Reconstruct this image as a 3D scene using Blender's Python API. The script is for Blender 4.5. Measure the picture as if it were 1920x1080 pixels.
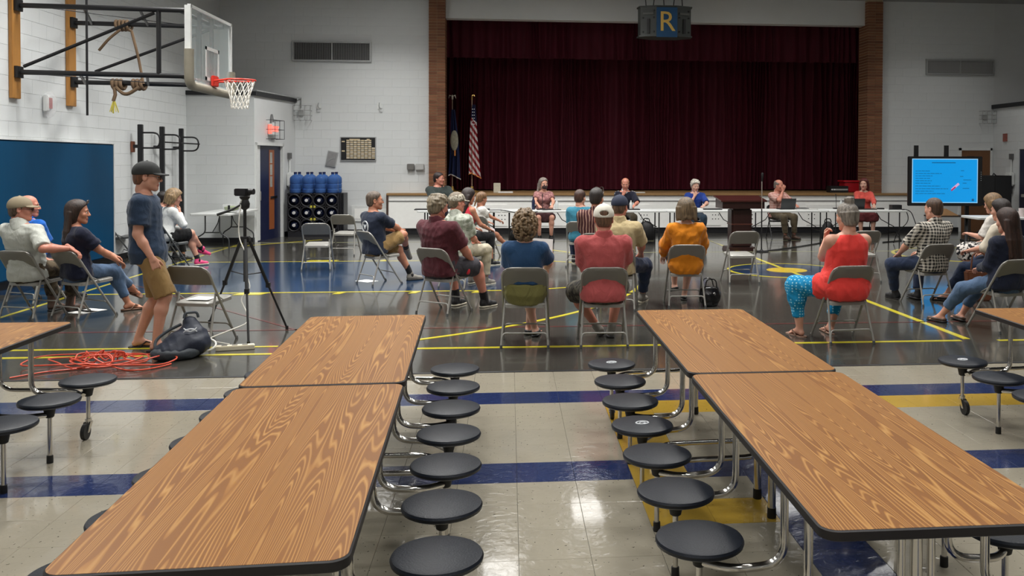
import bpy, bmesh, math, random
import numpy as np
from mathutils import Vector, Matrix
for _o in list(bpy.data.objects): bpy.data.objects.remove(_o)
SC = bpy.context.scene
COL = SC.collection
PI = math.pi
RND = random.Random(7)

# ---------------------------------------------------------------- camera
F_PX, CX, CY, CAM_H = 1680.0, 1112.0, 334.0, 1.778
YAW = math.atan((1112.0 - 955.0) / F_PX)
PITCH = math.atan((334.0 - 303.0) / F_PX)
ROLL = 0.0034
_fw = Vector((math.sin(YAW)*math.cos(PITCH), math.cos(YAW)*math.cos(PITCH), -math.sin(PITCH)))
_rt = Vector((math.cos(YAW), -math.sin(YAW), 0))
_up = _rt.cross(_fw)
_r2 = _rt*math.cos(ROLL) + _up*math.sin(ROLL)
_u2 = _up*math.cos(ROLL) - _rt*math.sin(ROLL)
cam = bpy.data.cameras.new('camera')
cam.sensor_fit = 'HORIZONTAL'; cam.sensor_width = 36.0
cam.lens = F_PX/1920.0*36.0
cam.shift_x = (960.0-CX)/1920.0
cam.shift_y = -(540.0-CY)/1920.0
cam.clip_start = 0.05; cam.clip_end = 200
camo = bpy.data.objects.new('camera', cam); COL.objects.link(camo)
_m = Matrix((( _r2.x, _u2.x, -_fw.x, 0), (_r2.y, _u2.y, -_fw.y, 0), (_r2.z, _u2.z, -_fw.z, CAM_H), (0, 0, 0, 1)))
camo.matrix_world = _m
SC.camera = camo

# ---------------------------------------------------------------- world, lights, exposure
w = bpy.data.worlds.new('world'); SC.world = w; w.use_nodes = True
w.node_tree.nodes['Background'].inputs[0].default_value = (0.5, 0.55, 0.6, 1)
w.node_tree.nodes['Background'].inputs[1].default_value = 0.03
SC.view_settings.view_transform = 'Standard'
SC.view_settings.look = 'None'
SC.view_settings.exposure = 0.0
SC.view_settings.gamma = 1.0
SC.view_settings.use_curve_mapping = False
CEIL = 5.9
LAMP_SPREAD = 128.0     # louvred troffers: little light above the cut-off angle
def ceiling_lamp(x, y, power, sx=0.6, sy=1.2, col=(1.0, 0.985, 0.955), z=CEIL-0.085):
    l = bpy.data.lights.new('ceiling_lamp', 'AREA'); l.shape = 'RECTANGLE'
    l.size = sx; l.size_y = sy; l.energy = power; l.color = col; l.spread = math.radians(LAMP_SPREAD)
    o = bpy.data.objects.new('ceiling_lamp', l); COL.objects.link(o); o.location = (x, y, z)
LAMP_W = 84.0
LAMPS = []
def lamp_weight(x): return float(np.interp(x, (-4.6, -1, 3, 7, 11), (1.35, 1.12, .92, .6, .28)))
for ly, q, xs in ((19.4, 1.0, (-2.9, 1.7, 6.15, 10.6)), (16.5, 1.1, (-3.9, -.15, 3.4, 6.95, 10.5)), (13.1, 1.2, (-4.6, -1.0, 2.6, 6.2, 10.0)), (9.8, 1.2, (-4.6, -1.0, 2.6, 6.2, 10.0))):
    for lx in xs: LAMPS.append((lx, ly, LAMP_W*q*lamp_weight(lx)))
for lx in (-4.0, -1.3, 1.7, 4.6):
    for ly in (5.6, 2.4, -1.0): LAMPS.append((lx, ly, LAMP_W*.31))
for q in LAMPS: ceiling_lamp(*q)

# ---------------------------------------------------------------- helpers
def srgb(r, g, b):
    f = lambda c: ((c/255.0)/12.92 if c/255.0 <= .04045 else ((c/255.0+.055)/1.055)**2.4)
    return (f(r), f(g), f(b), 1.0)
def fl(px, py, z=0.0):            # photograph pixel -> point on the plane of height z
    d = _fw + _r2*((px-CX)/F_PX) - _u2*((py-CY)/F_PX)
    t = (z-CAM_H)/d.z
    return Vector((d.x*t, d.y*t, z))
def aty(px, py, y):
    d = _fw + _r2*((px-CX)/F_PX) - _u2*((py-CY)/F_PX)
    t = y/d.y
    return Vector((d.x*t, y, CAM_H+d.z*t))

MATS = {}
def N(t, typ, **kw):
    n = t.nodes.new(typ)
    for k, v in kw.items(): setattr(n, k, v)
    return n
def base(name):
    m = bpy.data.materials.new(name); m.use_nodes = True
    t = m.node_tree; b = t.nodes['Principled BSDF']
    MATS[name] = m
    return m, t, b
def setc(t, b, fac, c1, c2):
    mx = N(t, 'ShaderNodeMix', data_type='RGBA')
    if hasattr(fac, 'is_linked'): t.links.new(fac, mx.inputs[0])
    else: mx.inputs[0].default_value = fac
    for i, c in ((6, c1), (7, c2)):
        if hasattr(c, 'is_linked'): t.links.new(c, mx.inputs[i])
        else: mx.inputs[i].default_value = c
    if b is not None: t.links.new(mx.outputs[2], b.inputs['Base Color'])
    return mx.outputs[2]
def coords(t, scale=(1, 1, 1), kind='Object', rot=(0, 0, 0)):
    tc = N(t, 'ShaderNodeTexCoord'); mp = N(t, 'ShaderNodeMapping')
    mp.inputs['Scale'].default_value = scale; mp.inputs['Rotation'].default_value = rot
    t.links.new(tc.outputs[kind], mp.inputs[0])
    return mp.outputs[0]
def noise(t, vec, scale, detail=3, rough=.5, dist=0):
    n = N(t, 'ShaderNodeTexNoise'); n.inputs['Scale'].default_value = scale
    n.inputs['Detail'].default_value = detail; n.inputs['Roughness'].default_value = rough
    n.inputs['Distortion'].default_value = dist
    t.links.new(vec, n.inputs['Vector']); return n.outputs[0]
def ramp(t, fac, stops, interp='LINEAR'):
    r = N(t, 'ShaderNodeValToRGB'); e = r.color_ramp.elements; r.color_ramp.interpolation = interp
    while len(e) < len(stops): e.new(0.5)
    for i, (p, c) in enumerate(stops):
        e[i].position = p; e[i].color = c if len(c) == 4 else (*c, 1)
    t.links.new(fac, r.inputs[0]); return r.outputs[0]
def math_(t, op, a, b=0.0, c=None):
    n = N(t, 'ShaderNodeMath', operation=op)
    for i, v in enumerate((a, b, c)):
        if v is None: continue
        if hasattr(v, 'is_linked'): t.links.new(v, n.inputs[i])
        else: n.inputs[i].default_value = v
    return n.outputs[0]
def bump(t, b, h, strength=.2, dist=.01):
    bp = N(t, 'ShaderNodeBump'); bp.inputs['Strength'].default_value = strength; bp.inputs['Distance'].default_value = dist
    t.links.new(h, bp.inputs['Height']); t.links.new(bp.outputs[0], b.inputs['Normal'])
def pm(name, col, rough=.5, metal=0.0, var=.10, scale=14.0, bmp=0.0, bscale=40.0, spec=.5, coat=0.0, sheen=0.0, stretch=(1, 1, 1)):
    """procedural material: base colour broken up by noise, optional relief"""
    if name in MATS: return MATS[name]
    m, t, b = base(name)
    c = col if len(col) == 4 else srgb(*col)
    v = coords(t, stretch)
    n = noise(t, v, scale, 3)
    setc(t, b, n, tuple(x*(1-var) for x in c[:3])+(1,), tuple(min(1, x*(1+var)) for x in c[:3])+(1,))
    b.inputs['Roughness'].default_value = rough; b.inputs['Metallic'].default_value = metal
    b.inputs['Specular IOR Level'].default_value = spec
    b.inputs['Coat Weight'].default_value = coat
    b.inputs['Sheen Weight'].default_value = sheen
    if bmp: bump(t, b, noise(t, v, bscale, 4), bmp, .01)
    return m

class MB:
    def __init__(s): s.v = []; s.f = []; s.m = []; s.cur = 0
    def add(s, vs, fs):
        o = len(s.v); s.v += [tuple(p) for p in vs]; s.f += [tuple(i+o for i in f) for f in fs]; s.m += [s.cur]*len(fs)
        return s
    def box(s, c, d, R=None):
        x, y, z = d[0]/2, d[1]/2, d[2]/2
        P = [Vector(p) for p in ((-x,-y,-z),(x,-y,-z),(x,y,-z),(-x,y,-z),(-x,-y,z),(x,-y,z),(x,y,z),(-x,y,z))]
        if R is not None: P = [R @ p for p in P]
        c = Vector(c)
        return s.add([p+c for p in P], [(0,3,2,1),(4,5,6,7),(0,1,5,4),(1,2,6,5),(2,3,7,6),(3,0,4,7)])
    def bb(s, x0, x1, y0, y1, z0, z1):
        return s.box(((x0+x1)/2, (y0+y1)/2, (z0+z1)/2), (x1-x0, y1-y0, z1-z0))
    def tube(s, pts, r, n=10, closed=False, cap=True, flat=1.0):
        pts = [Vector(p) for p in pts]; k = len(pts)
        rr = r if isinstance(r, (list, tuple)) else [r]*k
        T = []
        for i in range(k):
            if closed: d = pts[(i+1) % k]-pts[i-1]
            else: d = pts[min(i+1, k-1)]-pts[max(i-1, 0)]
            T.append(d.normalized() if d.length > 1e-9 else Vector((0, 0, 1)))
        up = Vector((0, 0, 1)) if abs(T[0].z) < .9 else Vector((0, 1, 0))
        nrm = (up - T[0]*up.dot(T[0])).normalized()
        vs = []
        for i in range(k):
            nrm = (nrm - T[i]*nrm.dot(T[i]))
            nrm = nrm.normalized() if nrm.length > 1e-6 else Vector((1, 0, 0))
            bn = T[i].cross(nrm)
            for j in range(n):
                a = 2*PI*j/n
                vs.append(pts[i] + nrm*(math.cos(a)*rr[i]*flat) + bn*(math.sin(a)*rr[i]))
        fs = []
        for i in range(k if closed else k-1):
            i2 = (i+1) % k
            for j in range(n):
                j2 = (j+1) % n
                fs.append((i*n+j, i*n+j2, i2*n+j2, i2*n+j))
        if not closed and cap:
            fs.append(tuple(range(n-1, -1, -1))); fs.append(tuple((k-1)*n+j for j in range(n)))
        return s.add(vs, fs)
    def cyl(s, a, b, r, n=14, r2=None):
        return s.tube([a, b], [r, r if r2 is None else r2], n)
    def lathe(s, prof, n=24, c=(0, 0, 0), sx=1.0, sy=1.0):
        vs = []; c = Vector(c); k = len(prof)
        for r, z in prof:
            for j in range(n):
                a = 2*PI*j/n
                vs.append(c+Vector((r*math.cos(a)*sx, r*math.sin(a)*sy, z)))
        fs = []
        for i in range(k-1):
            for j in range(n):
                j2 = (j+1) % n
                fs.append((i*n+j, i*n+j2, (i+1)*n+j2, (i+1)*n+j))
        fs.append(tuple(range(n-1, -1, -1))); fs.append(tuple((k-1)*n+j for j in range(n)))
        return s.add(vs, fs)
    def prism(s, poly, z0, z1):
        k = len(poly)
        vs = [(p[0], p[1], z0) for p in poly]+[(p[0], p[1], z1) for p in poly]
        fs = [tuple(range(k-1, -1, -1)), tuple(range(k, 2*k))]
        fs += [(i, (i+1) % k, k+(i+1) % k, k+i) for i in range(k)]
        return s.add(vs, fs)
    def prism_ax(s, poly, a0, a1, ax='y'):
        """polygon in the two other axes, extruded along ax"""
        k = len(poly)
        def P(p, a): return (p[0], a, p[1]) if ax == 'y' else (a, p[0], p[1])
        vs = [P(p, a0) for p in poly]+[P(p, a1) for p in poly]
        fs = [tuple(range(k)), tuple(range(2*k-1, k-1, -1))]
        fs += [(i, k+i, k+(i+1) % k, (i+1) % k) for i in range(k)]
        return s.add(vs, fs)
    def sphere(s, c, r, n=12, m=8):
        c = Vector(c); r = Vector(r) if not isinstance(r, (int, float)) else Vector((r, r, r))
        vs = [c+Vector((0, 0, -r.z))]
        for i in range(1, m):
            p = -PI/2+PI*i/m
            for j in range(n):
                a = 2*PI*j/n
                vs.append(c+Vector((r.x*math.cos(p)*math.cos(a), r.y*math.cos(p)*math.sin(a), r.z*math.sin(p))))
        vs.append(c+Vector((0, 0, r.z)))
        fs = [(0, 1+(j+1) % n, 1+j) for j in range(n)]
        for i in range(m-2):
            for j in range(n):
                fs.append((1+i*n+j, 1+i*n+(j+1) % n, 1+(i+1)*n+(j+1) % n, 1+(i+1)*n+j))
        L = len(vs)-1; o = 1+(m-2)*n
        fs += [(o+j, o+(j+1) % n, L) for j in range(n)]
        return s.add(vs, fs)
    def mesh(s, name, mats, smooth=True, bevel=0.0):
        me = bpy.data.meshes.new(name); me.from_pydata(s.v, [], s.f)
        for m in (mats if isinstance(mats, (list, tuple)) else [mats]): me.materials.append(m)
        if len(set(s.m)) > 1: me.polygons.foreach_set('material_index', s.m)
        bm = bmesh.new(); bm.from_mesh(me)
        bmesh.ops.recalc_face_normals(bm, faces=bm.faces)
        if bevel:
            es = [e for e in bm.edges if len(e.link_faces) == 2 and e.calc_face_angle(0) > .6]
            bmesh.ops.bevel(bm, geom=es, offset=bevel, segments=2, affect='EDGES', clamp_overlap=True)
        bm.to_mesh(me); bm.free()
        if smooth:
            me.polygons.foreach_set('use_smooth', [True]*len(me.polygons))
            try: me.set_sharp_from_angle(angle=math.radians(38))
            except Exception: pass
        me.update()
        return me
    def build(s, name, mats, parent=None, smooth=True, bevel=0.0, loc=(0, 0, 0), rz=0.0):
        return obj(name, s.mesh(name, mats, smooth, bevel), parent, loc, rz)
def obj(name, me, parent=None, loc=(0, 0, 0), rz=0.0):
    o = bpy.data.objects.new(name, me); COL.objects.link(o)
    o.parent = parent; o.location = loc; o.rotation_euler = (0, 0, rz)
    return o
def tag(o, label=None, cat=None, group=None, kind=None):
    if label: o['label'] = label
    if cat: o['category'] = cat
    if group: o['group'] = group
    if kind: o['kind'] = kind
    return o
def thing(name, label, cat, loc=(0, 0, 0), rz=0.0, group=None):
    o = bpy.data.objects.new(name, None); COL.objects.link(o); o.empty_display_size = .1
    o.location = loc; o.rotation_euler = (0, 0, rz)
    return tag(o, label, cat, group)
def copy_tree(o, parent=None):
    c = o.copy(); COL.objects.link(c); c.parent = parent
    for ch in o.children: copy_tree(ch, c)
    return c
def struct(o): o['kind'] = 'structure'; return o
def arc(c, r, a0, a1, n, plane='xz'):
    out = []
    for i in range(n+1):
        a = a0+(a1-a0)*i/n
        u, v = r*math.cos(a), r*math.sin(a)
        out.append(Vector(c)+(Vector((u, 0, v)) if plane == 'xz' else Vector((u, v, 0)) if plane == 'xy' else Vector((0, u, v))))
    return out
def fillet(pts, r, n=5):
    """round the inner corners of a polyline"""
    P = [Vector(p) for p in pts]; out = [P[0]]
    for i in range(1, len(P)-1):
        a, b, c = P[i-1], P[i], P[i+1]
        d1 = (a-b); d2 = (c-b); q = min(r, d1.length*.49, d2.length*.49)
        s0 = b+d1.normalized()*q; s1 = b+d2.normalized()*q
        for k in range(n+1):
            t = k/n
            out.append(s0*(1-t)**2+b*2*t*(1-t)+s1*t*t)
    out.append(P[-1]); return out
def text_mesh(txt, size, depth, font_bold=False, space=1.0):
    cu = bpy.data.curves.new('t', 'FONT'); cu.body = txt; cu.size = size; cu.extrude = depth
    cu.align_x = 'CENTER'; cu.align_y = 'CENTER'; cu.resolution_u = 3; cu.offset = .0
    cu.space_character = space
    if font_bold: cu.offset = size*.02
    o = bpy.data.objects.new('t', cu); COL.objects.link(o)
    dg = bpy.context.evaluated_depsgraph_get()
    me = bpy.data.meshes.new_from_object(o.evaluated_get(dg))
    bpy.data.objects.remove(o); bpy.data.curves.remove(cu)
    return me

# ---------------------------------------------------------------- materials of the room
def m_wall(name, col, var=.05):
    m, t, b = base(name); v = coords(t)
    n = noise(t, v, 3.0, 4); c = srgb(*col)
    setc(t, b, n, tuple(x*(1-var) for x in c[:3])+(1,), tuple(x*(1+var) for x in c[:3])+(1,))
    b.inputs['Roughness'].default_value = .55
    bump(t, b, noise(t, v, 60, 3), .25, .004)
    return m
M_WALL = m_wall('painted_block', (214, 217, 217))
M_WALL2 = m_wall('painted_plaster', (210, 212, 212))
def m_gym():
    m, t, b = base('poured_gym_floor'); v = coords(t, kind='Object')
    n = noise(t, v, .8, 4); n2 = noise(t, v, 9, 4)
    setc(t, b, n, srgb(58, 57, 52), srgb(70, 68, 63))
    r = math_(t, 'MULTIPLY_ADD', n2, .10, .10)
    t.links.new(r, b.inputs['Roughness'])
    b.inputs['Specular IOR Level'].default_value = .6
    b.inputs['Coat Weight'].default_value = .35; b.inputs['Coat Roughness'].default_value = .06
    bump(t, b, noise(t, v, 2.2, 3), .05, .01)
    return m
M_GYM = m_gym()
def m_paint(name, col):
    m, t, b = base(name); v = coords(t)
    c = srgb(*col); n = noise(t, v, 6, 4)
    setc(t, b, n, tuple(x*.88 for x in c[:3])+(1,), c)
    b.inputs['Roughness'].default_value = .16; b.inputs['Coat Weight'].default_value = .35; b.inputs['Coat Roughness'].default_value = .06
    bump(t, b, noise(t, v, 2.2, 3), .05, .01)
    return m
M_PY = m_paint('yellow_floor_paint', (214, 200, 58)); M_PB = m_paint('blue_floor_paint', (24, 50, 78))
M_PW = m_paint('pale_floor_paint', (190, 190, 150)); M_PR = m_paint('dark_red_floor_paint', (104, 62, 58)); M_PD = m_paint('gold_floor_paint', (218, 186, 40))
def m_tile(name, col, speck):
    m, t, b = base(name); v = coords(t, kind='Object')
    oi = N(t, 'ShaderNodeObjectInfo'); c = srgb(*col)
    n = noise(t, v, 4, 5, .6)
    mix = setc(t, None, n, tuple(x*.90 for x in c[:3])+(1,), tuple(min(1, x*1.06) for x in c[:3])+(1,))
    vc = N(t, 'ShaderNodeVectorMath', operation='ADD'); t.links.new(v, vc.inputs[0])
    cmb = N(t, 'ShaderNodeCombineXYZ'); t.links.new(math_(t, 'MULTIPLY', oi.outputs['Random'], 37.0), cmb.inputs[0]); t.links.new(cmb.outputs[0], vc.inputs[1])
    s = noise(t, vc.outputs[0], 55, 2)
    f = ramp(t, s, [(0.0, (1, 1, 1)), (.285, (1, 1, 1)), (.31, (0, 0, 0)), (1.0, (0, 0, 0))])
    setc(t, b, f, mix, srgb(*speck))
    b.inputs['Roughness'].default_value = .13
    b.inputs['Coat Weight'].default_value = .5; b.inputs['Coat Roughness'].default_value = .05
    geo = N(t, 'ShaderNodeNewGeometry')
    bump(t, b, noise(t, geo.outputs['Position'], 19, 3, .5, .8), .30, .006)
    return m
M_TB = m_tile('beige_vinyl_tile', (162, 155, 138), (84, 76, 66))
M_TN = m_tile('navy_vinyl_tile', (36, 50, 92), (70, 84, 120))
M_TY = m_tile('gold_vinyl_tile', (186, 152, 58), (140, 110, 40))
M_BASE = pm('black_rubber_base', (22, 22, 26), .45)
M_CEIL = pm('ceiling_tile', (150, 150, 148), .9, bmp=.2, bscale=30)
M_MORTAR = pm('mortar', (176, 158, 128), .9, bmp=.2, bscale=60)
M_BRICK = [pm('brick_%d' % i, c, .85, var=.22, scale=30, bmp=.35, bscale=70) for i, c in enumerate(((124, 80, 55), (112, 69, 47), (136, 90, 62)))]
M_WHITE = pm('white_enamel', (222, 224, 222), .4)
M_OFFW = pm('stage_panel_paint', (248, 248, 244), .5, var=.04)
M_BLACK = pm('matte_black', (20, 20, 22), .5)
M_CHROME = pm('chrome_tube', (208, 206, 202), .16, 1.0, var=.05)
M_DKMETAL = pm('black_steel_tube', (34, 34, 36), .4, .3)
M_STAGE = pm('stage_boards', (150, 118, 78), .4, var=.2, scale=6, stretch=(1, 12, 1))
M_NAVY = pm('navy_door_paint', (24, 30, 62), .4)

# ---------------------------------------------------------------- floor
g = MB().bb(-6.9, 16.2, 7.55, 29, -.12, 0).build('floor', M_GYM, smooth=False); struct(g)
def paint(name, mat, poly, z=.002):
    m = MB().prism(poly, 0.0, z)
    return m.build(name, mat, g, smooth=False)
def line(x0, y0, x1, y1, wd=.05, mat=None, z=.003):
    a = Vector((x0, y0)); b = Vector((x1, y1)); d = (b-a).normalized(); n = Vector((-d.y, d.x))*wd/2
    return paint('court_line', mat or M_PY, [a-n, b-n, b+n, a+n], z)
def ring(cx, cy, r, wd, a0, a1, n=64, mat=None, z=.0035, name='court_arc'):
    m = MB(); vs = []; fs = []
    for i in range(n+1):
        a = a0+(a1-a0)*i/n
        for q in (r-wd/2, r+wd/2):
            for zz in (0, z): vs.append((cx+q*math.cos(a), cy+q*math.sin(a), zz))
    for i in range(n):
        o = i*4; p = o+4
        fs += [(o+1, o+3, p+3, p+1), (o, o+1, p+1, p), (o+3, o+2, p+2, p+3), (o+2, o, p, p+2)]
    return m.add(vs, fs).build(name, mat or M_PY, g, smooth=False)
paint('painted_key', M_PB, [(-6.88, 12.40), (-0.05, 12.40), (-0.05, 16.12), (-6.88, 16.12)], .0015)
line(-5.7, 12.37, .0, 12.37); line(-5.7, 16.14, .0, 16.14); line(0, 12.35, 0, 16.16)
line(-5.7, 8.8, -5.7, 19.9); line(-5.7, 8.78, -2.2, 8.78); line(-6.6, 8.44, -1.6, 8.44, .06); line(-1.6, 8.58, 4.50, 8.55, .06); line(4.88, 8.53, 9, 8.5, .06)
line(4.60, 8.62, 4.52, 19.9, .07); line(-5.7, 19.9, 14.8, 19.85, .04, M_PW); line(-2.2, 17.4, 12, 17.35, .035, M_PW); line(-6.8, 17.8, -4.2, 20.6, .05)
ring(-4.1, 14.28, 6.17, .06, -1.15, 1.15, 72)
ring(0.0, 14.26, 1.85, .05, -PI/2, PI/2, 36)
line(-6.8, 9.66, 9, 9.56, .045, M_PR); line(-2.2, 9.6, -5.6, 13.6, .03, M_PR)
paint('painted_circle', M_PB, [(4.55+.95*math.cos(a*PI/24), 14.36+.95*math.sin(a*PI/24)) for a in range(48)], .002)
ring(4.55, 14.36, .95, .05, 0, 2*PI, 48)
paint('painted_circle', M_PD, [(4.55+.33*math.cos(a*PI/16), 14.36+.33*math.sin(a*PI/16)) for a in range(32)], .0045)
ring(8.9, 16.6, 1.42, .07, 0, 2*PI, 48)
for (x, y, wx, wy) in ((-3.40, 12.27, .36, .17), (-2.24, 12.27, .10, .17), (-1.24, 12.27, .10, .17), (-.4, 12.27, .1, .17), (-3.28, 16.24, .5, .17), (-2.2, 16.24, .1, .17), (-1.2, 16.24, .1, .17)):
    paint('lane_block', M_PY, [(x-wx/2-.06, y-wy/2), (x+wx/2-.06, y-wy/2), (x+wx/2, y+wy/2), (x-wx/2, y+wy/2)], .004)
fb = MB().bb(-6.9, 16.2, -4, 7.55, -.12, -.006).build('floor', pm('tile_adhesive', (92, 86, 76), .7), smooth=False); struct(fb)
tr = MB().bb(-6.9, 16.2, 7.545, 7.585, -.01, .004).build('trim_1', M_BASE, smooth=False); struct(tr)
TS = .325; TX0 = .695-TS*24; TY0 = 7.545
def tile_mat(ix, iy):
    x = TX0+(ix+.5)*TS; y = TY0-(iy+.5)*TS
    j = int(math.floor((y-4.895)/TS))     # row index, 0 = second navy stripe
    i = int(math.floor((x-.695)/TS))      # column, 0 = gold column
    if j == 5: return 1
    if j == 4 and i >= 0: return 2
    if i == 0 and -2 <= j <= 4: return 2
    if j == 0 and (i < 0 or i == 1): return 1
    if j == -2 and i == 1: return 2
    if i == 2 and j <= 0: return 1
    if j == 0 and i > 2: return 1
    return 0
gap = .0008
tme = []
for q, mm in enumerate((M_TB, M_TN, M_TY)):
    mb = MB(); s = TS/2-gap; e = .0009
    vs = [(-s, -s, -.006), (s, -s, -.006), (s, s, -.006), (-s, s, -.006), (-s, -s, -e), (s, -s, -e), (s, s, -e), (-s, s, -e), (-s+e, -s+e, 0), (s-e, -s+e, 0), (s-e, s-e, 0), (-s+e, s-e, 0)]
    fs = [(0, 1, 5, 4), (1, 2, 6, 5), (2, 3, 7, 6), (3, 0, 4, 7), (4, 5, 9, 8), (5, 6, 10, 9), (6, 7, 11, 10), (7, 4, 8, 11), (8, 9, 10, 11)]
    tme.append(mb.add(vs, fs).mesh('floor_tile', mm, smooth=False))
cand = []
for ix in range(0, 46):
    for iy in range(0, 26):
        x = TX0+(ix+.5)*TS; y = TY0-(iy+.5)*TS
        cand.append((ix, iy, x, y))
def tile_vis(x, y):
    v = Vector((x, y, 0))-Vector((0, 0, CAM_H)); d = v.dot(_fw)
    if d < .5: return 9e9
    px = CX+F_PX*v.dot(_r2)/d; py = CY-F_PX*v.dot(_u2)/d
    return d if (-40 < px < 1960 and py < 1120) else 9e9
cand.sort(key=lambda c: tile_vis(c[2], c[3]))
rest = [MB(), MB(), MB()]
for k, (ix, iy, x, y) in enumerate(cand):
    q = tile_mat(ix, iy)
    if k < 300 and tile_vis(x, y) < 1e9: obj('floor_tile', tme[q], fb, (x, y, 0))
    else:
        o = tme[q]; rest[q].add([Vector(v.co)+Vector((x, y, 0)) for v in o.vertices], [tuple(p.vertices) for p in o.polygons])
for q, mm in enumerate((M_TB, M_TN, M_TY)):
    if rest[q].v: tag(rest[q].build('floor_tile', mm, fb, smooth=False), kind='stuff')

# ---------------------------------------------------------------- walls of painted concrete block
BW, BH, JT = .42, .21, .0035
_bc = {}
def block_mesh(w, h, d, mat):
    k = (round(w, 3), round(h, 3), round(d, 3), mat.name)
    if k not in _bc:
        e = .002
        x, z = w/2, h/2
        vs = [(-x, 0, -z), (x, 0, -z), (x, 0, z), (-x, 0, z), (-x, -d+e, -z), (x, -d+e, -z), (x, -d+e, z), (-x, -d+e, z), (-x+e, -d, -z+e), (x-e, -d, -z+e), (x-e, -d, z-e), (-x+e, -d, z-e)]
        fs = [(0, 4, 5, 1), (1, 5, 6, 2), (2, 6, 7, 3), (3, 7, 4, 0), (4, 8, 9, 5), (5, 9, 10, 6), (6, 10, 11, 7), (7, 11, 8, 4), (8, 11, 10, 9)]
        _bc[k] = MB().add(vs, fs).mesh('wall_block', mat, smooth=False)
    return _bc[k]
def block_wall(parent, o, rz, L, H, mat, limit=300, holes=(), order=None, z0=0.0, depth=.008):
    """blocks in running bond on the face of a wall; local x runs along the wall, -y is the face normal"""
    R = Matrix.Rotation(rz, 3, 'Z'); items = []
    nz = int(math.ceil((H-z0)/BH))
    for r in range(nz):
        za, zb = z0+r*BH, min(z0+(r+1)*BH, H)
        u = -(BW/2 if r % 2 else 0.0)
        while u < L-1e-6:
            a, b = max(u, 0), min(u+BW, L); u += BW
            if b-a < .03 or zb-za < .03: continue
            segs = [(a, b)]
            for (h0, h1, hz0, hz1) in holes:
                if zb <= hz0+.01 or za >= hz1-.01: continue
                ns = []
                for (p, q) in segs:
                    if h1 <= p or h0 >= q: ns.append((p, q)); continue
                    if h0-p > .03: ns.append((p, h0))
                    if q-h1 > .03: ns.append((h1, q))
                segs = ns
            for (p, q) in segs: items.append((p, q, za, zb))
    if order: items.sort(key=order)
    st = MB()
    for k, (p, q, za, zb) in enumerate(items):
        me = block_mesh(q-p-.0012, zb-za-JT, depth, mat)
        loc = Vector(o)+R @ Vector(((p+q)/2, 0, (za+zb)/2))
        if k < limit: obj('wall_block', me, parent, loc, rz)
        else: st.add([loc+R @ Vector(v.co) for v in me.vertices], [tuple(pp.vertices) for pp in me.polygons])
    if st.v: tag(st.build('wall_block', mat, parent, smooth=False), kind='stuff')

WX = -6.9; BY = 22.2; BXF = 19.95; BXR = -5.48; BXB = -5.15
VANG = -math.atan2(BXB-BXR, BY-BXF); VLEN = math.hypot(BXB-BXR, BY-BXF)      # the vestibule side wall runs slightly askew
wl = struct(MB().bb(WX-.2, WX, -4, BY, 0, CEIL).build('wall_left', M_WALL2, smooth=False))
def left_wall_blocks():
    # running direction +y with the face towards +x: local -y must map to +x  -> rz = +90 deg
    block_wall(wl, (WX, 12.25, 0), PI/2, BXF-12.25, CEIL, M_WALL, order=lambda i: (i[0] if not (i[1] < 3.85 and i[3] < 2.0) else 99)+abs(i[2]-2.6)*.35, depth=.006)
left_wall_blocks()
wb = MB()
wb.bb(BXB, -1.95, BY, BY+.3, 0, CEIL); wb.bb(WX-.2, BXB, BY, BY+.3, 3.1, CEIL); wb.bb(-1.95, 9.45, BY, BY+.3, 5.27, CEIL); wb.bb(9.43, 12.5, BY, BY+.3, 0, CEIL)
wback = struct(wb.build('wall_back', M_WALL2, smooth=False))
block_wall(wback, (BXB, BY, 0), 0, -1.95-BXB, CEIL, M_WALL, holes=((0, 1.82, 4.2, 4.66),), depth=.0035)
block_wall(wback, (9.43, BY, 0), 0, 12.5-9.43, CEIL, M_WALL, holes=((1.25, 2.93, 4.05, 4.42), (2.2, 2.98, 0, 2.12)), depth=.0035)
# vestibule boxes
bx = MB(); bx.bb(WX, BXR, BXF, BXF+.12, 0, 3.18); bx.prism([(WX, BXF+.12), (BXR-.02, BXF+.12), (BXB, BY), (WX, BY)], 3.1, 3.18)
vest = struct(bx.build('wall_vestibule', M_WALL2, smooth=False))
bs = MB(); bs.bb(-.12, 0, 0, .08, 0, 3.18); bs.bb(-.12, 0, .08, 1.52, 2.12, 3.18); bs.bb(-.12, 0, 1.52, VLEN, 0, 3.18)
struct(bs.build('wall_vestibule_side', M_WALL2, smooth=False, loc=(BXR, BXF, 0), rz=VANG))
def VS(x, y, z=0.0): return Vector((BXR, BXF, 0))+Matrix.Rotation(VANG, 3, 'Z') @ Vector((x, y, z))
block_wall(wback, (WX, BY, 0), 0, BXB-WX, CEIL, M_WALL, z0=BH*16, depth=.0035)
block_wall(vest, (WX, BXF, 0), 0, BXR-WX, 3.18, M_WALL, depth=.0035)
tb = MB(); tb.bb(WX, BXR+.05, BXF-.05, BXF, 3.18, 3.27); tb.prism([(BXR, BXF), (BXR+.05, BXF), (BXB+.05, BY), (BXB, BY)], 3.18, 3.27); tb.prism([(WX, BXF), (BXR, BXF), (BXB, BY), (WX, BY)], 3.18, 3.2)
struct(tb.build('trim_2', M_BASE, smooth=False))
vb = MB(); vb.bb(12.5, 12.62, 8, 19.85, 0, 3.18); vb.bb(12.5, 12.62, 21.0, BY, 0, 3.18); vb.bb(12.5, 12.62, 19.85, 21.0, 2.12, 3.18); vb.bb(12.5, 16, 8, BY, 3.14, 3.18)
vr = struct(vb.build('wall_right', M_WALL2, smooth=False))
block_wall(vr, (12.5, BY, 0), -PI/2, 3.6, 3.18, M_WALL, holes=((1.2, 2.35, 0, 2.12),), depth=.0035)
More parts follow.
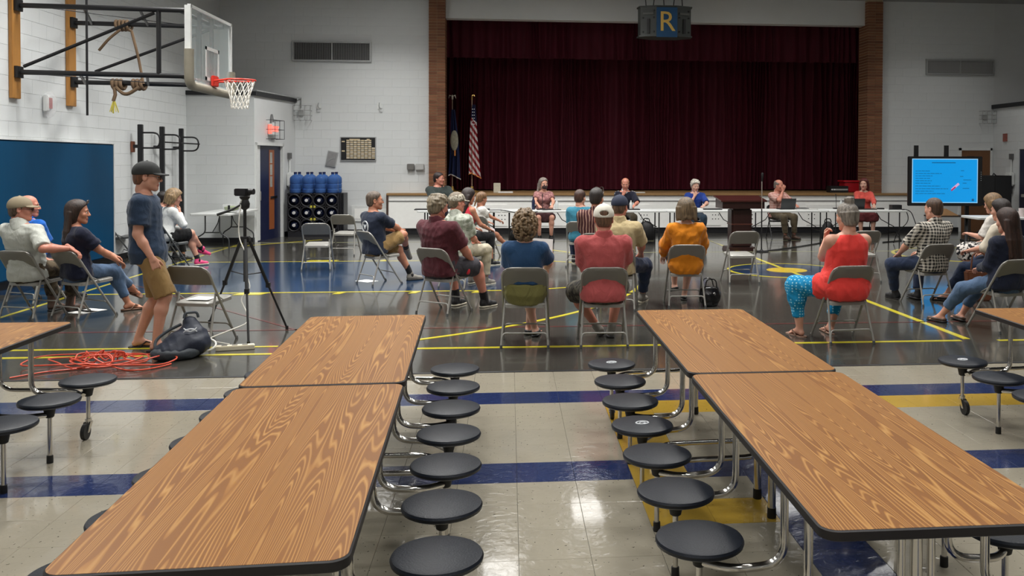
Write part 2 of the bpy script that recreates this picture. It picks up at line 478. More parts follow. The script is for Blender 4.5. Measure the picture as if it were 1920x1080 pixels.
struct(MB().bb(12.44, 12.5, 8, BY, 3.18, 3.28).build('trim_3', M_BASE, smooth=False))
struct(MB().bb(12.5, 16.2, BY, BY+.3, 3.18, CEIL).build('wall_back_upper', M_WALL2, smooth=False))
struct(MB().bb(16.0, 16.2, -4, BY, 0, CEIL).build('wall_far_right', M_WALL2, smooth=False))
struct(MB().bb(-6.9, 16.2, -4.2, -4, 0, CEIL).build('wall_behind', M_WALL2, smooth=False))
CEILO = struct(MB().bb(-7.1, 16.2, -4.2, 29, CEIL, CEIL+.1).build('ceiling', M_CEIL, smooth=False))
struct(MB().bb(WX, BXR, BXF-.015, BXF, 0, .11).build('baseboard_vestibule', M_BASE, smooth=False))
struct(MB().bb(0, .015, 1.6, VLEN, 0, .11).build('baseboard_vestibule_side', M_BASE, smooth=False, loc=(BXR, BXF, 0), rz=VANG))
struct(MB().bb(WX, WX+.02, -4, BXF, 0, .11).build('baseboard_left', M_BASE, smooth=False))
struct(MB().bb(BXB, -2.9, BY-.022, BY-.008, 0, .11).build('baseboard_back', M_BASE, smooth=False))
struct(MB().bb(10.55, 11.6, BY-.022, BY-.008, 0, .11).build('baseboard_back_right', M_BASE, smooth=False))

# ceiling fixtures that carry the lamps
def m_diff(name, st):
    m, t, b = base(name); b.inputs['Base Color'].default_value = (.9, .9, .9, 1)
    t.links.new(math_(t, 'MULTIPLY_ADD', noise(t, coords(t), 6), .1, .4), b.inputs['Roughness'])
    b.inputs['Emission Color'].default_value = (1, .985, .955, 1); b.inputs['Emission Strength'].default_value = st
    return m
fxf = MB(); fxf.bb(-.37, .37, -.67, -.62, -.07, 0); fxf.bb(-.37, .37, .62, .67, -.07, 0); fxf.bb(-.37, -.32, -.62, .62, -.07, 0); fxf.bb(.32, .37, -.62, .62, -.07, 0)
fxm = fxf.mesh('frame', M_WHITE, smooth=False); fxd = [MB().bb(-.32, .32, -.62, .62, -.055, -.03).mesh('diffuser', m_diff(n_, s_), smooth=False) for n_, s_ in (('lit_diffuser', 6.5), ('dim_diffuser', 4.0), ('weak_diffuser', .6))]
for (lx, ly, pw) in LAMPS:
    f_ = obj('ceiling_light', fxm, CEILO, (lx, ly, CEIL)); obj('diffuser', fxd[0 if lx < 5 else 1 if lx < 8 else 2], f_)

# brick columns beside the stage opening
def brick_column(x0, x1, lab):
    t = thing('brick_column', lab, 'column', ((x0+x1)/2, 22.2, 0)); w = x1-x0
    MB().bb(-w/2+.006, w/2-.006, -.19, .38, 0, CEIL).build('mortar_core', M_MORTAR, t, smooth=False)
    bw = w/2-.007; bh = .058
    mes = [MB().bb(-bw/2, bw/2, -.2, .39, -bh/2, bh/2).mesh('brick', mm, smooth=False) for mm in M_BRICK]
    n = int(CEIL/.0705)
    for r in range(n):
        for s in (-1, 1):
            obj('brick', mes[RND.choice((0, 0, 1, 2))], t, (s*(w/4), RND.uniform(-.002, .002), .0705*(r+.5)))
brick_column(-1.95, -1.55, 'brown brick column left of the stage curtain')
brick_column(9.03, 9.43, 'brown brick column right of the stage curtain')

# stage: apron, boards, panels
st = thing('stage', 'low stage with white panelled front and wooden edge', 'stage', (3.6, 22, 0)); 
def S(x): return x-3.6
MB().bb(S(-2.9), S(10.55), -.05, .2, .15, .94).build('front_panel', M_OFFW, st, smooth=False)
MB().bb(S(-2.9), S(10.55), -.02, .2, 0, .15).build('kick_base', M_BASE, st, smooth=False)
MB().bb(S(-2.95), S(10.6), -.09, .2, .94, 1.0).build('nosing', M_STAGE, st, smooth=False, bevel=.01)
MB().bb(S(-1.56), S(9.04), .2, 6, .94, 1.0).build('stage_floor', M_STAGE, st, smooth=False)
MB().bb(S(-2.9), S(10.55), -.062, -.05, .80, .82).build('moulding', pm('grey_line', (120, 120, 120), .6), st, smooth=False)
MB().bb(S(-2.95), S(-2.9), -.08, .2, .1, .96).build('end_trim', pm('dark_wood_trim', (70, 50, 42), .5), st, smooth=False)
for x in (-.6, 1.1, 2.9, 4.7, 6.4, 8.0):
    d = MB().bb(S(x)-.55, S(x)+.55, -.064, -.05, .2, .72).build('access_door', M_OFFW, st, smooth=False)
    h = MB()
    for i in range(3):
        for j in range(3):
            for s in (-1, 1):
                h.cyl((S(x)+s*.42+i*.075-.075, -.066, .36+j*.1), (S(x)+s*.42+i*.075-.075, -.060, .36+j*.1), .014, 8)
    tag(h.build('vent_hole', M_BLACK, d, smooth=False), kind='stuff')
# curtains
def m_velvet():
    m, t, b = base('maroon_velvet'); v = coords(t, (1, 1, .12))
    n = noise(t, v, 9, 4)
    setc(t, b, n, srgb(54, 7, 20), srgb(80, 13, 32))
    b.inputs['Roughness'].default_value = .75; b.inputs['Sheen Weight'].default_value = .25; b.inputs['Sheen Roughness'].default_value = .4
    b.inputs['Specular IOR Level'].default_value = .25
    b.inputs['Sheen Tint'].default_value = srgb(190, 90, 110)
    return m
M_VEL = m_velvet()
def curtain(name, lab, x0, x1, y, z0, z1, amp, wl_, seed, thick=.02):
    rr = random.Random(seed); xs = []; x = x0; ph = 0.0
    pts = []
    n = int((x1-x0)/.02)
    f = 0
    for i in range(n+1):
        u = x0+(x1-x0)*i/n
        f += 2*PI*.02/(wl_*(1+.45*math.sin(u*2.3+seed)+.25*math.sin(u*7.1)))
        pts.append((u, y+amp*math.sin(f)*(1+.35*math.sin(u*3.7+seed))))
    m = MB(); zs = [z0+(z1-z0)*k/6 for k in range(7)]
    vs = []; fs = []; L = len(pts)
    for side in (0, 1):
        for zi, z in enumerate(zs):
            q = .75+.25*(1-zi/6)
            for (u, yy) in pts: vs.append((u+.02*math.sin(z*2+u*9), y+(yy-y)*q+side*thick, z))
    for side in (0, 1):
        o = side*7*L
        for zi in range(6):
            for i in range(L-1):
                a = o+zi*L+i; fs.append((a, a+1, a+L+1, a+L))
    for i in range(L-1): fs.append((i, i+1, 7*L+i+1, 7*L+i))
    c = m.add(vs, fs).build(name, M_VEL, None); tag(c, lab, 'curtain'); return c
curtain('stage_curtain', 'maroon pleated stage curtain left half', -2.3, 3.75, 24.0, 1.03, 5.6, .075, .19, 1)
curtain('stage_curtain', 'maroon pleated stage curtain right half', 3.7, 9.8, 24.06, 1.03, 5.6, .075, .19, 2)
curtain('curtain_valance', 'dark maroon valance across the top of the stage opening', -1.9, 9.4, 23.1, 4.42, 5.75, .05, .26, 3)
sw = MB(); sw.bb(-2.6, -2.4, 22.5, 26, 0, CEIL); sw.bb(9.9, 10.1, 22.5, 26, 0, CEIL); sw.bb(-2.6, 10.1, 26, 26.2, 0, CEIL)
struct(sw.build('wall_stage_backstage', M_BLACK, smooth=False))

# ---------------------------------------------------------------- cafeteria tables with stools
def m_oak():
    m, t, b = base('oak_laminate')
    v = coords(t, (6.5, .27, 1.0))
    oi = N(t, 'ShaderNodeObjectInfo')
    av = N(t, 'ShaderNodeVectorMath', operation='ADD'); t.links.new(v, av.inputs[0])
    cm = N(t, 'ShaderNodeCombineXYZ'); t.links.new(math_(t, 'MULTIPLY', oi.outputs['Random'], 21.0), cm.inputs[0]); t.links.new(math_(t, 'MULTIPLY', oi.outputs['Random'], 13.0), cm.inputs[1])
    t.links.new(cm.outputs[0], av.inputs[1])
    n = noise(t, av.outputs[0], 1.0, 1.6, .42, .0)
    w2 = noise(t, coords(t, (24, .7, 1)), 1.0, 2)
    n = math_(t, 'MULTIPLY_ADD', w2, .010, n)
    s = math_(t, 'SINE', math_(t, 'MULTIPLY', n, 330.0))
    s2 = math_(t, 'SINE', math_(t, 'MULTIPLY', n, 62.0))
    fine = noise(t, coords(t, (90, 5, 1)), 1.0, 3)
    c1 = ramp(t, s, [(0.0, srgb(138, 90, 44)), (.30, srgb(170, 118, 60)), (.72, srgb(182, 130, 68)), (1.0, srgb(202, 154, 90))])
    c2 = setc(t, None, math_(t, 'MULTIPLY_ADD', s2, .14, .2), c1, srgb(150, 100, 50))
    setc(t, b, math_(t, 'MULTIPLY', fine, .35), c2, srgb(142, 94, 48))
    b.inputs['Roughness'].default_value = .36; b.inputs['Specular IOR Level'].default_value = .32
    bump(t, b, fine, .03, .002)
    return m
M_OAK = m_oak()
M_EDGE = pm('black_edge_band', (26, 22, 24), .5)
M_STOOL = pm('charcoal_stool_plastic', (18, 24, 34), .42, bmp=.12, bscale=160, spec=.35)
M_RUB = pm('black_rubber', (18, 18, 18), .6)
M_EMB = pm('white_print', (215, 218, 222), .5)
def rrect(w, l, r, n=6, ox=0, oy=0):
    out = []
    for (sx, sy, a0) in ((1, 1, 0), (-1, 1, PI/2), (-1, -1, PI), (1, -1, 3*PI/2)):
        for i in range(n+1):
            a = a0+PI/2*i/n
            out.append((ox+sx*(w/2-r)+r*math.cos(a), oy+sy*(l/2-r)+r*math.sin(a)))
    return out
TZ = .70
def make_table(lab, emb=()):
    T = thing('cafeteria_table', lab, 'table', group='folding cafeteria tables with stools')
    L2 = 1.945
    for s in (-1, 1):
        oy = s*(L2/2+.012)
        MB_t = MB().prism(rrect(.79-.012, L2-.012, .05, 6, 0, 0), .0, .006)
        top = MB_t.build('table_top', M_OAK, T, smooth=False, loc=(0, oy, TZ-.006))
        e = MB(); P = rrect(.79, L2, .056); Q = rrect(.79-.012, L2-.012, .05); k = len(P)
        for (pl, z) in ((Q, 0.0), (P, -.004), (P, -.030), (Q, -.034)): e.v += [(x, y, z+.005) for x, y in pl]
        for a in range(3):
            for i in range(k): e.f.append((a*k+i, a*k+(i+1) % k, (a+1)*k+(i+1) % k, (a+1)*k+i))
        e.f.append(tuple(3*k+i for i in range(k))); e.m = [0]*len(e.f)
        e.build('edge_band', M_EDGE, top)
        for x in (-.2, .2): MB().bb(x-.02, x+.02, -L2*.45, L2*.45, -.06, -.03).build('rail', M_DKMETAL, top, smooth=False)
    mb_seat = MB().lathe([(.02, -.030), (.150, -.030), (.163, -.022), (.166, -.010), (.161, -.001), (.150, .002), (.02, .004)], 40).mesh('seat', M_STOOL)
    sock = MB().lathe([(.018, -.11), (.024, -.105), (.034, -.055), (.06, -.034), (.05, -.028)], 18).mesh('socket', M_RUB)
    foot = MB().lathe([(.017, 0), (.018, .004), (.017, .045), (.013, .046)], 14).mesh('foot_cap', M_RUB)
    idx = 0
    for sx in (-1, 1):
        for k in range(8):
            y = 1.69-.483*k
            x = sx*.60
            seat = obj('stool', mb_seat, T, (x, y, .38-.002), RND.uniform(0, 6))
            obj('socket', sock, seat)
            if (sx, k) in emb:
                em = MB().tube([(.034*math.cos(a), .026*math.sin(a), .0045) for a in [2*PI*i/20 for i in range(20)]], .0045, 6, closed=True)
                em.tube([(-.02, -.006, .0045), (-.005, .012, .0045), (.018, .006, .0045)], .004, 6)
                em.sphere((.012, -.010, .0045), (.010, .007, .002), 8, 4)
                o = em.build('emblem', M_EMB, seat); o.rotation_euler = (0, 0, -seat.rotation_euler.z+.2)
            zlow = .10 if k in (0, 7) else .03
            MB().cyl((x, y, zlow), (x, y, .30), .0125, 12).build('post', M_CHROME, T)
            if k in (0, 7):
                fk = MB(); fk.cyl((x, y, .095), (x, y, .125), .02, 12)
                for q in (-.018, .018): fk.prism_ax([(y-.02, .105), (y+.02, .105), (y-.03, .045), (y-.055, .045)], x+q-.003, x+q+.003, 'x')
                c = fk.build('caster', M_CHROME, T)
                MB().tube([(x-.012, y-.04, .05), (x+.012, y-.04, .05)], .05, 20).build('wheel', M_RUB, c)
            else: obj('foot_cap', foot, T, (x, y, 0))
            dy = -.11 if k % 2 == 0 else .11
            if k in (0, 1): dy = -.11
            pts = fillet([(sx*.31, y+dy, TZ-.035), (sx*.31, y+dy, .315), (sx*.50, y+dy, .30), (x, y, .285)], .085, 7)
            MB().tube(pts, .0155, 12).build('frame_tube', M_CHROME, T)
    for y in (-1.72, -.13, .13, 1.72):
        MB().cyl((0, y, .05), (0, y, TZ-.03), .02, 14).build('leg', M_CHROME, T); obj('foot_cap', foot, T, (0, y, 0)).scale = (1.3, 1.3, 1.15)
        for sx in (-1, 1):
            MB().tube(fillet([(sx*.05, y, TZ-.04), (sx*.05, y, .31), (sx*.5, y, .30), (sx*.60, y+(.1 if y < 0 else -.1), .29)], .09, 6), .013, 10).build('brace_tube', M_CHROME, T)
    return T
for (x, y, rz, lab, emb) in (
        (-.90, 4.39, .038, 'long wood-topped cafeteria table left of the aisle, with black round stools', ()),
        (1.31, 4.48, 0.0, 'long wood-topped cafeteria table right of the aisle, with black round stools', ((-1, 0), (-1, 3), (1, 3))),
        (-3.28, 4.29, 0.0, 'wood-topped cafeteria table cut off by the left edge of the photo', ()),
        (3.79, 4.37, -.01, 'wood-topped cafeteria table cut off by the right edge of the photo', ((-1, 0),))):
    T = make_table(lab, emb); T.location = (x, y, 0); T.rotation_euler = (0, 0, rz)

# ---------------------------------------------------------------- folding chairs
M_CHAIR = pm('grey_beige_chair_paint', (150, 148, 142), .38, .25, var=.05)
M_CHBACK = pm('grey_chair_panel', (122, 119, 112), .45, .1, var=.06)
M_CHDARK = pm('dark_grey_chair', (74, 76, 76), .45)
CH_PAPER = []
def chair_meshes(mt, mp):
    w = .215
    D = {}
    # back + front legs: one U of tube
    top = .765; yt = -.27; yf = .23
    def pt(x, z): return (x, yf+(yt-yf)*(z/top), z)
    P = [pt(-w-.012, .0), pt(-w, .40), pt(-w, top), pt(w, top), pt(w, .40), pt(w+.012, 0)]
    D['front_frame'] = MB().tube(fillet(P, .11, 7), .0125, 10).mesh('front_frame', mt)
    # rear legs
    ym = yf+(yt-yf)*(.53/top)
    for s in (-1, 1):
        D['rear_leg_%d' % s] = MB().tube([(s*(w-.022+.03), -.24, .02), (s*(w-.022), ym+.02, .44), (s*(w-.022), ym+.035, .50)], .011, 10).mesh('rear_leg', mt)
    for s in (-1, 1):
        D['foot_cap_r%d' % s] = MB().cyl((s*(w-.022+.031), -.243, 0), (s*(w-.022+.03), -.238, .03), .0135, 10).mesh('foot_cap', M_CHDARK)
        D['foot_cap_f%d' % s] = MB().cyl((s*(w+.012), yf+.003, 0), (s*(w+.012), yf-.01, .03), .0145, 10).mesh('foot_cap', M_CHDARK)
    # back panel, curved
    m = MB(); n = 12; vs = []; fs = []
    for j, z in enumerate((.585, .60, .68, .735, .765, .772)):
        for i in range(n+1):
            u = -1+2*i/n; xx = u*(w-.004)
            if z > .74: xx *= .80 if z < .77 else .74
            c = -.030*(1-u*u)
            y = yf+(yt-yf)*(min(z, .765)/top)+c
            vs.append((xx, y+.004, z)); 
    k = n+1
    for j in range(5):
        for i in range(n): fs.append((j*k+i, j*k+i+1, (j+1)*k+i+1, (j+1)*k+i))
    nb = len(vs); vs += [(x, y-.012, z) for x, y, z in vs]
    fs += [tuple(nb+q for q in reversed(f)) for f in fs[:]]
    ring_ = [i for i in range(n+1)]+[j*k+n for j in range(1, 6)]+[5*k+i for i in range(n-1, -1, -1)]+[j*k for j in range(4, 0, -1)]
    for a, b2 in zip(ring_, ring_[1:]+ring_[:1]): fs.append((a, b2, nb+b2, nb+a))
    D['backrest'] = m.add(vs, fs).mesh('backrest', mp)
    # seat pan
    P = rrect(.385, .40, .05, 5, 0, .035); m = MB(); k = len(P)
    Q = rrect(.365, .38, .045, 5, 0, .035)
    for pl, z in ((P, .385), (P, .415), (Q, .424)): m.v += [(x, y, z+(y-.035)*.06) for x, y in pl]
    for a in range(2):
        for i in range(k): m.f.append((a*k+i, a*k+(i+1) % k, (a+1)*k+(i+1) % k, (a+1)*k+i))
    m.f.append(tuple(range(k-1, -1, -1))); m.f.append(tuple(2*k+i for i in range(k))); m.m = [0]*len(m.f)
    D['seat'] = m.mesh('seat', mt)
    # stretchers
    D['rear_stretcher'] = MB().tube(fillet([(-w-.002, -.222, .085), (-w+.012, -.21, .14), (w-.012, -.21, .14), (w+.002, -.222, .085)], .05, 5), .008, 8).mesh('rear_stretcher', mt)
    yb = yf+(yt-yf)*(.17/top)
    D['front_stretcher'] = MB().tube(fillet([(-w-.005, yb+.02, .13), (-w+.02, yb, .17), (w-.02, yb, .17), (w+.005, yb+.02, .13)], .04, 5), .008, 8).mesh('front_stretcher', mt)
    for s in (-1, 1): D['link_%d' % s] = MB().tube([(s*(w-.012), ym+.05, .47), (s*(w-.012), .05, .405)], .006, 6).mesh('link', mt)
    return D
CHM = {'grey': chair_meshes(M_CHAIR, M_CHBACK), 'dark': chair_meshes(M_CHDARK, M_CHDARK)}
M_BLKCH = pm('black_stack_chair', (24, 24, 26), .5)
CHM['black'] = chair_meshes(M_BLKCH, M_BLKCH)
def chair(lab, x, y, deg, kind='grey', group='grey metal folding chairs on the gym floor'):
    t = thing('folding_chair', lab, 'chair', (x, y, 0), math.radians(deg), group)
    for k, me in CHM[kind].items(): obj(me.name.split('.')[0], me, t)
    return t

# ---------------------------------------------------------------- white folding tables
M_PLTOP = pm('white_plastic_top', (208, 210, 208), .45, var=.04)
def folding_table(lab, x, y, deg, L=1.75, W=.72, legs='straight', legmat=None, group='white folding tables in a row before the stage'):
    t = thing('folding_table', lab, 'table', (x, y, 0), math.radians(deg), group)
    lm = legmat or M_DKMETAL
    P = rrect(L, W, .04); m = MB(); k = len(P); Q = rrect(L-.02, W-.02, .035)
    for pl, z in ((Q, .695), (P, .70), (P, .732), (Q, .74)): m.v += [(a, b, z) for a, b in pl]
    for a in range(3):
        for i in range(k): m.f.append((a*k+i, a*k+(i+1) % k, (a+1)*k+(i+1) % k, (a+1)*k+i))
    m.f.append(tuple(range(k-1, -1, -1))); m.f.append(tuple(3*k+i for i in range(k))); m.m = [0]*len(m.f)
    m.build('table_top', M_PLTOP, t)
    for s in (-1, 1):
        xx = s*(L/2-.16)
        if legs == 'straight':
            for q in (-1, 1): MB().cyl((xx, q*W*.40, 0), (xx, q*W*.40, .70), .014, 8).build('leg', lm, t)
            MB().cyl((xx, -W*.40, .3), (xx, W*.40, .3), .010, 8).build('crossbar', lm, t)
        else:
            for q in (-1, 1):
                MB().tube(fillet([(xx, q*W*.18, .70), (xx, q*W*.18, .36), (xx, q*W*.42, .24), (xx, q*W*.42, 0)], .06, 4), .014, 8).build('leg', lm, t)
            MB().cyl((xx, -W*.18, .36), (xx, W*.18, .36), .012, 8).build('crossbar', lm, t)
        MB().tube([(xx, 0, .36), (xx-s*.30, 0, .52), (xx-s*.42, 0, .70)], .009, 6).build('brace', lm, t)
    return t
xs0, xs1 = -1.93, 8.66
n6 = 6; Lt = (xs1-xs0)/n6
ords = ('first', 'second', 'third', 'fourth', 'fifth', 'sixth')
TABLES = []
for i in range(n6):
    yy = 19.02-.04*i+.33
    TABLES.append(folding_table('white folding table before the stage, %s of the row from the left' % ords[i], xs0+Lt*(i+.5), yy, -.6, Lt-.01))

# ---------------------------------------------------------------- basketball goal on the left wall
M_PINE = pm('varnished_pine', (176, 124, 62), .45, var=.25, scale=8, stretch=(8, 8, .8))
M_RIM = pm('orange_rim', (214, 52, 36), .4)
M_PADG = pm('tan_edge_pad', (142, 136, 120), .6)
M_NET = pm('white_net_cord', (226, 222, 212), .8)
M_ROPE = pm('brown_rope', (112, 90, 68), .9, bmp=.6, bscale=120)
M_ROPEY = pm('yellow_rope_end', (202, 190, 84), .9)
M_GLASSB, _t, _b = base('backboard_glass')
_b.inputs['Base Color'].default_value = (.72, .82, .82, 1); _b.inputs['Roughness'].default_value = .03; _b.inputs['Alpha'].default_value = .30
_n = noise(_t, coords(_t), 3); _t.links.new(math_(_t, 'MULTIPLY_ADD', _n, .03, .02), _b.inputs['Roughness'])
hp = thing('basketball_goal', 'wall-mounted basketball goal with glass backboard, orange rim and white net', 'basketball goal', (-6.9, 14.03, 2.6))
def G(x, y, z): return Vector((x+6.9, y-14.03, z-2.6))
for (y0, y1, zb) in ((13.10, 13.32, 2.63), (14.70, 14.94, 2.62)):
    MB().box(G(-6.865, (y0+y1)/2, (zb+5.85)/2), (.05, y1-y0, 5.85-zb)).build('wall_beam', M_PINE, hp, smooth=False, bevel=.006)
NY, FY = 13.22, 14.82
def gt(name, a, b, r=.03): return MB().cyl(G(*a), G(*b), r, 10).build(name, M_DKMETAL, hp)
for y in (NY, FY):
    for z in (3.00, 3.93):
        gt('rail', (-6.8, y, z), (-4.55, y, z-.03), .036)
        MB().box(G(-6.82, y, z), (.05, .16, .16)).build('mount_plate', M_DKMETAL, hp, smooth=False)
gt('diagonal', (-6.75, NY, 3.08), (-4.99, NY, 3.86), .024); gt('diagonal', (-6.5, FY, 3.17), (-4.72, FY, 3.87), .024)
gt('strut', (-4.94, NY, 2.98), (-4.94, NY, 3.91), .032); gt('strut', (-4.94, FY, 2.98), (-4.94, FY, 3.91), .03)
gt('cross_strut', (-6.55, FY, 3.92), (-5.95, NY, 3.92), .022); gt('cross_strut', (-5.2, NY, 3.91), (-5.7, FY, 3.91), .02)
gt('cross_strut', (-6.0, NY, 2.98), (-6.65, FY, 2.98), .022); gt('cross_strut', (-5.1, NY, 2.97), (-5.7, FY, 2.97), .02)
gt('cross_strut', (-4.66, NY, 2.97), (-4.66, FY, 2.97), .03); gt('cross_strut', (-4.66, NY, 3.90), (-4.66, FY, 3.90), .03)
gt('cable', (-6.5, NY, 3.91), (-4.75, FY, 3.88), .007); gt('cable', (-6.5, NY, 2.97), (-4.85, FY, 2.95), .007)
gt('hanging_pipe', (-6.08, 13.6, 5.85), (-6.08, 13.6, 2.42), .016)
BX = -4.48
bd = MB().box(G(BX, 14.03, 3.42), (.016, 1.80, 1.05)).build('backboard', M_GLASSB, hp, smooth=False)
fr = MB()
for z in (2.88, 3.95): fr.box(G(BX, 14.03, z), (.045, 1.86, .045))
for y in (13.11, 14.95): fr.box(G(BX, y, 3.42), (.045, .045, 1.11))
fr.build('frame', M_WHITE, bd, smooth=False)
MB().box(G(BX-.03, 13.11, 3.65), (.07, .03, .62)).build('end_plate', M_WHITE, hp, smooth=False)
sq = MB()
for z in (2.99, 3.44): sq.box(G(BX+.015, 14.03, z), (.008, .61, .05))
for y in (13.75, 14.31): sq.box(G(BX+.015, y, 3.215), (.008, .05, .5))
sq.build('target_square', M_WHITE, bd, smooth=False)
for y in (13.9, 14.45): MB().box(G(BX-.13, y, 3.42), (.05, .06, 1.1)).build('back_post', M_DKMETAL, hp, smooth=False)
pd = MB().tube(fillet([G(BX, 13.08, 3.34), G(BX, 13.08, 2.83), G(BX, 14.98, 2.83), G(BX, 14.98, 3.2)], .16, 7), .065, 10)
pd.build('edge_pad', M_PADG, bd)
rc = G(-4.07, 14.03, 2.99)
MB().box(G(BX+.05, 14.03, 2.97), (.05, .22, .16)).build('rim_bracket', M_RIM, hp, smooth=False, bevel=.01)
rm = MB().tube([rc+Vector((.228*math.cos(a), .228*math.sin(a), 0)) for a in [2*PI*i/40 for i in range(40)]], .013, 10, closed=True)
for s in (-1, 1): rm.tube([G(BX+.05, 14.03+s*.09, 2.97), rc+Vector((-.12, s*.195, -.005))], .016, 8)
rmo = rm.build('rim', M_RIM, hp)
nt = MB(); NR = ((.225, 0), (.19, -.10), (.155, -.2), (.135, -.29), (.125, -.37), (.12, -.43))
for k in range(14):
    for d in (-1, 1):
        nt.tube([rc+Vector((r*math.cos(2*PI*(k+d*.5*j)/14), r*math.sin(2*PI*(k+d*.5*j)/14), z)) for j, (r, z) in enumerate(NR)], .0055, 5)
tag(nt.build('net', M_NET, rmo))
def rope(lab, pts_list, r=.022):
    t = thing('climbing_rope', lab, 'rope', pts_list[0][0])
    o = Vector(pts_list[0][0])
    for i, p in enumerate(pts_list):
        MB().tube([Vector(q)-o for q in p], r, 8).build('strand', M_ROPE, t)
    return t, o
def coil(c, ax, R_, n, pitch):
    out = []
    for i in range(n*12+1):
        a = 2*PI*i/12
        out.append(Vector(c)+Vector((pitch*i/12-pitch*n/2, R_*math.cos(a), R_*math.sin(a))))
    return out
rope('brown rope knotted over the upper far rail of the basketball goal', [coil((-6.08, FY, 3.90), 0, .075, 4, .055), fillet([(-6.08, FY-.1, 3.82), (-6.25, FY-.1, 3.68), (-6.42, FY-.05, 3.5)], .1), fillet([(-5.95, FY, 3.82), (-5.84, FY-.02, 3.4), (-5.76, FY-.04, 2.98)], .1)])
t, o = rope('brown rope looped on the lower far rail with yellow frayed end', [coil((-6.16, FY, 2.97), 0, .07, 3, .06), coil((-5.85, FY, 2.97), 0, .07, 3, .06), fillet([(-6.16, FY-.08, 2.92), (-6.0, FY-.12, 2.78), (-5.8, FY-.08, 2.93)], .15), [(-6.18, FY-.08, 2.92), (-6.16, FY-.1, 2.80), (-6.19, FY-.1, 2.70)]], .028)
fe = MB()
for i in range(9): fe.tube([Vector((-6.18, FY-.1, 2.74))-o, Vector((-6.18+RND.uniform(-.05, .05), FY-.1+RND.uniform(-.05, .05), 2.53+RND.uniform(-.03, .05)))-o], .008, 5)
fe.build('frayed_end', M_ROPEY, t)

# ---------------------------------------------------------------- left wall: pad, bars, bell
M_BLUEPAD = pm('blue_vinyl_pad', (0, 62, 96), .55, var=.10, scale=2, bmp=.25, bscale=5, stretch=(1, 1, .3), spec=.2)
pad = thing('wall_pad', 'blue vinyl wall pad on the left wall', 'wall pad', (-6.88, 14.2, 0))
MB().bb(0, .09, -3.3, 1.95, .12, 2.05).build('pad', M_BLUEPAD, pad, smooth=True, bevel=.02)
MB().bb(.001, .095, 1.95, 1.972, .10, 2.065).build('edge_strip', M_WHITE, pad, smooth=False)
MB().bb(.001, .095, -3.3, 1.972, 2.05, 2.066).build('top_strip', M_WHITE, pad, smooth=False)
bars = thing('pull_up_bars', 'black steel pull-up bar posts standing against the left wall', 'exercise bars', (-6.72, 18.1, 0))
PB = (17.1, 18.13, 19.15)
for y in PB:
    MB().bb(-.04, .04, y-18.1-.04, y-18.1+.04, 0, 2.43).build('post', M_DKMETAL, bars, smooth=False, bevel=.006)
    MB().bb(-.158, -.03, y-18.1-.02, y-18.1+.02, 2.0, 2.06).build('wall_bracket', M_DKMETAL, bars, smooth=False)
for y, zz in zip(PB, (2.28, 2.27, 2.25)):
    L = .92
    P = fillet([(.03, y-18.1+.0, zz), (.34, y-18.1, zz), (.34, y-18.1, zz-.28), (.03, y-18.1, zz-.28)], .135, 8)
    MB().tube(P, .016, 8).build('grip_loop', M_DKMETAL, bars)
MB().cyl((.0, PB[1]-18.1, 2.13), (.36, PB[2]-18.1, 2.11), .014, 8).build('cross_bar', M_DKMETAL, bars)
wbk = MB().box((0, 0, 0), (.05, .09, .2)).build('wood_block', pm('brown_block', (126, 74, 50), .6), None, smooth=False, bevel=.006, loc=(-6.862, 17.12, 2.02)); tag(wbk, 'small brown wooden block fixed to the left wall', 'block')
bell = thing('alarm_bell', 'red and white alarm horn under a clear dome on the left wall', 'alarm', (-6.88, 14.05, 2.62))
MB().box((.03, 0, 0), (.06, .14, .24)).build('box', M_WHITE, bell, smooth=False, bevel=.01)
MB().box((.065, .03, 0), (.02, .07, .16)).build('strobe', pm('red_plastic', (168, 60, 56), .4), bell, smooth=False)
M_CLEAR, _t, _b = base('clear_plastic')
_b.inputs['Base Color'].default_value = (.85, .85, .86, 1); _b.inputs['Roughness'].default_value = .1; _b.inputs['Alpha'].default_value = .22
_t.links.new(math_(_t, 'MULTIPLY_ADD', noise(_t, coords(_t), 8), .1, .05), _b.inputs['Roughness'])
MB().sphere((.06, 0, -.02), (.09, .14, .2), 16, 10).build('dome_cover', M_CLEAR, bell)

# ---------------------------------------------------------------- vestibule door, exit sign, dispenser
dr = MB().box((0, 0, 1.05), (.05, 1.38, 2.1)).build('door_1', M_NAVY, None, smooth=False, loc=VS(-.07, .80), rz=VANG); struct(dr)
MB().bb(.026, .03, .06, .34, .22, 2.02).build('wood_strip', pm('orange_brown_wood', (150, 84, 46), .45, var=.2, stretch=(6, 6, .6)), dr, smooth=False)
M_PANE = pm('grey_glass_pane', (170, 168, 160), .12)
for k in range(3): MB().bb(.03, .034, .10, .22, 1.18+k*.27, 1.42+k*.27).build('pane', M_PANE, dr, smooth=False)
MB().bb(.03, .05, .1, .46, .92, .97).build('panic_bar', M_CHROME, dr, smooth=False)
MB().bb(.02, .03, -.69, -.42, .02, 2.1).build('white_edge', M_WHITE, dr, smooth=False)
MB().cyl((.05, -.45, .9), (.05, -.45, 1.1), .012, 8).build('door_pull', M_CHROME, dr)
df = MB(); df.bb(-.12, .02, .04, .10, 0, 2.17); df.bb(-.12, .02, 1.50, 1.56, 0, 2.17); df.bb(-.12, .02, .04, 1.56, 2.11, 2.17)
struct(df.build('trim_4', M_WHITE, smooth=False, loc=(BXR, BXF, 0), rz=VANG))
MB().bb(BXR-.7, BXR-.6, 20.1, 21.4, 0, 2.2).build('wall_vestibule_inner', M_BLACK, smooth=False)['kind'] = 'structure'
ex = thing('exit_sign', 'glowing red exit sign in a wire guard above the navy door', 'exit sign', VS(.01, .85, 2.42), VANG)
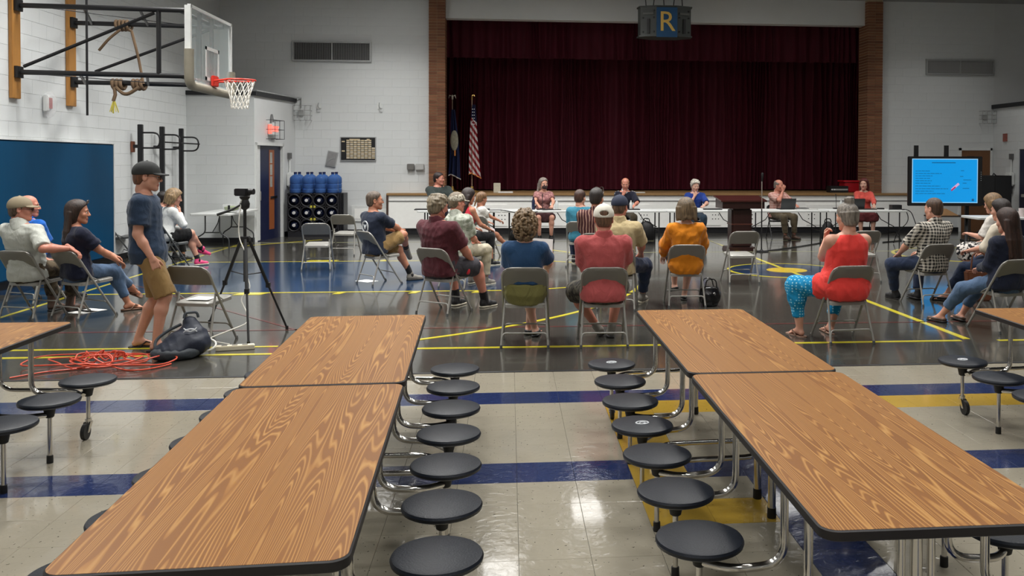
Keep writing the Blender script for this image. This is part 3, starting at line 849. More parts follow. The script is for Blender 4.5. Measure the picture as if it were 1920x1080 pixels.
MB().box((.05, 0, .06), (.1, .34, .26)).build('case', M_WHITE, ex, smooth=False, bevel=.008)
M_EXIT, _t, _b = base('exit_glow'); _b.inputs['Emission Color'].default_value = (1, .12, .08, 1); _b.inputs['Emission Strength'].default_value = 1.6; _b.inputs['Base Color'].default_value = srgb(240, 120, 110)
_t.links.new(math_(_t, 'MULTIPLY_ADD', noise(_t, coords(_t), 5), .2, .3), _b.inputs['Roughness'])
me = text_mesh('EXIT', .17, .004, True); me.materials.append(M_EXIT)
te = obj('letters', me, ex, (.106, 0, .06)); te.rotation_euler = (PI/2, 0, PI/2)
MB().box((.05, -.175, .06), (.085, .008, .2)).build('end_lens', M_EXIT, ex, smooth=False)
wg = MB()
for y in (-.26, 0, .26): wg.tube([(0, y, .26), (.2, y, .26), (.2, y, -.16), (0, y, -.16)], .006, 5)
for z in (-.16, .05, .26): wg.tube([(0, -.26, z), (.2, -.26, z), (.2, .26, z), (0, .26, z)], .006, 5)
wg.build('wire_guard', M_DKMETAL, ex)
MB().cyl((.02, 0, .22), (.02, 0, .4), .05, 10, .02).build('bracket', pm('grey_steel', (120, 120, 120), .5, .4), ex)
def dispenser(lab, x, y, z, s, rz=0.0):
    t = thing('paper_dispenser', lab, 'dispenser', (x, y, z), rz)
    MB().box((s*.07, 0, 0), (.14, .28, .34)).build('cover', M_WHITE, t, smooth=True, bevel=.03)
    MB().box((s*.05, 0, -.27), (.06, .08, .2)).build('hose', pm('grey_plastic', (96, 96, 96), .5), t, smooth=False)
    MB().cyl((s*.03, .0, .17), (s*.03, .0, .50), .018, 8).build('pipe', M_WHITE, t)
    MB().box((s*.03, .0, .56), (.06, .12, .14)).build('junction_box', pm('grey_plastic', (96, 96, 96), .5), t, smooth=False)
dispenser('white wall dispenser beside the navy door', VS(.01, 1.85).x, VS(.01, 1.85).y, 1.33, 1, VANG)
dispenser('white wall dispenser beside the black loudspeaker on the right', 12.49, 21.28, 1.38, -1)

# ---------------------------------------------------------------- back wall fittings
M_ALU = pm('aluminium_frame', (176, 178, 178), .4, .4)
M_SLAT = pm('vent_slat', (136, 136, 136), .5, .2)
def vent(lab, x0, x1, z0, z1):
    t = thing('wall_vent', lab, 'vent', ((x0+x1)/2, BY-.01, z0)); w = (x1-x0)/2; h = z1-z0
    MB().bb(-w, w, .005, .02, 0, h).build('backing', pm('vent_dark', (34, 34, 34), .7), t, smooth=False)
    f = MB(); f.bb(-w-.04, w+.04, -.05, .0, -.04, 0); f.bb(-w-.04, w+.04, -.05, 0, h, h+.04); f.bb(-w-.04, -w, -.05, 0, 0, h); f.bb(w, w+.04, -.05, 0, 0, h); f.bb(-.015, .015, -.05, 0, 0, h)
    f.build('frame', M_ALU, t, smooth=False)
    n = 44; R = Matrix.Rotation(1.05, 3, 'Z'); sm = MB().box((0, 0, h/2), (.004, .034, h), R).mesh('slat', M_SLAT, smooth=False)
    for i in range(n): obj('slat', sm, t, (-w+(i+.5)*2*w/n, -.02, 0))
vent('grey louvred wall vent high on the wall left of the stage', -5.16, -3.37, 4.21, 4.62)
vent('grey louvred wall vent high on the wall right of the stage', aty(1738, 110, BY).x, aty(1860, 110, BY).x, 4.08, 4.40)
p = aty(640, 258, BY); q = aty(704, 300, BY)
rb = thing('record_board', 'black record board with rows of pale name plates', 'board', ((p.x+q.x)/2, BY-.012, q.z)); w = (q.x-p.x)/2; h = p.z-q.z
MB().bb(-w-.02, w+.02, -.03, 0, -.02, h+.02).build('frame', M_ALU, rb, smooth=False)
MB().bb(-w, w, -.036, -.03, 0, h).build('panel', M_BLACK, rb, smooth=False)
pl = [MB(), MB()]
for r in range(10):
    for c in range(8):
        if c == 7 and r < 4: continue
        x0 = -w+.13+c*.086; z = .035+(9-r)*.047
        pl[(r+c) % 2].bb(x0, x0+.074, -.041, -.036, z, z+.03)
for x0, z in ((-w+.02, .43), (-w+.02, .2), (w-.2, h-.06)): pl[0].bb(x0, x0+.07, -.041, -.036, z, z+.03)
pl[0].bb(-w+.2, -w+.45, -.041, -.036, h-.06, h-.03)
for i, c in enumerate(((214, 196, 160), (226, 214, 190))): tag(pl[i].build('name_plate', pm('name_plate_%d' % i, c, .5), rb, smooth=False), kind='stuff')
tf = thing('tilted_frame', 'small grey framed sheet hanging tilted on the back wall', 'frame', aty(622, 298, BY-.03)); tf.rotation_euler = (0, .2, 0)
MB().box((0, 0, 0), (.25, .03, .37)).build('frame', M_ALU, tf, smooth=False, bevel=.006)
MB().box((0, -.017, 0), (.21, .004, .33)).build('sheet', pm('grey_sheet', (138, 138, 138), .6, var=.2), tf, smooth=False)
MB().tube([(-.08, -.02, -.08), (0, -.022, .0), (.08, -.02, .03)], .006, 5).build('wire', M_ALU, tf)
def cagebox(lab, px, py, wpx, hpx, inner=True):
    c = aty(px, py, BY-.06); s = BY/F_PX
    t = thing('guarded_speaker', lab, 'wall fitting', c); w, h = wpx*s/2, hpx*s/2
    MB().box((-w*.3, .03, 0), (w*.7, .06, h*.7)).build('horn', M_ALU, t, smooth=False, bevel=.01)
    g = MB()
    for x in (-w, -w/3, w/3, w): g.tube([(x, .05, h), (x, -.12, h), (x, -.12, -h), (x, .05, -h)], .006, 5)
    for z in (-h, -h/3, h/3, h): g.tube([(-w, .05, z), (-w, -.12, z), (w, -.12, z), (w, .05, z)], .006, 5)
    g.build('wire_guard', pm('light_wire', (160, 160, 160), .5, .3), t)
cagebox('wire-guarded wall fitting beside the top of the left vestibule', 568, 212, 30, 27)
cagebox('wire-guarded wall fitting beside the top of the right vestibule', 1851, 220, 28, 24)
for i, (px, lab) in enumerate(((770, 'left'), (787, 'right'))):
    b_ = MB().box((0, 0, 0), (.17 if i == 0 else .2, .08, .15)).build('switch_box', pm('grey_switch_box_%d' % i, ((110, 108, 104), (178, 178, 176))[i], .5), None, smooth=False, bevel=.01, loc=aty(px, 313, BY-.05))
    tag(b_, ('dark grey' if i == 0 else 'pale grey')+' small box on the wall beside the brick column', 'switch box')
for px, lab in ((597, 'above the water bottles'), (711, 'nearer the brick column')):
    t = thing('wall_hook', 'small metal hook on the back wall '+lab, 'hook', aty(px, 199, BY-.03))
    MB().tube(fillet([(0, .02, .08), (0, -.05, .0), (.03, -.07, -.06), (.08, -.05, -.06)], .03), .012, 6).build('hook', M_ALU, t)
    MB().box((0, .02, 0), (.1, .02, .14)).build('plate', M_WHITE, t, smooth=False)
co = MB().tube([VS(.03, .03, 3.289), VS(.03, 2.0, 3.289), (BXB+.15, 22.175, 3.289), (BXB+.15, 22.175, 3.05)], .018, 8).build('conduit', M_ALU); tag(co, 'grey conduit pipe running along the vestibule top edge', 'pipe')
va = thing('floor_vent', 'white louvred grille low on the back wall by the stage', 'vent', aty(695, 398, BY-.012))
MB().bb(-.45, .45, -.02, 0, -.22, .16).build('frame', M_WHITE, va, smooth=False)
MB().bb(-.38, .38, -.026, -.02, -.15, .09).build('grille', M_OFFW, va, smooth=False)
rs = MB().box((0, 0, 0), (.03, .16, .2)).build('red_notice', pm('red_notice_print', (150, 84, 72), .5, var=.5, scale=30), None, smooth=False, loc=(12.475, 21.6, 2.42)); tag(rs, 'small red notice on the right wall above the loudspeaker', 'sign')
# door in the back wall right of the screen, and the navy door on the right wall
d2 = MB().bb(11.63, 12.41, BY-.02, BY+.02, 0, 2.1).build('door_2', pm('brown_door_wood', (118, 80, 50), .5, var=.2, stretch=(6, 6, .6)), None, smooth=False); struct(d2)
MB().bb(11.78, 11.98, BY-.03, BY-.02, 1.2, 1.95).build('pane', pm('dark_pane', (60, 60, 62), .15), d2, smooth=False)
d3 = MB().bb(12.49, 12.53, 19.9, 20.95, 0, 2.1).build('door_3', M_NAVY, None, smooth=False); struct(d3)
MB().bb(12.44, 12.49, 20.05, 20.8, .95, 1.02).build('panic_bar', M_CHROME, d3, smooth=False)
d2f = MB(); d2f.bb(11.57, 11.63, BY-.04, BY, 0, 2.16); d2f.bb(12.41, 12.46, BY-.04, BY, 0, 2.16); d2f.bb(11.57, 12.46, BY-.04, BY, 2.1, 2.16); struct(d2f.build('trim_5', M_WHITE, smooth=False))

# ---------------------------------------------------------------- hanging speaker cluster with R
cl = aty(1248, 41, 20.9)
hc = thing('speaker_cluster', 'hanging grey speaker cluster with a blue panel and yellow letter R', 'speaker', cl)
hh = .36
M_CLUST = pm('grey_speaker_case', (66, 70, 68), .5)
outl = [(-.62, .25), (-.60, -.02), (-.24, -.16), (.24, -.16), (.60, -.02), (.62, .25), (.3, .5), (-.3, .5)]
MB().prism(outl, -hh+.03, hh-.03).build('case', M_CLUST, hc, smooth=False)
MB().prism([(x*1.05, y*1.05) for x, y in outl], hh-.03, hh).build('top_plate', M_CLUST, hc, smooth=False)
MB().prism([(x*1.05, y*1.05) for x, y in outl], -hh, -hh+.03).build('bottom_plate', M_CLUST, hc, smooth=False)
MB().bb(-.245, .245, -.19, -.16, -hh-.02, hh-.05).build('blue_panel', pm('blue_panel_paint', (28, 78, 122), .5), hc, smooth=False)
me = text_mesh('R', .66, .006, False); me.materials.append(pm('yellow_letter', (224, 184, 92), .5))
rl = obj('letter', me, hc, (0, -.197, -.04)); rl.rotation_euler = (PI/2, 0, 0)
for s in (-1, 1):
    ang = math.atan2(.14, .36)*s
    R = Matrix.Rotation(ang, 3, 'Z'); c0 = Vector((s*.42, -.09, 0))
    MB().box(c0+R @ Vector((0, -.015, .17)), (.26, .03, .05), R).build('horn_bar', pm('pale_grey_bar', (92, 94, 91), .5), hc, smooth=False)
    MB().box(c0+R @ Vector((0, -.015, -.12)), (.06, .03, .34), R).build('port', M_BLACK, hc, smooth=False)
    sc_ = MB()
    for a, b in ((-.13, .08), (.13, .08), (-.13, -.25), (.13, -.25), (.13, .24)):
        sc_.box(c0+R @ Vector((a, -.01, b)), (.035, .03, .035), R)
    sc_.build('mount_knob', M_BLACK, hc, smooth=False)
for i, x in enumerate((-.45, -.28, -.02, .2, .42)):
    MB().cyl((x, .1, hh), (x+(.06 if i % 2 else -.03), .12, CEIL-cl.z), .012, 6).build('cable', M_DKMETAL, hc)

# ---------------------------------------------------------------- flags
M_GOLD = pm('gilt_metal', (206, 170, 96), .3, .8)
def flag_cloth(h_, w0, w1, nf, seed, slant, segs=40):
    """closed folded cloth hanging from a pole: cross-section is a zig-zag ribbon"""
    rr = random.Random(seed); m = MB(); rows = 26; vs = []; L = 0
    for r in range(rows+1):
        t = r/rows; w_ = w0+(w1-w0)*t**.8
        prof = []
        for i in range(segs+1):
            u = i/segs
            x = -w_*.35+w_*u+.012*math.sin(t*5+seed)
            y = -.02+.045*math.sin(u*nf*2*PI+seed+t*.8)*min(1, .35+t)
            prof.append((x, y, -t*h_-slant*(1-u)*t*.0-slant*abs(u-.2)*t))
        L = len(prof)
        vs += prof
    n0 = len(vs); vs += [(x, y+.008, z) for x, y, z in vs]
    fs = []
    for r in range(rows):
        for i in range(L-1):
            a = r*L+i; fs.append((a, a+1, a+L+1, a+L)); fs.append((n0+a, n0+a+L, n0+a+L+1, n0+a+1))
    for r in range(rows):
        for i in (0, L-1):
            a = r*L+i; fs.append((a, a+L, n0+a+L, n0+a))
    for i in range(L-1):
        for r in (0, rows):
            a = r*L+i; fs.append((a, n0+a, n0+a+1, a+1))
    return m.add(vs, fs), vs[rows*L:(rows+1)*L]
def m_usflag():
    m, t, b = base('flag_stripes')
    tc = N(t, 'ShaderNodeTexCoord'); sp = N(t, 'ShaderNodeSeparateXYZ'); t.links.new(tc.outputs['Object'], sp.inputs[0])
    s = math_(t, 'ADD', math_(t, 'MULTIPLY', sp.outputs[0], .95), math_(t, 'MULTIPLY', sp.outputs[2], .62))
    f = math_(t, 'GREATER_THAN', math_(t, 'FRACT', math_(t, 'MULTIPLY', s, 8.5)), .5)
    c = setc(t, None, f, srgb(214, 206, 206), srgb(142, 26, 36))
    k = math_(t, 'GREATER_THAN', math_(t, 'MULTIPLY_ADD', sp.outputs[0], .9, sp.outputs[2]), -.36)
    setc(t, b, k, c, srgb(26, 30, 66)); b.inputs['Roughness'].default_value = .6
    bump(t, b, noise(t, coords(t), 40), .1, .005)
    return m
FY_ = 22.75
def flag(lab, px, us):
    x = aty(px, 300, FY_).x; t = thing('flag_on_stand', lab, 'flag', (x, FY_, 1.0))
    MB().lathe([(.17, 0), (.17, .02), (.12, .04), (.05, .06), (.035, .14), (.02, .15)], 24).build('base', M_GOLD, t)
    top = 2.32
    MB().cyl((0, 0, .1), (0, 0, top), .013, 10).build('pole', pm('pole_wood', (150, 128, 110), .4, .2), t)
    if us:
        MB().tube(fillet([(0, 0, top), (0, 0, top+.1), (.04, 0, top+.13), (.06, 0, top+.09)], .03), .016, 8).build('finial', M_GOLD, t)
    else:
        e = MB().sphere((0, 0, top+.06), (.03, .025, .07), 10, 8)
        for s in (-1, 1): e.tube([(0, 0, top+.08), (s*.07, 0, top+.11), (s*.09, 0, top+.03)], [.02, .016, .006], 7)
        e.build('eagle_finial', pm('silver_finial', (190, 184, 170), .35, .6), t)
    m, hem = flag_cloth(1.72 if us else 1.62, .08, .30 if us else .30, 3 if us else 2.5, 2 if us else 5, .16)
    fm = m_usflag() if us else pm('navy_flag_cloth', (22, 34, 72), .6)
    fo = m.build('cloth', fm, t, loc=(.02, -.02, top-.12 if us else top-.25))
    fr_ = MB().tube([Vector(p) for p in hem], .014, 6)
    fr_.build('fringe', pm('gold_fringe', (214, 140, 74), .8) if us else pm('white_fringe', (214, 214, 210), .8), fo)
    if us:
        stc = MB()
        for i in range(6):
            for j in range(2):
                xx = -.005+j*.042; zz = -.10-i*.075
                if zz+.9*xx > -.36-.16: stc.sphere((xx, -.075, zz-.02), (.013, .006, .013), 6, 4)
        stc.build('star', M_EMB, fo)
    else:
        sl = MB().sphere((.035, -.055, -.78), (.10, .03, .26), 16, 12).build('seal', pm('grey_green_seal', (150, 148, 130), .7, var=.5, scale=22), fo)
        MB().tube([(.05, -.07, -1.02), (.05, -.075, -1.16)], .022, 6).build('tassel', pm('gold_fringe', (214, 140, 74), .8), fo)
flag('navy state flag with pale seal on a gilt stand at the left of the stage', 848, False)
flag('striped red and white flag with starred navy corner on the stage', 885, True)

# ---------------------------------------------------------------- water bottle rack
rx0, rx1 = -5.12, -3.98; RYF = 21.35
rk = thing('bottle_rack', 'black plastic rack holding blue water bottles against the back wall', 'rack', ((rx0+rx1)/2, RYF, 0))
RW = (rx1-rx0)/2
M_RACK = pm('black_rack_plastic', (26, 26, 32), .45)
f = MB()
MB().bb(-RW, RW+.14, .0, .5, .0, .12).build('pallet', M_RACK, rk, smooth=False)
for i in range(4):
    z = .12+i*.29
    MB().bb(-RW, RW, 0, .5, z, z+.03).build('shelf', M_RACK, rk, smooth=False)
for i in range(5):
    x = -RW+i*2*RW/4
    MB().bb(x-.012, x+.012, 0, .5, .12, 1.02).build('divider', M_RACK, rk, smooth=False)
MB().bb(-RW, RW, .46, .5, .12, 1.02).build('back_panel', M_RACK, rk, smooth=False)
for k in range(4): MB().bb(RW+.01+.035*k, RW+.028+.035*k, 0, .5, .12, 1.02).build('side_slat', M_RACK, rk, smooth=False)
cr = MB().tube([(.135*math.cos(a), 0, .135*math.sin(a)) for a in [2*PI*i/28 for i in range(28)]], .02, 8, closed=True).mesh('cradle_ring', M_RACK)
for r in range(3):
    for c in range(4): obj('cradle_ring', cr, rk, (-RW+(c+.5)*2*RW/4, -.0, .12+.155+r*.29))
for r in (1, 2):
    for s in (-1, 1): MB().bb(s*.04-.025, s*.04+.025, -.012, .0, .12+r*.29-.02, .12+r*.29+.035).build('latch', pm('yellow_latch', (186, 178, 66), .5), rk, smooth=False)
def m_bottle():
    m, t, b = base('blue_water_bottle'); n = noise(t, coords(t), 6)
    setc(t, b, n, srgb(40, 76, 150), srgb(96, 138, 200))
    b.inputs['Roughness'].default_value = .08; b.inputs['Transmission Weight'].default_value = .35; b.inputs['IOR'].default_value = 1.2
    return m
M_BOT = m_bottle()
M_BOTD = pm('dark_blue_bottle', (20, 26, 50), .1, var=.2)
prof = [(.02, 0), (.115, .0), (.128, .02), (.128, .09), (.120, .10), (.128, .12), (.128, .2), (.120, .21), (.128, .23), (.128, .33), (.115, .37), (.07, .41), (.034, .43), (.032, .475), (.025, .48)]
bm_up = MB().lathe(prof, 24).mesh('water_bottle', M_BOT); bm_ly = MB().lathe(prof, 20).mesh('water_bottle', M_BOTD)
capm = MB().lathe([(.028, .0), (.038, .002), (.038, .035), (.03, .04)], 14).mesh('cap', pm('navy_cap', (22, 30, 74), .4))
capw = MB().lathe([(.010, .0), (.036, .0), (.038, .004), (.036, .03), (.01, .032)], 14).mesh('cap', pm('white_cap', (206, 206, 206), .4))
rowname = ('bottom', 'middle', 'top')
for r in range(3):
    for c in range(4):
        if r == 0 and c == 3: continue
        o = obj('water_bottle', bm_ly, None, ((rx0+rx1)/2-RW+(c+.5)*2*RW/4, RYF+.44, .12+.155+r*.29)); o.rotation_euler = (PI/2, 0, 0)
        tag(o, 'dark water bottle lying in the rack, %s row, %s from the left' % (rowname[r], ('first', 'second', 'third', 'fourth')[c]), 'bottle', 'water bottles lying in the rack')
        obj('cap', capw, o, (0, 0, .452))
for r in range(2):
    for c in range(4):
        o = obj('water_bottle', bm_up, None, ((rx0+rx1)/2-RW+(c+.5)*2*RW/4+(.03 if r else 0), RYF+.14+.27*r, 1.022))
        tag(o, 'clear blue water bottle standing on the rack, %s row, %s from the left' % (('front', 'rear')[r], ('first', 'second', 'third', 'fourth')[c]), 'bottle', 'blue water bottles standing on top of the rack')
        obj('cap', capm, o, (0, 0, .45))

# ---------------------------------------------------------------- display on a stand
TVY = 18.7
a = aty(1707, 293, TVY); b_ = aty(1835, 386, TVY)
tvw, tvh = (b_.x-a.x), (a.z-b_.z)
tv = thing('display_screen', 'large flat display on a black stand showing a bright blue slide', 'display', ((a.x+b_.x)/2, TVY, 0), math.radians(-7))
zc = (a.z+b_.z)/2
MB().box((0, 0, zc), (tvw*1.02, .08, tvh)).build('bezel', M_BLACK, tv, smooth=False, bevel=.012)
def m_emit(name, col, s):
    m, t, b = base(name); b.inputs['Base Color'].default_value = (0.01, 0.01, 0.01, 1)
    n = noise(t, coords(t), 1.2, 2); c = srgb(*col)
    mx = setc(t, None, n, tuple(x*.92 for x in c[:3])+(1,), c)
    t.links.new(mx, b.inputs['Emission Color']); b.inputs['Emission Strength'].default_value = s
    b.inputs['Roughness'].default_value = .3
    return m
M_SCR = m_emit('screen_blue', (0, 152, 228), 1.0); M_SCRB = m_emit('screen_border', (150, 205, 240), 1.0); M_SCRT = m_emit('screen_text', (8, 88, 140), 1.0)
M_SCRR = m_emit('screen_red', (180, 40, 90), 1.0); M_SCRP = m_emit('screen_pink', (210, 170, 215), 1.0)
sw_, sh_ = tvw*.905, tvh*.89; ox = -.012
scr = MB().box((ox, -.042, zc+.008), (sw_, .004, sh_)).build('screen_edge', M_SCRB, tv, smooth=False)
MB().box((ox, -.0445, zc+.008), (sw_*.975, .003, sh_*.965)).build('screen', M_SCR, scr, smooth=False)
tx = MB()
def trow(u0, u1, v, hgt=.012): tx.box((ox+sw_*(-.5+(u0+u1)/2), -.0465, zc+.008+sh_*(.5-v)), (sw_*(u1-u0), .002, hgt))
trow(.30, .66, .09, .018)
for u1, v in ((.27, .28), (.45, .335), (.31, .39), (.29, .445), (.30, .50), (.28, .555), (.43, .62), (.55, .68), (.33, .735), (.5, .79)):
    u = .05
    while u < u1-.01:
        e = min(u1, u+RND.uniform(.035, .07)); trow(u, e, v); u = e+.008
for u0, u1, v in ((.74, .79, .27), (.73, .78, .40), (.78, .90, .48), (.77, .83, .55), (.77, .87, .67)): trow(u0, u1, v)
trow(.91, .945, .93, .05)
tag(tx.build('slide_text', M_SCRT, scr, smooth=False), kind='stuff')
R = Matrix.Rotation(-.72, 3, 'Y')
MB().box((ox+sw_*.16, -.046, zc+.008-sh_*.13), (.20, .002, .05), R).build('slide_shape', M_SCRP, scr, smooth=False)
MB().box((ox+sw_*.13, -.0475, zc+.008-sh_*.18), (.12, .002, .03), R).build('slide_shape', M_SCRR, scr, smooth=False)
for px in (1722, 1776):
    x = aty(px, 340, TVY).x-(a.x+b_.x)/2
    MB().box((x, .08, a.z+.02), (.09, .04, .44)).build('mount_bar', M_BLACK, tv, smooth=False)
for x in (-.30, .52):
    MB().box((x, .10, (zc)/2+.08), (.08, .05, zc-.16)).build('post', M_BLACK, tv, smooth=False)
    MB().box((x, -.02, .06), (.07, .8, .06)).build('foot', M_BLACK, tv, smooth=False)
MB().tube([(.52, .08, .55), (.36, -.3, .06)], .035, 8).build('brace', M_BLACK, tv)
MB().box((.1, .02, .62), (.95, .36, .03)).build('shelf', pm('dark_shelf', (52, 42, 36), .5), tv, smooth=False)
cb = MB().prism_ax([(-.22, 0), (.24, 0), (-.05, .15), (-.22, .16)], -.12, .12, 'y').build('cardboard_box', pm('cardboard', (176, 136, 96), .7), None, smooth=False, loc=((a.x+b_.x)/2+.02, TVY-.02, .636)); tag(cb, 'open cardboard box on the display stand shelf', 'box')
for k in range(5): MB().sphere((tvw*.49, -.042, zc+.02+k*.045), .008, 6, 4).build('button', M_EMB, tv)

# loudspeaker on the right
p0 = aty(1864, 357, 20.6)
ls = thing('loudspeaker', 'large black loudspeaker on a pole stand at the right wall', 'speaker', (p0.x, 20.6, 0), .25)
lz = p0.z
MB().prism([(-.30, .28), (-.26, -.28), (.26, -.28), (.30, .28)], lz-.36, lz+.36).build('cabinet', pm('black_speaker_carpet', (26, 27, 29), .8, bmp=.4, bscale=120), ls, smooth=False)
MB().bb(-.23, .23, -.295, -.28, lz-.33, lz+.33).build('grille', pm('speaker_grille', (32, 33, 35), .6, bmp=.6, bscale=220), ls, smooth=False)
MB().tube([(-.05, .0, lz+.36), (-.02, 0, lz+.41), (.05, 0, lz+.36)], .015, 6).build('handle', M_BLACK, ls)
MB().cyl((0, 0, .2), (0, 0, lz-.36), .025, 10).build('pole', M_DKMETAL, ls)
for k in range(3):
    a_ = k*2*PI/3; MB().cyl((0, 0, .45), (.45*math.cos(a_), .45*math.sin(a_), .02), .014, 8).build('leg', M_DKMETAL, ls)

# right hand folding table with small things
rt_ = folding_table('white folding table at the right edge behind the seated women', 9.85, 16.6, -3, 1.9, .75, group='')
if 'group' in rt_: del rt_['group']
def cup(lab, px, py, y, r, h, col, z=.742):
    p = aty(px, py, y); o = MB().lathe([(r*.8, 0), (r, h*.5), (r*1.02, h), (r*.8, h*1.01)], 14).build('cup', pm(lab.replace(' ', '_')[:24], col, .5), None, loc=(p.x, y, z)); tag(o, lab, 'cup')
cup('small white cup on the right folding table', 1906, 400, 16.6, .05, .10, (224, 224, 220))
cup('white paper tub on the right folding table', 1916, 400, 16.5, .06, .16, (214, 200, 198))

# ---------------------------------------------------------------- lectern and microphone stand
M_CHERRY = pm('dark_cherry_wood', (46, 22, 20), .35, var=.25, scale=5, stretch=(4, 4, .6))
lec = thing('lectern', 'dark cherry wood lectern with slanted top before the tables', 'lectern', (4.64, 17.75, 0), .02)
MB().prism_ax([(-.3, .0), (.3, .0), (.28, .07), (-.28, .07)], -.24, .24, 'y').build('base', M_CHERRY, lec, smooth=False)
MB().bb(-.21, .21, -.17, .17, .07, .85).build('column', M_CHERRY, lec, smooth=False, bevel=.03)
MB().bb(-.215, .215, -.18, .18, .52, .545).build('band', pm('cherry_band', (92, 52, 44), .3), lec, smooth=False)
MB().prism_ax([(-.28, .85), (.28, .85), (.28, 1.06), (-.28, .98)], -.43, .43, 'x').build('reading_box', M_CHERRY, lec, smooth=False)
tp = MB().prism_ax([(-.32, .985), (.31, 1.065), (.31, 1.095), (-.32, 1.015)], -.47, .47, 'x').build('reading_top', pm('cherry_top', (62, 28, 25), .25, var=.2), lec, smooth=False)
ms = thing('microphone_stand', 'microphone on a chrome stand beside the lectern', 'microphone', (4.98, 17.35, 0))
MB().lathe([(.14, 0), (.14, .015), (.03, .03), (.02, .05)], 20).build('base', M_BLACK, ms)
MB().cyl((0, 0, .03), (0, 0, .85), .013, 8).build('lower_tube', M_BLACK, ms)
MB().cyl((0, 0, .85), (0, 0, 1.40), .010, 8).build('upper_tube', M_CHROME, ms)
MB().tube([(0, 0, 1.40), (0, -.02, 1.45), (0, -.03, 1.55), (0, -.03, 1.57)], [.014, .018, .026, .015], 10).build('microphone', M_BLACK, ms)
for lab, pts in (('black cable on the floor from the microphone stand towards the right', [fl(1432, 472), fl(1480, 466), fl(1530, 458), fl(1570, 449)]), ('black cables trailing on the floor before the right table', [fl(1645, 440), fl(1680, 436), fl(1690, 452), fl(1655, 455)]), ('black cable lying under the lectern table', [fl(1340, 436), fl(1375, 436), fl(1400, 437)])):
    o = MB().tube([Vector((q.x, q.y, .012)) for q in pts], .011, 6).build('cable', M_RUB); tag(o, lab, 'cable')

# ---------------------------------------------------------------- things on the row of tables (table top at .74)
TT = .741
def onrow(px, y=19.35): return aty(px, 390, y).x
def laptop(lab, px, y, deg):
    t = thing('laptop', lab, 'laptop', (onrow(px, y), y, TT), math.radians(deg))
    MB().bb(-.17, .17, -.12, .12, 0, .018).build('base', M_BLACK, t, smooth=False)
    R = Matrix.Rotation(.25, 3, 'X')
    MB().box(Vector((0, -.13, .01))+R @ Vector((0, 0, .12)), (.34, .012, .24), R).build('lid', pm('dark_laptop_lid', (42, 44, 46), .4), t, smooth=False, bevel=.004)
laptop('open dark laptop before the man in the checked shirt', 1473, 19.3, 5)
laptop('open dark laptop before the red-haired woman', 1603, 19.25, -4)
def pbottle(lab, px, y, col, h=.22, r=.032):
    o = MB().lathe([(r*.9, 0), (r, .01), (r, h*.7), (r*.45, h*.85), (r*.42, h), (r*.3, h*1.01)], 14).build('bottle', pm(lab.replace(' ', '_')[:30], col, .25), None, loc=(onrow(px, y), y, TT)); tag(o, lab, 'bottle')
pbottle('tall navy drink bottle before the masked woman', 1000, 19.3, (26, 34, 62), .27, .035)
pbottle('clear plastic water bottle right of the masked woman', 1044, 19.3, (196, 200, 200))
pbottle('small clear bottle before the man in navy uniform', 1183, 19.2, (206, 208, 206), .2)
pbottle('small white bottle on the fifth table', 1577, 19.3, (190, 192, 190), .22)
def flat(name, lab, cat, px, y, d, col, rough=.5, deg=0, z=TT):
    o = MB().bb(-d[0]/2, d[0]/2, -d[1]/2, d[1]/2, 0, d[2]).build(name, pm(lab.replace(' ', '_')[:40], col, rough), None, smooth=False, bevel=min(.004, d[2]*.3), loc=(onrow(px, y), y, z), rz=math.radians(deg)); tag(o, lab, cat); return o
flat('folder', 'black folder on the left end of the table row', 'folder', 800, 19.3, (.5, .3, .02), (30, 30, 32))
flat('folder', 'black folder beside the child on the first table', 'folder', 905, 19.3, (.3, .25, .02), (28, 28, 30))
flat('folder', 'black folder before the masked woman', 'folder', 1022, 19.25, (.36, .25, .015), (36, 32, 32))
flat('paper_sheet', 'pale sheet on the table right of the masked woman', 'paper', 1062, 19.3, (.4, .25, .006), (166, 164, 150))
flat('folder', 'black folder before the man in navy uniform', 'folder', 1188, 19.15, (.26, .22, .02), (30, 28, 30))
flat('binder', 'white binder before the man in blue', 'binder', 1298, 19.2, (.42, .26, .03), (220, 220, 218))
flat('folder', 'black folder beside the lectern on the table', 'folder', 1335, 19.2, (.4, .26, .02), (34, 34, 36))
flat('paper_sheet', 'stack of papers right of the first laptop', 'paper', 1510, 19.2, (.5, .25, .012), (190, 190, 186), deg=6)
flat('folder', 'dark papers beside the first laptop', 'folder', 1500, 19.35, (.35, .2, .025), (48, 48, 50))
flat('folder', 'dark notebook under the second laptop edge', 'notebook', 1625, 19.1, (.4, .2, .02), (52, 46, 44))
flat('black_box', 'small black device at the right end of the tables', 'device', 1679, 19.2, (.22, .18, .1), (26, 26, 28))
flat('black_box', 'small black adapter left of the device on the table', 'adapter', 1651, 19.2, (.14, .1, .03), (24, 24, 26))
flat('name_card', 'pale name card standing behind the man in navy uniform', 'card', 1194, 22.05, (.4, .12, .03), (186, 184, 176), z=1.0)
for px, lab in ((1017, 'before the masked woman'), (1568, 'left of the second laptop')):
    t = thing('table_microphone', 'small black gooseneck microphone '+lab, 'microphone', (onrow(px, 19.4), 19.4, TT))
    MB().bb(-.06, .06, -.05, .05, 0, .025).build('base', M_BLACK, t, smooth=False)
    MB().tube([(0, 0, .02), (0, .01, .2), (.0, .04, .33)], [.006, .006, .012], 8).build('neck', M_BLACK, t)
def cable3(lab, pts, r=.009):
    o = MB().tube(fillet(pts, .2, 6), r, 6).build('cable', M_RUB); tag(o, lab, 'cable')
e = xs1
cable3('black cable hanging off the right end of the table row', [(e-.35, 19.0, .75), (e-.02, 18.85, .76), (e+.05, 18.85, .5), (e-.2, 18.9, .25), (e-.28, 18.9, .012)])
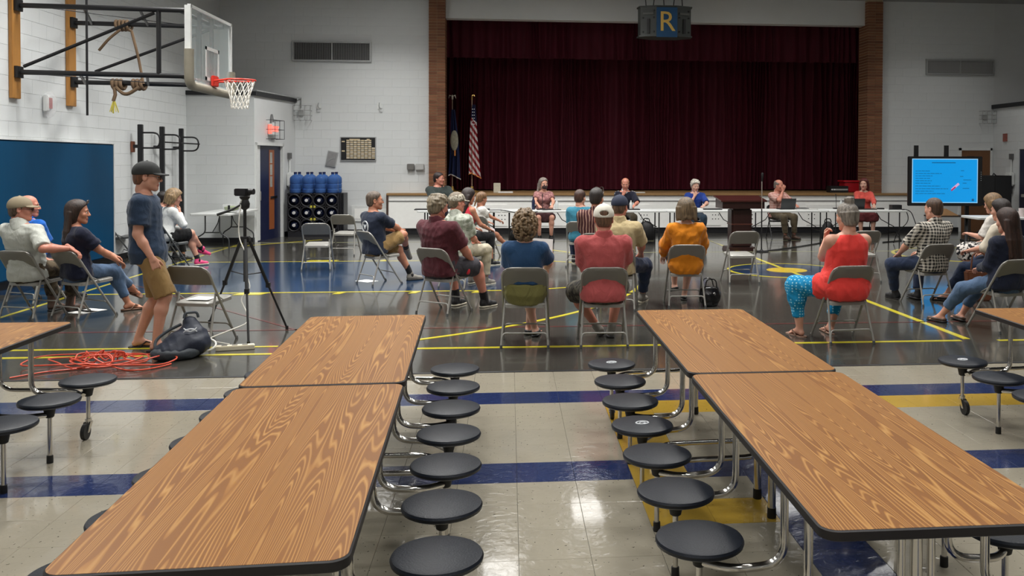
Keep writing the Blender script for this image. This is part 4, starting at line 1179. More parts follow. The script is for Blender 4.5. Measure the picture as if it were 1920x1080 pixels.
cable3('black cable falling from the table end to the display', [(e-.1, 19.1, .75), (e+.15, 19.0, .74), (e+.32, 19.0, .3), (e+.42, 18.95, .012), (e+.6, 18.95, .35), (e+.55, 18.9, .78)])
cable3('black cable running along the first two tables', [(-.5, 18.98, .752), (-.1, 18.9, .755), (.15, 18.95, .68), (.5, 18.93, .69), (.75, 19.0, .752), (1.1, 19.1, .75)])

# stage things
bxs = MB().box((0, 0, .12), (.17, .17, .24)).build('paper_stack', pm('printed_carton', (190, 184, 166), .6, var=.2, scale=30), None, smooth=False, bevel=.006, loc=(aty(932, 355, 22.3).x, 22.3, 1.0)); tag(bxs, 'upright pale carton on the stage edge', 'carton')
bxl = MB().bb(-.18, .18, -.1, .1, 0, .03).build('paper_sheet', M_WHITE, None, smooth=False, loc=(aty(948, 360, 22.3).x, 22.3, 1.0)); tag(bxl, 'white papers beside the carton on the stage edge', 'paper')
rbx = aty(1607, 350, 22.6)
rb_ = thing('red_bin', 'red plastic tote bin on the stage behind the red-haired woman', 'bin', (rbx.x-.1, 22.7, 1.0))
MB().prism([(-.28, -.2), (.28, -.2), (.28, .2), (-.28, .2)], 0, .27).build('tub', pm('red_bin_plastic', (170, 22, 34), .35), rb_, smooth=False, bevel=.02)
MB().bb(-.31, .31, -.23, .23, .27, .31).build('lid', pm('red_bin_lid', (190, 30, 42), .35), rb_, smooth=False, bevel=.01)
am = thing('amplifier', 'grey and black amplifier on the stage left of the red bin', 'amplifier', (aty(1570, 355, 22.5).x, 22.5, 1.0))
MB().bb(-.24, .24, -.15, .15, 0, .17).build('case', M_BLACK, am, smooth=False, bevel=.008)
MB().bb(-.2, .22, -.155, -.15, .06, .10).build('front_strip', M_ALU, am, smooth=False)
for k in range(2): MB().cyl((-.2+k*.07, -.165, .08), (-.2+k*.07, -.15, .08), .018, 10).build('knob', M_EMB, am)
# bags under the tables
def bag(lab, x, y, s, mat):
    t = thing('bag', lab, 'bag', (x, y, 0))
    m = MB(); n = 14; prof_ = [(.9, 0), (1.0, .06), (.98, .4), (.85, .75), (.5, .95), (.2, 1.0)]
    m.lathe([(r*s[0]/2, z*s[2]) for r, z in prof_], n, sy=s[1]/s[0]); m.build('sack', mat, t)
    MB().tube(fillet([(-.08, 0, s[2]*.95), (-.06, 0, s[2]*1.15), (.06, 0, s[2]*1.15), (.08, 0, s[2]*.95)], .05), .012, 6).build('handle', mat, t)
M_BAGK = pm('black_nylon', (18, 18, 20), .6, bmp=.3, bscale=30)
bag('black bag on the floor under the third table', aty(1213, 440, 20.2).x, 20.3, (.4, .3, .42), M_BAGK)
bag('black bag on the floor under the second table', aty(968, 440, 19.8).x, 19.9, (.3, .24, .28), M_BAGK)
bag('small black bag on the floor under the sixth table', aty(1552, 440, 20.0).x, 20.0, (.3, .3, .42), M_BAGK)

# ---------------------------------------------------------------- left: folding table with bowl
folding_table('white folding table against the left vestibule, with a bowl on it', -5.78, 18.95, 90-2, 1.83, .76, legs='bent', legmat=pm('grey_leg', (70, 72, 74), .4, .4), group='')
bw_ = thing('salad_bowl', 'clear glass bowl with green food on the left folding table', 'bowl', (aty(434, 395, 18.4).x, 18.4, .742))
MB().lathe([(.06, 0), (.13, .02), (.165, .10), (.17, .16), (.16, .16), (.15, .1), (.05, .03)], 24).build('bowl', M_CLEAR, bw_)
MB().lathe([(.05, .03), (.13, .06), (.14, .11), (.05, .13)], 20).build('food', pm('green_food', (130, 150, 84), .6, var=.5, scale=25), bw_)
MB().bb(-.02, .02, -.17, -.15, .02, .15).build('dark_label', M_BLACK, bw_, smooth=False)
jar = MB().lathe([(.05, 0), (.055, .01), (.055, .2), (.05, .21)], 16).build('plastic_tub', M_CLEAR, None, loc=(aty(447, 390, 18.6).x, 18.6, .742)); tag(jar, 'clear plastic tub beside the salad bowl', 'tub')

# ---------------------------------------------------------------- tripod with camcorder
tpx, tpy = -2.62, 9.25
tr_ = thing('tripod', 'black camera tripod standing on the gym floor', 'tripod', (tpx, tpy, 0))
f1, f2, f3 = fl(466, 648), fl(393, 607), fl(538, 618)
cx_ = aty(459, 400, 9.35); tpx, tpy = cx_.x, 9.35; tr_.location = (tpx, tpy, 0)
for f_ in (f1, f2, f3):
    q = Vector((f_.x-tpx, f_.y-tpy, 0)); hub = Vector((q.x*.09, q.y*.09, .98)); k_ = hub.lerp(q, .5)
    MB().cyl(hub, k_, .017, 8).build('upper_leg', M_BLACK, tr_); MB().cyl(k_, q+Vector((0, 0, .02)), .011, 8).build('lower_leg', M_BLACK, tr_)
    MB().box(k_, (.04, .04, .05)).build('leg_lock', M_BLACK, tr_, smooth=False); MB().cyl(q, q+Vector((0, 0, .04)), .016, 8).build('rubber_foot', M_RUB, tr_)
    MB().cyl(Vector((0, 0, .62)), hub.lerp(q, .36), .006, 6).build('spreader', M_BLACK, tr_)
MB().cyl((0, 0, .55), (0, 0, 1.30), .016, 10).build('centre_column', M_BLACK, tr_)
MB().box((0, 0, .98), (.10, .10, .06)).build('hub', M_BLACK, tr_, smooth=False, bevel=.01)
MB().lathe([(.02, 0), (.045, .02), (.05, .06), (.035, .10), (.05, .12), (.05, .135)], 16, c=(0, 0, 1.28)).build('head', M_BLACK, tr_)
MB().tube([(-.02, 0, 1.34), (-.12, -.02, 1.28), (-.26, -.04, 1.23)], [.008, .012, .014], 8).build('pan_handle', M_BLACK, tr_)
cc = thing('camcorder', 'small black camcorder mounted on the tripod', 'camera', (tpx, tpy, 1.418), math.radians(-15))
MB().bb(-.10, .05, -.035, .035, 0, .075).build('body', M_BLACK, cc, smooth=False, bevel=.008)
MB().tube([(-.02, 0, .045), (.10, 0, .045)], .03, 14).build('lens', M_BLACK, cc)
MB().bb(-.09, .03, -.045, -.036, .01, .07).build('flip_screen', pm('dark_plastic', (40, 40, 42), .3), cc, smooth=False)
# power strip and white cable
ps_ = thing('power_strip', 'beige power strip on the floor at the tripod foot', 'power strip', (-2.56, 8.66, 0), math.radians(13))
MB().bb(-.17, .17, -.04, .04, 0, .045).build('case', pm('beige_plastic', (214, 206, 184), .45), ps_, smooth=False, bevel=.006)
for k in range(3): MB().bb(-.12+k*.09, -.07+k*.09, -.02, .02, .045, .047).build('socket', pm('dark_socket', (90, 86, 78), .5), ps_, smooth=False)
M_WCORD = pm('white_cord', (226, 224, 216), .5)
wc = MB().tube(fillet([(tpx-.02, tpy-.02, 1.41), (tpx-.04, tpy-.06, 1.2), (tpx-.05, tpy-.05, 1.0), (tpx+.05, tpy-.12, .84), (tpx+.02, tpy-.1, .72), (tpx+.12, tpy-.22, .5), (tpx+.02, tpy-.25, .42), (tpx+.16, tpy-.35, .2), (tpx-.2, tpy-.6, .08), (-2.62, 8.68, .05)], .1, 5), .006, 6).build('cable', M_WCORD); tag(wc, 'white cable running down the tripod to the power strip', 'cable')
wl_ = MB().tube([Vector((-2.80+.13*math.cos(a_), 8.45+.06*math.sin(a_), .06+.05*math.sin(a_*1.0)+.03)) for a_ in [2*PI*i/24 for i in range(26)]], .009, 6).build('cable', M_WCORD); tag(wl_, 'coiled white cable between the backpack and the power strip', 'cable')
# orange extension cord
M_ORC = pm('orange_cord', (206, 74, 46), .45)
ps2 = [fl(18, 711), fl(70, 702), fl(110, 697)]
rr = random.Random(5); cc0 = fl(205, 684)
pts = [Vector((q.x, q.y, .01)) for q in ps2]
for i in range(84):
    a_ = i*.58; rad = .20+.16*math.sin(i*.37)+rr.uniform(-.03, .03)
    stretch = 1.45 if i < 70 else 1.0
    pts.append(Vector((cc0.x-.06+rad*stretch*math.cos(a_)+.12*math.sin(i*.11), cc0.y+rad*.75*math.sin(a_), .012+.05*abs(math.sin(i*.9))*(.35/(rad+.15))+i*.0003)))
pts += [Vector((q.x, q.y, .01)) for q in (fl(225, 694), fl(262, 696), fl(300, 690), fl(325, 683))]
sm_ = []
for i in range(len(pts)-1):
    p0_, p1_, p2_, p3_ = pts[max(i-1, 0)], pts[i], pts[i+1], pts[min(i+2, len(pts)-1)]
    for k in range(4):
        t_ = k/4
        sm_.append(.5*((2*p1_)+(p2_-p0_)*t_+(2*p0_-5*p1_+4*p2_-p3_)*t_*t_+(3*p1_-p0_-3*p2_+p3_)*t_**3))
tag(MB().tube(sm_, .0065, 6).build('extension_cord', M_ORC), 'tangled orange extension cord piled on the dark floor', 'cord')
# papers
def paper(lab, p, deg, z=.001, s=(.216, .28)):
    o = MB().bb(-s[0]/2, s[0]/2, -s[1]/2, s[1]/2, 0, .0012).build('paper_sheet', pm('white_paper', (226, 226, 222), .7), None, smooth=False, loc=(p[0], p[1], z), rz=math.radians(deg)); tag(o, lab, 'paper')
paper('white sheet on the blue floor under the man in navy', fl(688, 527), 50)
paper('white sheet on the floor under the chair of the woman in navy', fl(152, 585), 70)
paper('second white sheet on the floor beside the chair of the woman in navy', fl(170, 582), 64)
# painted basketball lines done; backpack
bp = thing('backpack', 'navy and grey backpack with white mark lying on the floor', 'backpack', fl(352, 668), .35)
M_BPN = pm('navy_nylon', (22, 30, 48), .55, bmp=.35, bscale=22); M_BPG = pm('charcoal_nylon', (58, 64, 70), .6, bmp=.3, bscale=40)

# ---------------------------------------------------------------- implicit-surface modeller for bodies and cloth
A = lambda *p: np.array(p, float)
def unit(v):
    v = np.asarray(v, float); n = np.linalg.norm(v); return v/n if n > 1e-9 else A(0, 0, 1)
class Sdf:
    def __init__(s): s.ops = []
    def cap(s, a, b, ra, rb=None, k=.02, mode='+'):
        a, b = A(*a), A(*b); rb = ra if rb is None else rb
        ba = b-a; L2 = max(ba @ ba, 1e-9)
        def f(X, Y, Z):
            t = np.clip(((X-a[0])*ba[0]+(Y-a[1])*ba[1]+(Z-a[2])*ba[2])/L2, 0, 1)
            return np.sqrt((X-a[0]-t*ba[0])**2+(Y-a[1]-t*ba[1])**2+(Z-a[2]-t*ba[2])**2)-(ra+(rb-ra)*t)
        m = max(ra, rb); s.ops.append((mode, f, np.minimum(a, b)-m, np.maximum(a, b)+m, k)); return s
    def tubecut(s, a, b, ra, rb, k=.02):
        """sleeve: capsule start, flat cut at b"""
        a, b = A(*a), A(*b); ba = b-a; L = np.linalg.norm(ba); u = ba/max(L, 1e-9)
        def f(X, Y, Z):
            q = (X-a[0])*u[0]+(Y-a[1])*u[1]+(Z-a[2])*u[2]; t = np.clip(q, 0, L)
            d = np.sqrt((X-a[0]-t*u[0])**2+(Y-a[1]-t*u[1])**2+(Z-a[2]-t*u[2])**2)-(ra+(rb-ra)*t/L)
            return np.maximum(d, q-L)
        m = max(ra, rb); s.ops.append(('+', f, np.minimum(a, b)-m, np.maximum(a, b)+m, k)); return s
    def ell(s, c, r, k=.02, R=None, mode='+'):
        c, r = A(*c), A(*r)
        def f(X, Y, Z):
            x, y, z = X-c[0], Y-c[1], Z-c[2]
            if R is not None: x, y, z = [R[0][i]*x+R[1][i]*y+R[2][i]*z for i in range(3)]
            k0 = np.sqrt((x/r[0])**2+(y/r[1])**2+(z/r[2])**2); k1 = np.sqrt((x/r[0]**2)**2+(y/r[1]**2)**2+(z/r[2]**2)**2)
            return k0*(k0-1)/np.maximum(k1, 1e-6)
        m = np.full(3, r.max()) if R is not None else r
        s.ops.append((mode, f, c-m, c+m, k)); return s
    def loft(s, o, X_, Y_, Z_, st, k=.03, off=0.0, p=2.3):
        """stations (h, half-width, half-depth, y-offset) along Z_"""
        o = A(*o); st = np.array(st, float); hs, ws, ds, ys = st.T; ws = ws+off; ds = ds+off
        def f(X, Y, Z):
            dx, dy, dz = X-o[0], Y-o[1], Z-o[2]
            x = dx*X_[0]+dy*X_[1]+dz*X_[2]; y = dx*Y_[0]+dy*Y_[1]+dz*Y_[2]; z = dx*Z_[0]+dy*Z_[1]+dz*Z_[2]
            zc = np.clip(z, hs[0], hs[-1])
            w_ = np.interp(zc, hs, ws); d_ = np.interp(zc, hs, ds); y = y-np.interp(zc, hs, ys)
            q = (np.abs(x/w_)**p+np.abs(y/d_)**p)**(1/p)
            d = (q-1)*np.minimum(w_, d_); e = np.abs(z-zc)
            return np.where(e > 0, np.sqrt(np.maximum(d, 0)**2+e*e)+np.minimum(d, 0)*0, d)
        m = max(ws.max(), ds.max()+np.abs(ys).max())
        e0, e1 = o+np.asarray(Z_)*hs[0], o+np.asarray(Z_)*hs[-1]
        s.ops.append(('+', f, np.minimum(e0, e1)-m, np.maximum(e0, e1)+m, k)); return s
    def keep(s, p, n, lo=None, hi=None):
        """cut away the half space n.(x-p) > 0"""
        p, n = A(*p), unit(n)
        def f(X, Y, Z): return (X-p[0])*n[0]+(Y-p[1])*n[1]+(Z-p[2])*n[2]
        s.ops.append(('x', f, lo, hi, 0)); return s
    def func(s, f, lo=None, hi=None, mode='x', k=0): s.ops.append((mode, f, lo, hi, k)); return s
    def mesh(s, h):
        lo = np.min([o[2] for o in s.ops if o[0] == '+'], 0)-2.5*h; hi = np.max([o[3] for o in s.ops if o[0] == '+'], 0)+2.5*h
        n = np.ceil((hi-lo)/h).astype(int)+1
        ax = [lo[i]+h*np.arange(n[i]) for i in range(3)]
        V = np.full(n, .3, np.float32)
        for mode, f, l, u, k in s.ops:
            if l is None: sl = [slice(0, n[i]) for i in range(3)]
            else:
                mg = max(.03, k*1.2, 2.2*h)
                i0 = np.clip(np.floor((np.asarray(l)-mg-lo)/h).astype(int), 0, n-1); i1 = np.clip(np.ceil((np.asarray(u)+mg-lo)/h).astype(int)+1, 1, n)
                sl = [slice(i0[i], max(i1[i], i0[i]+1)) for i in range(3)]
            X, Y, Z = ax[0][sl[0]][:, None, None], ax[1][sl[1]][None, :, None], ax[2][sl[2]][None, None, :]
            d = f(X, Y, Z); B = V[sl[0], sl[1], sl[2]]
            if mode == '+':
                if k > 0:
                    q = np.clip(.5+.5*(B-d)/k, 0, 1); V[sl[0], sl[1], sl[2]] = B*(1-q)+d*q-k*q*(1-q)
                else: V[sl[0], sl[1], sl[2]] = np.minimum(B, d)
            elif mode == '-':
                d = -d
                if k > 0:
                    q = np.clip(.5-.5*(B-d)/k, 0, 1); V[sl[0], sl[1], sl[2]] = B*(1-q)+d*q+k*q*(1-q)
                else: V[sl[0], sl[1], sl[2]] = np.maximum(B, d)
            else: V[sl[0], sl[1], sl[2]] = np.maximum(B, d)
        return surfnet(V, lo, h)
def surfnet(V, lo, h):
    I = V < 0; n = np.array(V.shape)
    c = [I[i:n[0]-1+i, j:n[1]-1+j, k:n[2]-1+k] for i in (0, 1) for j in (0, 1) for k in (0, 1)]
    sm = sum(x.astype(np.int8) for x in c); act = (sm > 0) & (sm < 8)
    ci = np.argwhere(act)
    idx = np.full(act.shape, -1, np.int64); idx[act] = np.arange(len(ci))
    P = np.zeros((len(ci), 3)); W = np.zeros(len(ci))
    corner = [(i, j, k) for i in (0, 1) for j in (0, 1) for k in (0, 1)]
    vals = {q: V[ci[:, 0]+q[0], ci[:, 1]+q[1], ci[:, 2]+q[2]].astype(float) for q in corner}
    for q in corner:
        for axis in range(3):
            if q[axis]: continue
            r = list(q); r[axis] = 1; r = tuple(r)
            a, b = vals[q], vals[r]; cr = (a < 0) != (b < 0)
            t = np.where(cr, a/np.where(cr, a-b, 1), 0)
            base_ = np.array(q, float)
            for d in range(3):
                P[:, d] += np.where(cr, base_[d]+(t if d == axis else 0), 0)
            W += cr
    P = (ci+P/W[:, None])*h+lo
    F = []
    for axis in range(3):
        u, v = (axis+1) % 3, (axis+2) % 3
        s0 = [slice(None)]*3; s1 = [slice(None)]*3
        s0[axis] = slice(0, n[axis]-1); s1[axis] = slice(1, n[axis])
        a, b = I[tuple(s0)], I[tuple(s1)]
        e = np.argwhere(a != b)
        e = e[(e[:, u] > 0) & (e[:, v] > 0) & (e[:, u] < n[u]-1) & (e[:, v] < n[v]-1)]
        if len(e) == 0: continue
        ins = a[e[:, 0], e[:, 1], e[:, 2]]
        q = []
        for du, dv in ((-1, -1), (0, -1), (0, 0), (-1, 0)):
            g_ = e.copy(); g_[:, u] += du; g_[:, v] += dv
            q.append(idx[g_[:, 0], g_[:, 1], g_[:, 2]])
        q = np.stack(q, 1); q[~ins] = q[~ins][:, ::-1]
        F.append(q)
    return P, np.concatenate(F) if F else np.zeros((0, 4), int)
def np_mesh(name, P, F, mats, midx=None):
    me = bpy.data.meshes.new(name)
    me.vertices.add(len(P)); me.vertices.foreach_set('co', np.asarray(P, np.float32).ravel())
    me.loops.add(F.size); me.loops.foreach_set('vertex_index', F.ravel().astype(np.int32))
    me.polygons.add(len(F)); me.polygons.foreach_set('loop_start', np.arange(0, F.size, 4, dtype=np.int32)); me.polygons.foreach_set('loop_total', np.full(len(F), 4, np.int32))
    me.update(calc_edges=True); me.validate()
    for m in (mats if isinstance(mats, (list, tuple)) else [mats]): me.materials.append(m)
    if midx is not None and len(midx) == len(me.polygons): me.polygons.foreach_set('material_index', np.asarray(midx, np.int32))
    me.polygons.foreach_set('use_smooth', np.ones(len(me.polygons), bool)); me.update()
    return me
def crumple(me, amp, seed=0, f=1.0, zdir=None):
    """cloth folds: push vertices along their normals by ridged waves"""
    n = len(me.vertices)
    if n == 0: return
    co = np.empty(n*3, np.float32); no = np.empty(n*3, np.float32)
    me.vertices.foreach_get('co', co); me.vertices.foreach_get('normal', no)
    co = co.reshape(-1, 3).astype(float); no = no.reshape(-1, 3)
    rg = np.random.RandomState(seed); d = np.zeros(n)
    for i in range(5):
        k = rg.normal(size=3); k /= np.linalg.norm(k); k *= rg.uniform(16, 46)*f
        k2 = rg.normal(size=3)*7*f
        d += (1-np.abs(np.sin(co @ k+1.6*np.sin(co @ k2+i)))*1.6)*rg.uniform(.5, 1)
    co += no*(d*amp/3.0)[:, None]
    me.vertices.foreach_set('co', co.astype(np.float32).ravel()); me.update()

# ---------------------------------------------------------------- materials for people
def m_skin(name, col):
    if name in MATS: return MATS[name]
    m, t, b = base(name); c = srgb(*col); v = coords(t)
    n = noise(t, v, 18, 4)
    setc(t, b, n, tuple(x*y for x, y in zip(c[:3], (.94, .84, .80)))+(1,), tuple(min(1, x*1.05) for x in c[:3])+(1,))
    b.inputs['Roughness'].default_value = .5; b.inputs['Subsurface Weight'].default_value = .06; b.inputs['Subsurface Radius'].default_value = (.02, .008, .004)
    bump(t, b, noise(t, v, 120, 3), .08, .002)
    return m
SK_L = m_skin('skin_light', (200, 150, 128)); SK_P = m_skin('skin_pale', (210, 166, 146)); SK_T = m_skin('skin_tan', (178, 124, 98)); SK_R = m_skin('skin_ruddy', (194, 132, 112))
M_EYEW = pm('eye_white', (220, 214, 208), .3, var=.03); M_IRIS = pm('eye_iris', (52, 40, 32), .25)
def m_lip(): return pm('lips', (164, 88, 80), .45)
def m_hair(name, col, col2=None):
    if name in MATS: return MATS[name]
    m, t, b = base(name); c = srgb(*col); c2 = srgb(*(col2 or tuple(min(255, int(x*1.15)+3) for x in col)))
    v = coords(t, (44, 44, 6)); n = noise(t, v, 1.0, 5, .65, .5)
    n2 = noise(t, coords(t, (190, 190, 14)), 1.0, 3)
    n = math_(t, 'MULTIPLY_ADD', math_(t, 'SUBTRACT', n2, .5), .7, n)
    f = ramp(t, n, [(.30, (0, 0, 0)), (.70, (1, 1, 1))])
    setc(t, b, f, tuple(x*.30 for x in c[:3])+(1,), c2)
    b.inputs['Roughness'].default_value = .5; b.inputs['Anisotropic'].default_value = .4
    bump(t, b, n, .8, .006)
    return m
def m_cloth(name, col, rough=.85, var=.10, weave=220, fold=.6):
    if name in MATS: return MATS[name]
    m, t, b = base(name); c = srgb(*col); v = coords(t)
    n = noise(t, v, 9, 4)
    setc(t, b, n, tuple(x*(1-var) for x in c[:3])+(1,), tuple(min(1, x*(1+var)) for x in c[:3])+(1,))
    b.inputs['Roughness'].default_value = rough; b.inputs['Specular IOR Level'].default_value = .25; b.inputs['Sheen Weight'].default_value = .12
    h1 = noise(t, coords(t, (1, 1, .6)), 13, 3, .5, 1.2); h2 = noise(t, v, weave, 2)
    bump(t, b, math_(t, 'ADD', math_(t, 'MULTIPLY', h1, 1.0), math_(t, 'MULTIPLY', h2, .10)), fold, .02)
    return m
def m_pattern(name, kind, c1, c2, c3=None, scale=1.0, rough=.85):
    if name in MATS: return MATS[name]
    m, t, b = base(name); v = coords(t)
    sp = N(t, 'ShaderNodeSeparateXYZ'); t.links.new(v, sp.inputs[0])
    a, c = srgb(*c1), srgb(*c2)
    wob = math_(t, 'MULTIPLY', noise(t, v, 5, 2), .05)
    if kind in ('plaid', 'check'):
        fx = math_(t, 'GREATER_THAN', math_(t, 'FRACT', math_(t, 'MULTIPLY', math_(t, 'ADD', sp.outputs[0], wob), scale)), .5)
        fz = math_(t, 'GREATER_THAN', math_(t, 'FRACT', math_(t, 'MULTIPLY', math_(t, 'ADD', sp.outputs[2], wob), scale)), .5)
        fac = math_(t, 'MULTIPLY', math_(t, 'ADD', fx, fz), .5)
    elif kind == 'vstripe':
        fac = math_(t, 'LESS_THAN', math_(t, 'FRACT', math_(t, 'MULTIPLY', math_(t, 'ADD', sp.outputs[0], wob), scale)), .34)
    elif kind == 'camo':
        fac = ramp(t, noise(t, v, scale, 3, .6, .6), [(.42, (0, 0, 0)), (.5, (.5, .5, .5)), (.58, (1, 1, 1))])
    elif kind == 'blotch':
        fac = ramp(t, noise(t, v, scale, 2, .5, .3), [(.48, (0, 0, 0)), (.5, (1, 1, 1))])
    elif kind == 'dots':
        vo = N(t, 'ShaderNodeTexVoronoi'); vo.inputs['Scale'].default_value = scale; vo.inputs['Randomness'].default_value = .0
        t.links.new(v, vo.inputs['Vector'])
        fac = math_(t, 'LESS_THAN', vo.outputs['Distance'], .30)
    setc(t, b, fac, a, c)
    b.inputs['Roughness'].default_value = rough; b.inputs['Specular IOR Level'].default_value = .25
    bump(t, b, noise(t, coords(t, (1, 1, .6)), 13, 3, .5, 1.2), .35, .02)
    return m

# ---------------------------------------------------------------- cached head / hair / cap / hand shapes
_HC = {}
def head_shape(fem, h):
    key = ('head', fem, h)
    if key in _HC: return _HC[key]
    S = Sdf(); j = .92 if fem else 1.0
    S.ell((0, -.012, .045), (.077, .098, .083), .0)
    S.ell((0, .028, -.028), (.062*j, .066, .085), .03)
    for s in (-1, 1): S.cap((s*.050*j, -.005, -.052), (s*.018, .066, -.100), .019, .016, .03)
    S.ell((0, .072, -.098), (.022, .018, .018), .02)
    for s in (-1, 1): S.ell((s*.040, .058, -.022), (.028, .026, .026), .025)
    S.cap((-.038, .078, .024), (.038, .078, .024), .012, .012, .02)
    for s in (-1, 1): S.ell((s*.032, .104, .002), (.019, .020, .013), .012, mode='-')
    S.cap((0, .088, .016), (0, .110, -.026), .008, .0125, .012)
    for s in (-1, 1): S.ell((s*.012, .099, -.031), (.009, .010, .008), .006)
    S.cap((-.018, .088, -.060), (.018, .088, -.060), .0085, .0085, .006)
    S.cap((-.015, .086, -.072), (.015, .086, -.072), .0085, .0085, .005)
    for s in (-1, 1):
        S.ell((s*.079, -.010, -.004), (.009, .021, .034), .006)
        S.ell((s*.086, -.006, .002), (.006, .011, .018), .004, mode='-')
    S.cap((0, -.028, -.05), (0, -.036, -.115), .054 if not fem else .047, .054 if not fem else .047, .035)
    P, F = S.mesh(h); C = P[F].mean(1)
    mi = np.zeros(len(F), int); mi[(np.abs(C[:, 0]) < .024) & (C[:, 1] > .080) & (C[:, 2] < -.055) & (C[:, 2] > -.079)] = 3
    _HC[key] = (P, F, mi); return _HC[key]
def yb_fn(ys, zs):
    o = np.argsort(zs); zs = np.array(zs)[o]; ys = np.array(ys)[o]
    return lambda X, Y, Z: (Y-np.interp(Z, zs, ys)+0*X)*.75
def hair_shape(style, h):
    key = ('hair', style, h)
    if key in _HC: return _HC[key]
    S = Sdf(); rg = random.Random(len(style)*7+3)
    def cran(o, low=False):
        S.ell((0, -.014, .045), (.077+o, .099+o, .084+o), .0)
        if low: S.ell((0, -.05, -.02), (.066+o*.6, .058+o, .075), .03)
    front = yb_fn((.105, .096, .080, .050, .022, .004, -.03, -.06), (.16, .115, .085, .055, .02, -.01, -.05, -.09))
    if style in ('short', 'crew', 'child'):
        cran({'short': .012, 'crew': .006, 'child': .014}[style], True); S.func(front); S.keep((0, 0, -.072), (0, 0, -1))
    elif style == 'full':      # fuller grey cut
        cran(.020, True)
        for i in range(60):
            a = rg.uniform(0, 2*PI); z = rg.uniform(-.03, .13); r = math.sqrt(max(0, 1-((z-.045)/.105)**2)); S.ell((.09*r*math.cos(a), -.014+.112*r*math.sin(a), z), (.018, .018, .014), .012)
        S.func(yb_fn((.120, .108, .09, .055, .025, .004, -.03, -.06), (.16, .115, .085, .055, .02, -.01, -.05, -.09))); S.keep((0, 0, -.075), (0, 0, -1))
    elif style == 'fringe':    # balding: ring of hair at sides and back
        cran(.007, True); S.func(front); S.keep((0, -.02, .075), (0, .45, 1)); S.keep((0, 0, -.065), (0, 0, -1))
    elif style == 'bob':
        cran(.030, True); S.ell((0, -.022, -.015), (.120, .105, .100), .04)
        for i in range(40):
            a = rg.uniform(.2, PI-.2)+PI; S.cap((.112*math.cos(a), -.02+.10*math.sin(a), .03), (.118*math.cos(a), -.02+.11*math.sin(a), -.095+rg.uniform(-.02, .02)), .015, .012, .010)
        S.func(yb_fn((.12, .112, .098, .070, .045, .030, .012, .0), (.16, .12, .09, .06, .02, -.03, -.09, -.15)))
    elif style in ('long', 'longer'):
        L = .26 if style == 'long' else .36
        cran(.018, True); S.ell((0, -.045, -.03), (.098, .075, .12), .04)
        for i in range(46):
            u = rg.uniform(-1, 1); x = .088*u; y = -.055-.035*math.sqrt(1-u*u)+rg.uniform(-.012, .012)
            S.cap((x, y, 0), (x*1.08, y-.01, -L*.55), .018, .020, .012); S.cap((x*1.08, y-.01, -L*.55), (x*.95+rg.uniform(-.015, .015), y-.012, -L-rg.uniform(0, .06)), .020, .009, .012)
        S.func(yb_fn((.112, .102, .086, .056, .030, .014, .0, -.01, -.01), (.16, .12, .09, .06, .02, -.03, -.09, -.15, -.5)))
    elif style == 'curly':
        S.ell((0, -.03, .005), (.098, .105, .125), .0); 
        for i in range(520):
            z = rg.uniform(-.15, .15); a = rg.uniform(0, 2*PI); q = (z-.0)/.155; r = math.sqrt(max(.12, 1-q*q))
            c = (.112*r*math.cos(a), -.03+.118*r*math.sin(a), z); S.ell(c, tuple(rg.uniform(.008, .017) for _ in range(3)), .003)
        S.func(yb_fn((.125, .105, .085, .06, .03, .02, .0), (.17, .12, .09, .06, .02, -.05, -.2)))
    elif style == 'bun':
        cran(.012, True); S.ell((0, -.045, .150), (.046, .046, .040), .010)
        for i in range(16):
            a = i*2*PI/16; S.cap((0+.035*math.cos(a), -.045+.035*math.sin(a), .125), (.040*math.cos(a+.9), -.045+.040*math.sin(a+.9), .172), .009, .007, .005)
        for i in range(24):
            a = PI+PI*i/23; S.cap((.07*math.cos(a), -.02+.07*math.sin(a), -.06+rg.uniform(-.015, .01)), (.088*math.cos(a), -.014+.108*math.sin(a), .04), .010, .010, .008)
        S.func(yb_fn((.105, .096, .084, .056, .03, .012, -.03, -.06), (.16, .115, .09, .06, .02, -.01, -.05, -.11)))
    elif style == 'pony':
        cran(.014, True); S.cap((0, -.11, .03), (0, -.14, -.16), .03, .014, .03); S.func(front); S.keep((0, 0, -.2), (0, 0, -1))
    P, F = S.mesh(h); _HC[key] = (P, F); return _HC[key]
def cap_shape(h, opening):
    key = ('cap', h, opening)
    if key in _HC: return _HC[key]
    S = Sdf()
    S.ell((0, -.012, .040), (.093, .115, .098), .0)
    S.keep((0, 0, .022), (0, .10, -1))
    if opening: S.ell((0, -.125, .050), (.042, .05, .022), .004, mode='-')
    def bill(X, Y, Z):
        y = Y-.075; zt = .036-1.6*X*X-.10*np.maximum(y, 0)
        d = np.maximum(np.abs(Z-zt)-.006, np.sqrt((X/.082)**2+(np.maximum(y, 0)/.098)**2)*.085-.085)
        return np.maximum(d, -(Y-.055))
    S.ops.append(('+', bill, A(-.09, .05, -.01), A(.09, .18, .06), .006))
    S.ell((0, -.012, .139), (.010, .010, .006), .004)
    for i in range(6):
        a = i*PI/3+PI/6
        S.cap((.0, -.012, .1375), (.0935*math.cos(a)*.8, -.012+.1155*math.sin(a)*.8, .096), .0015, .0015, .002)
    P, F = S.mesh(h); _HC[key] = (P, F); return _HC[key]
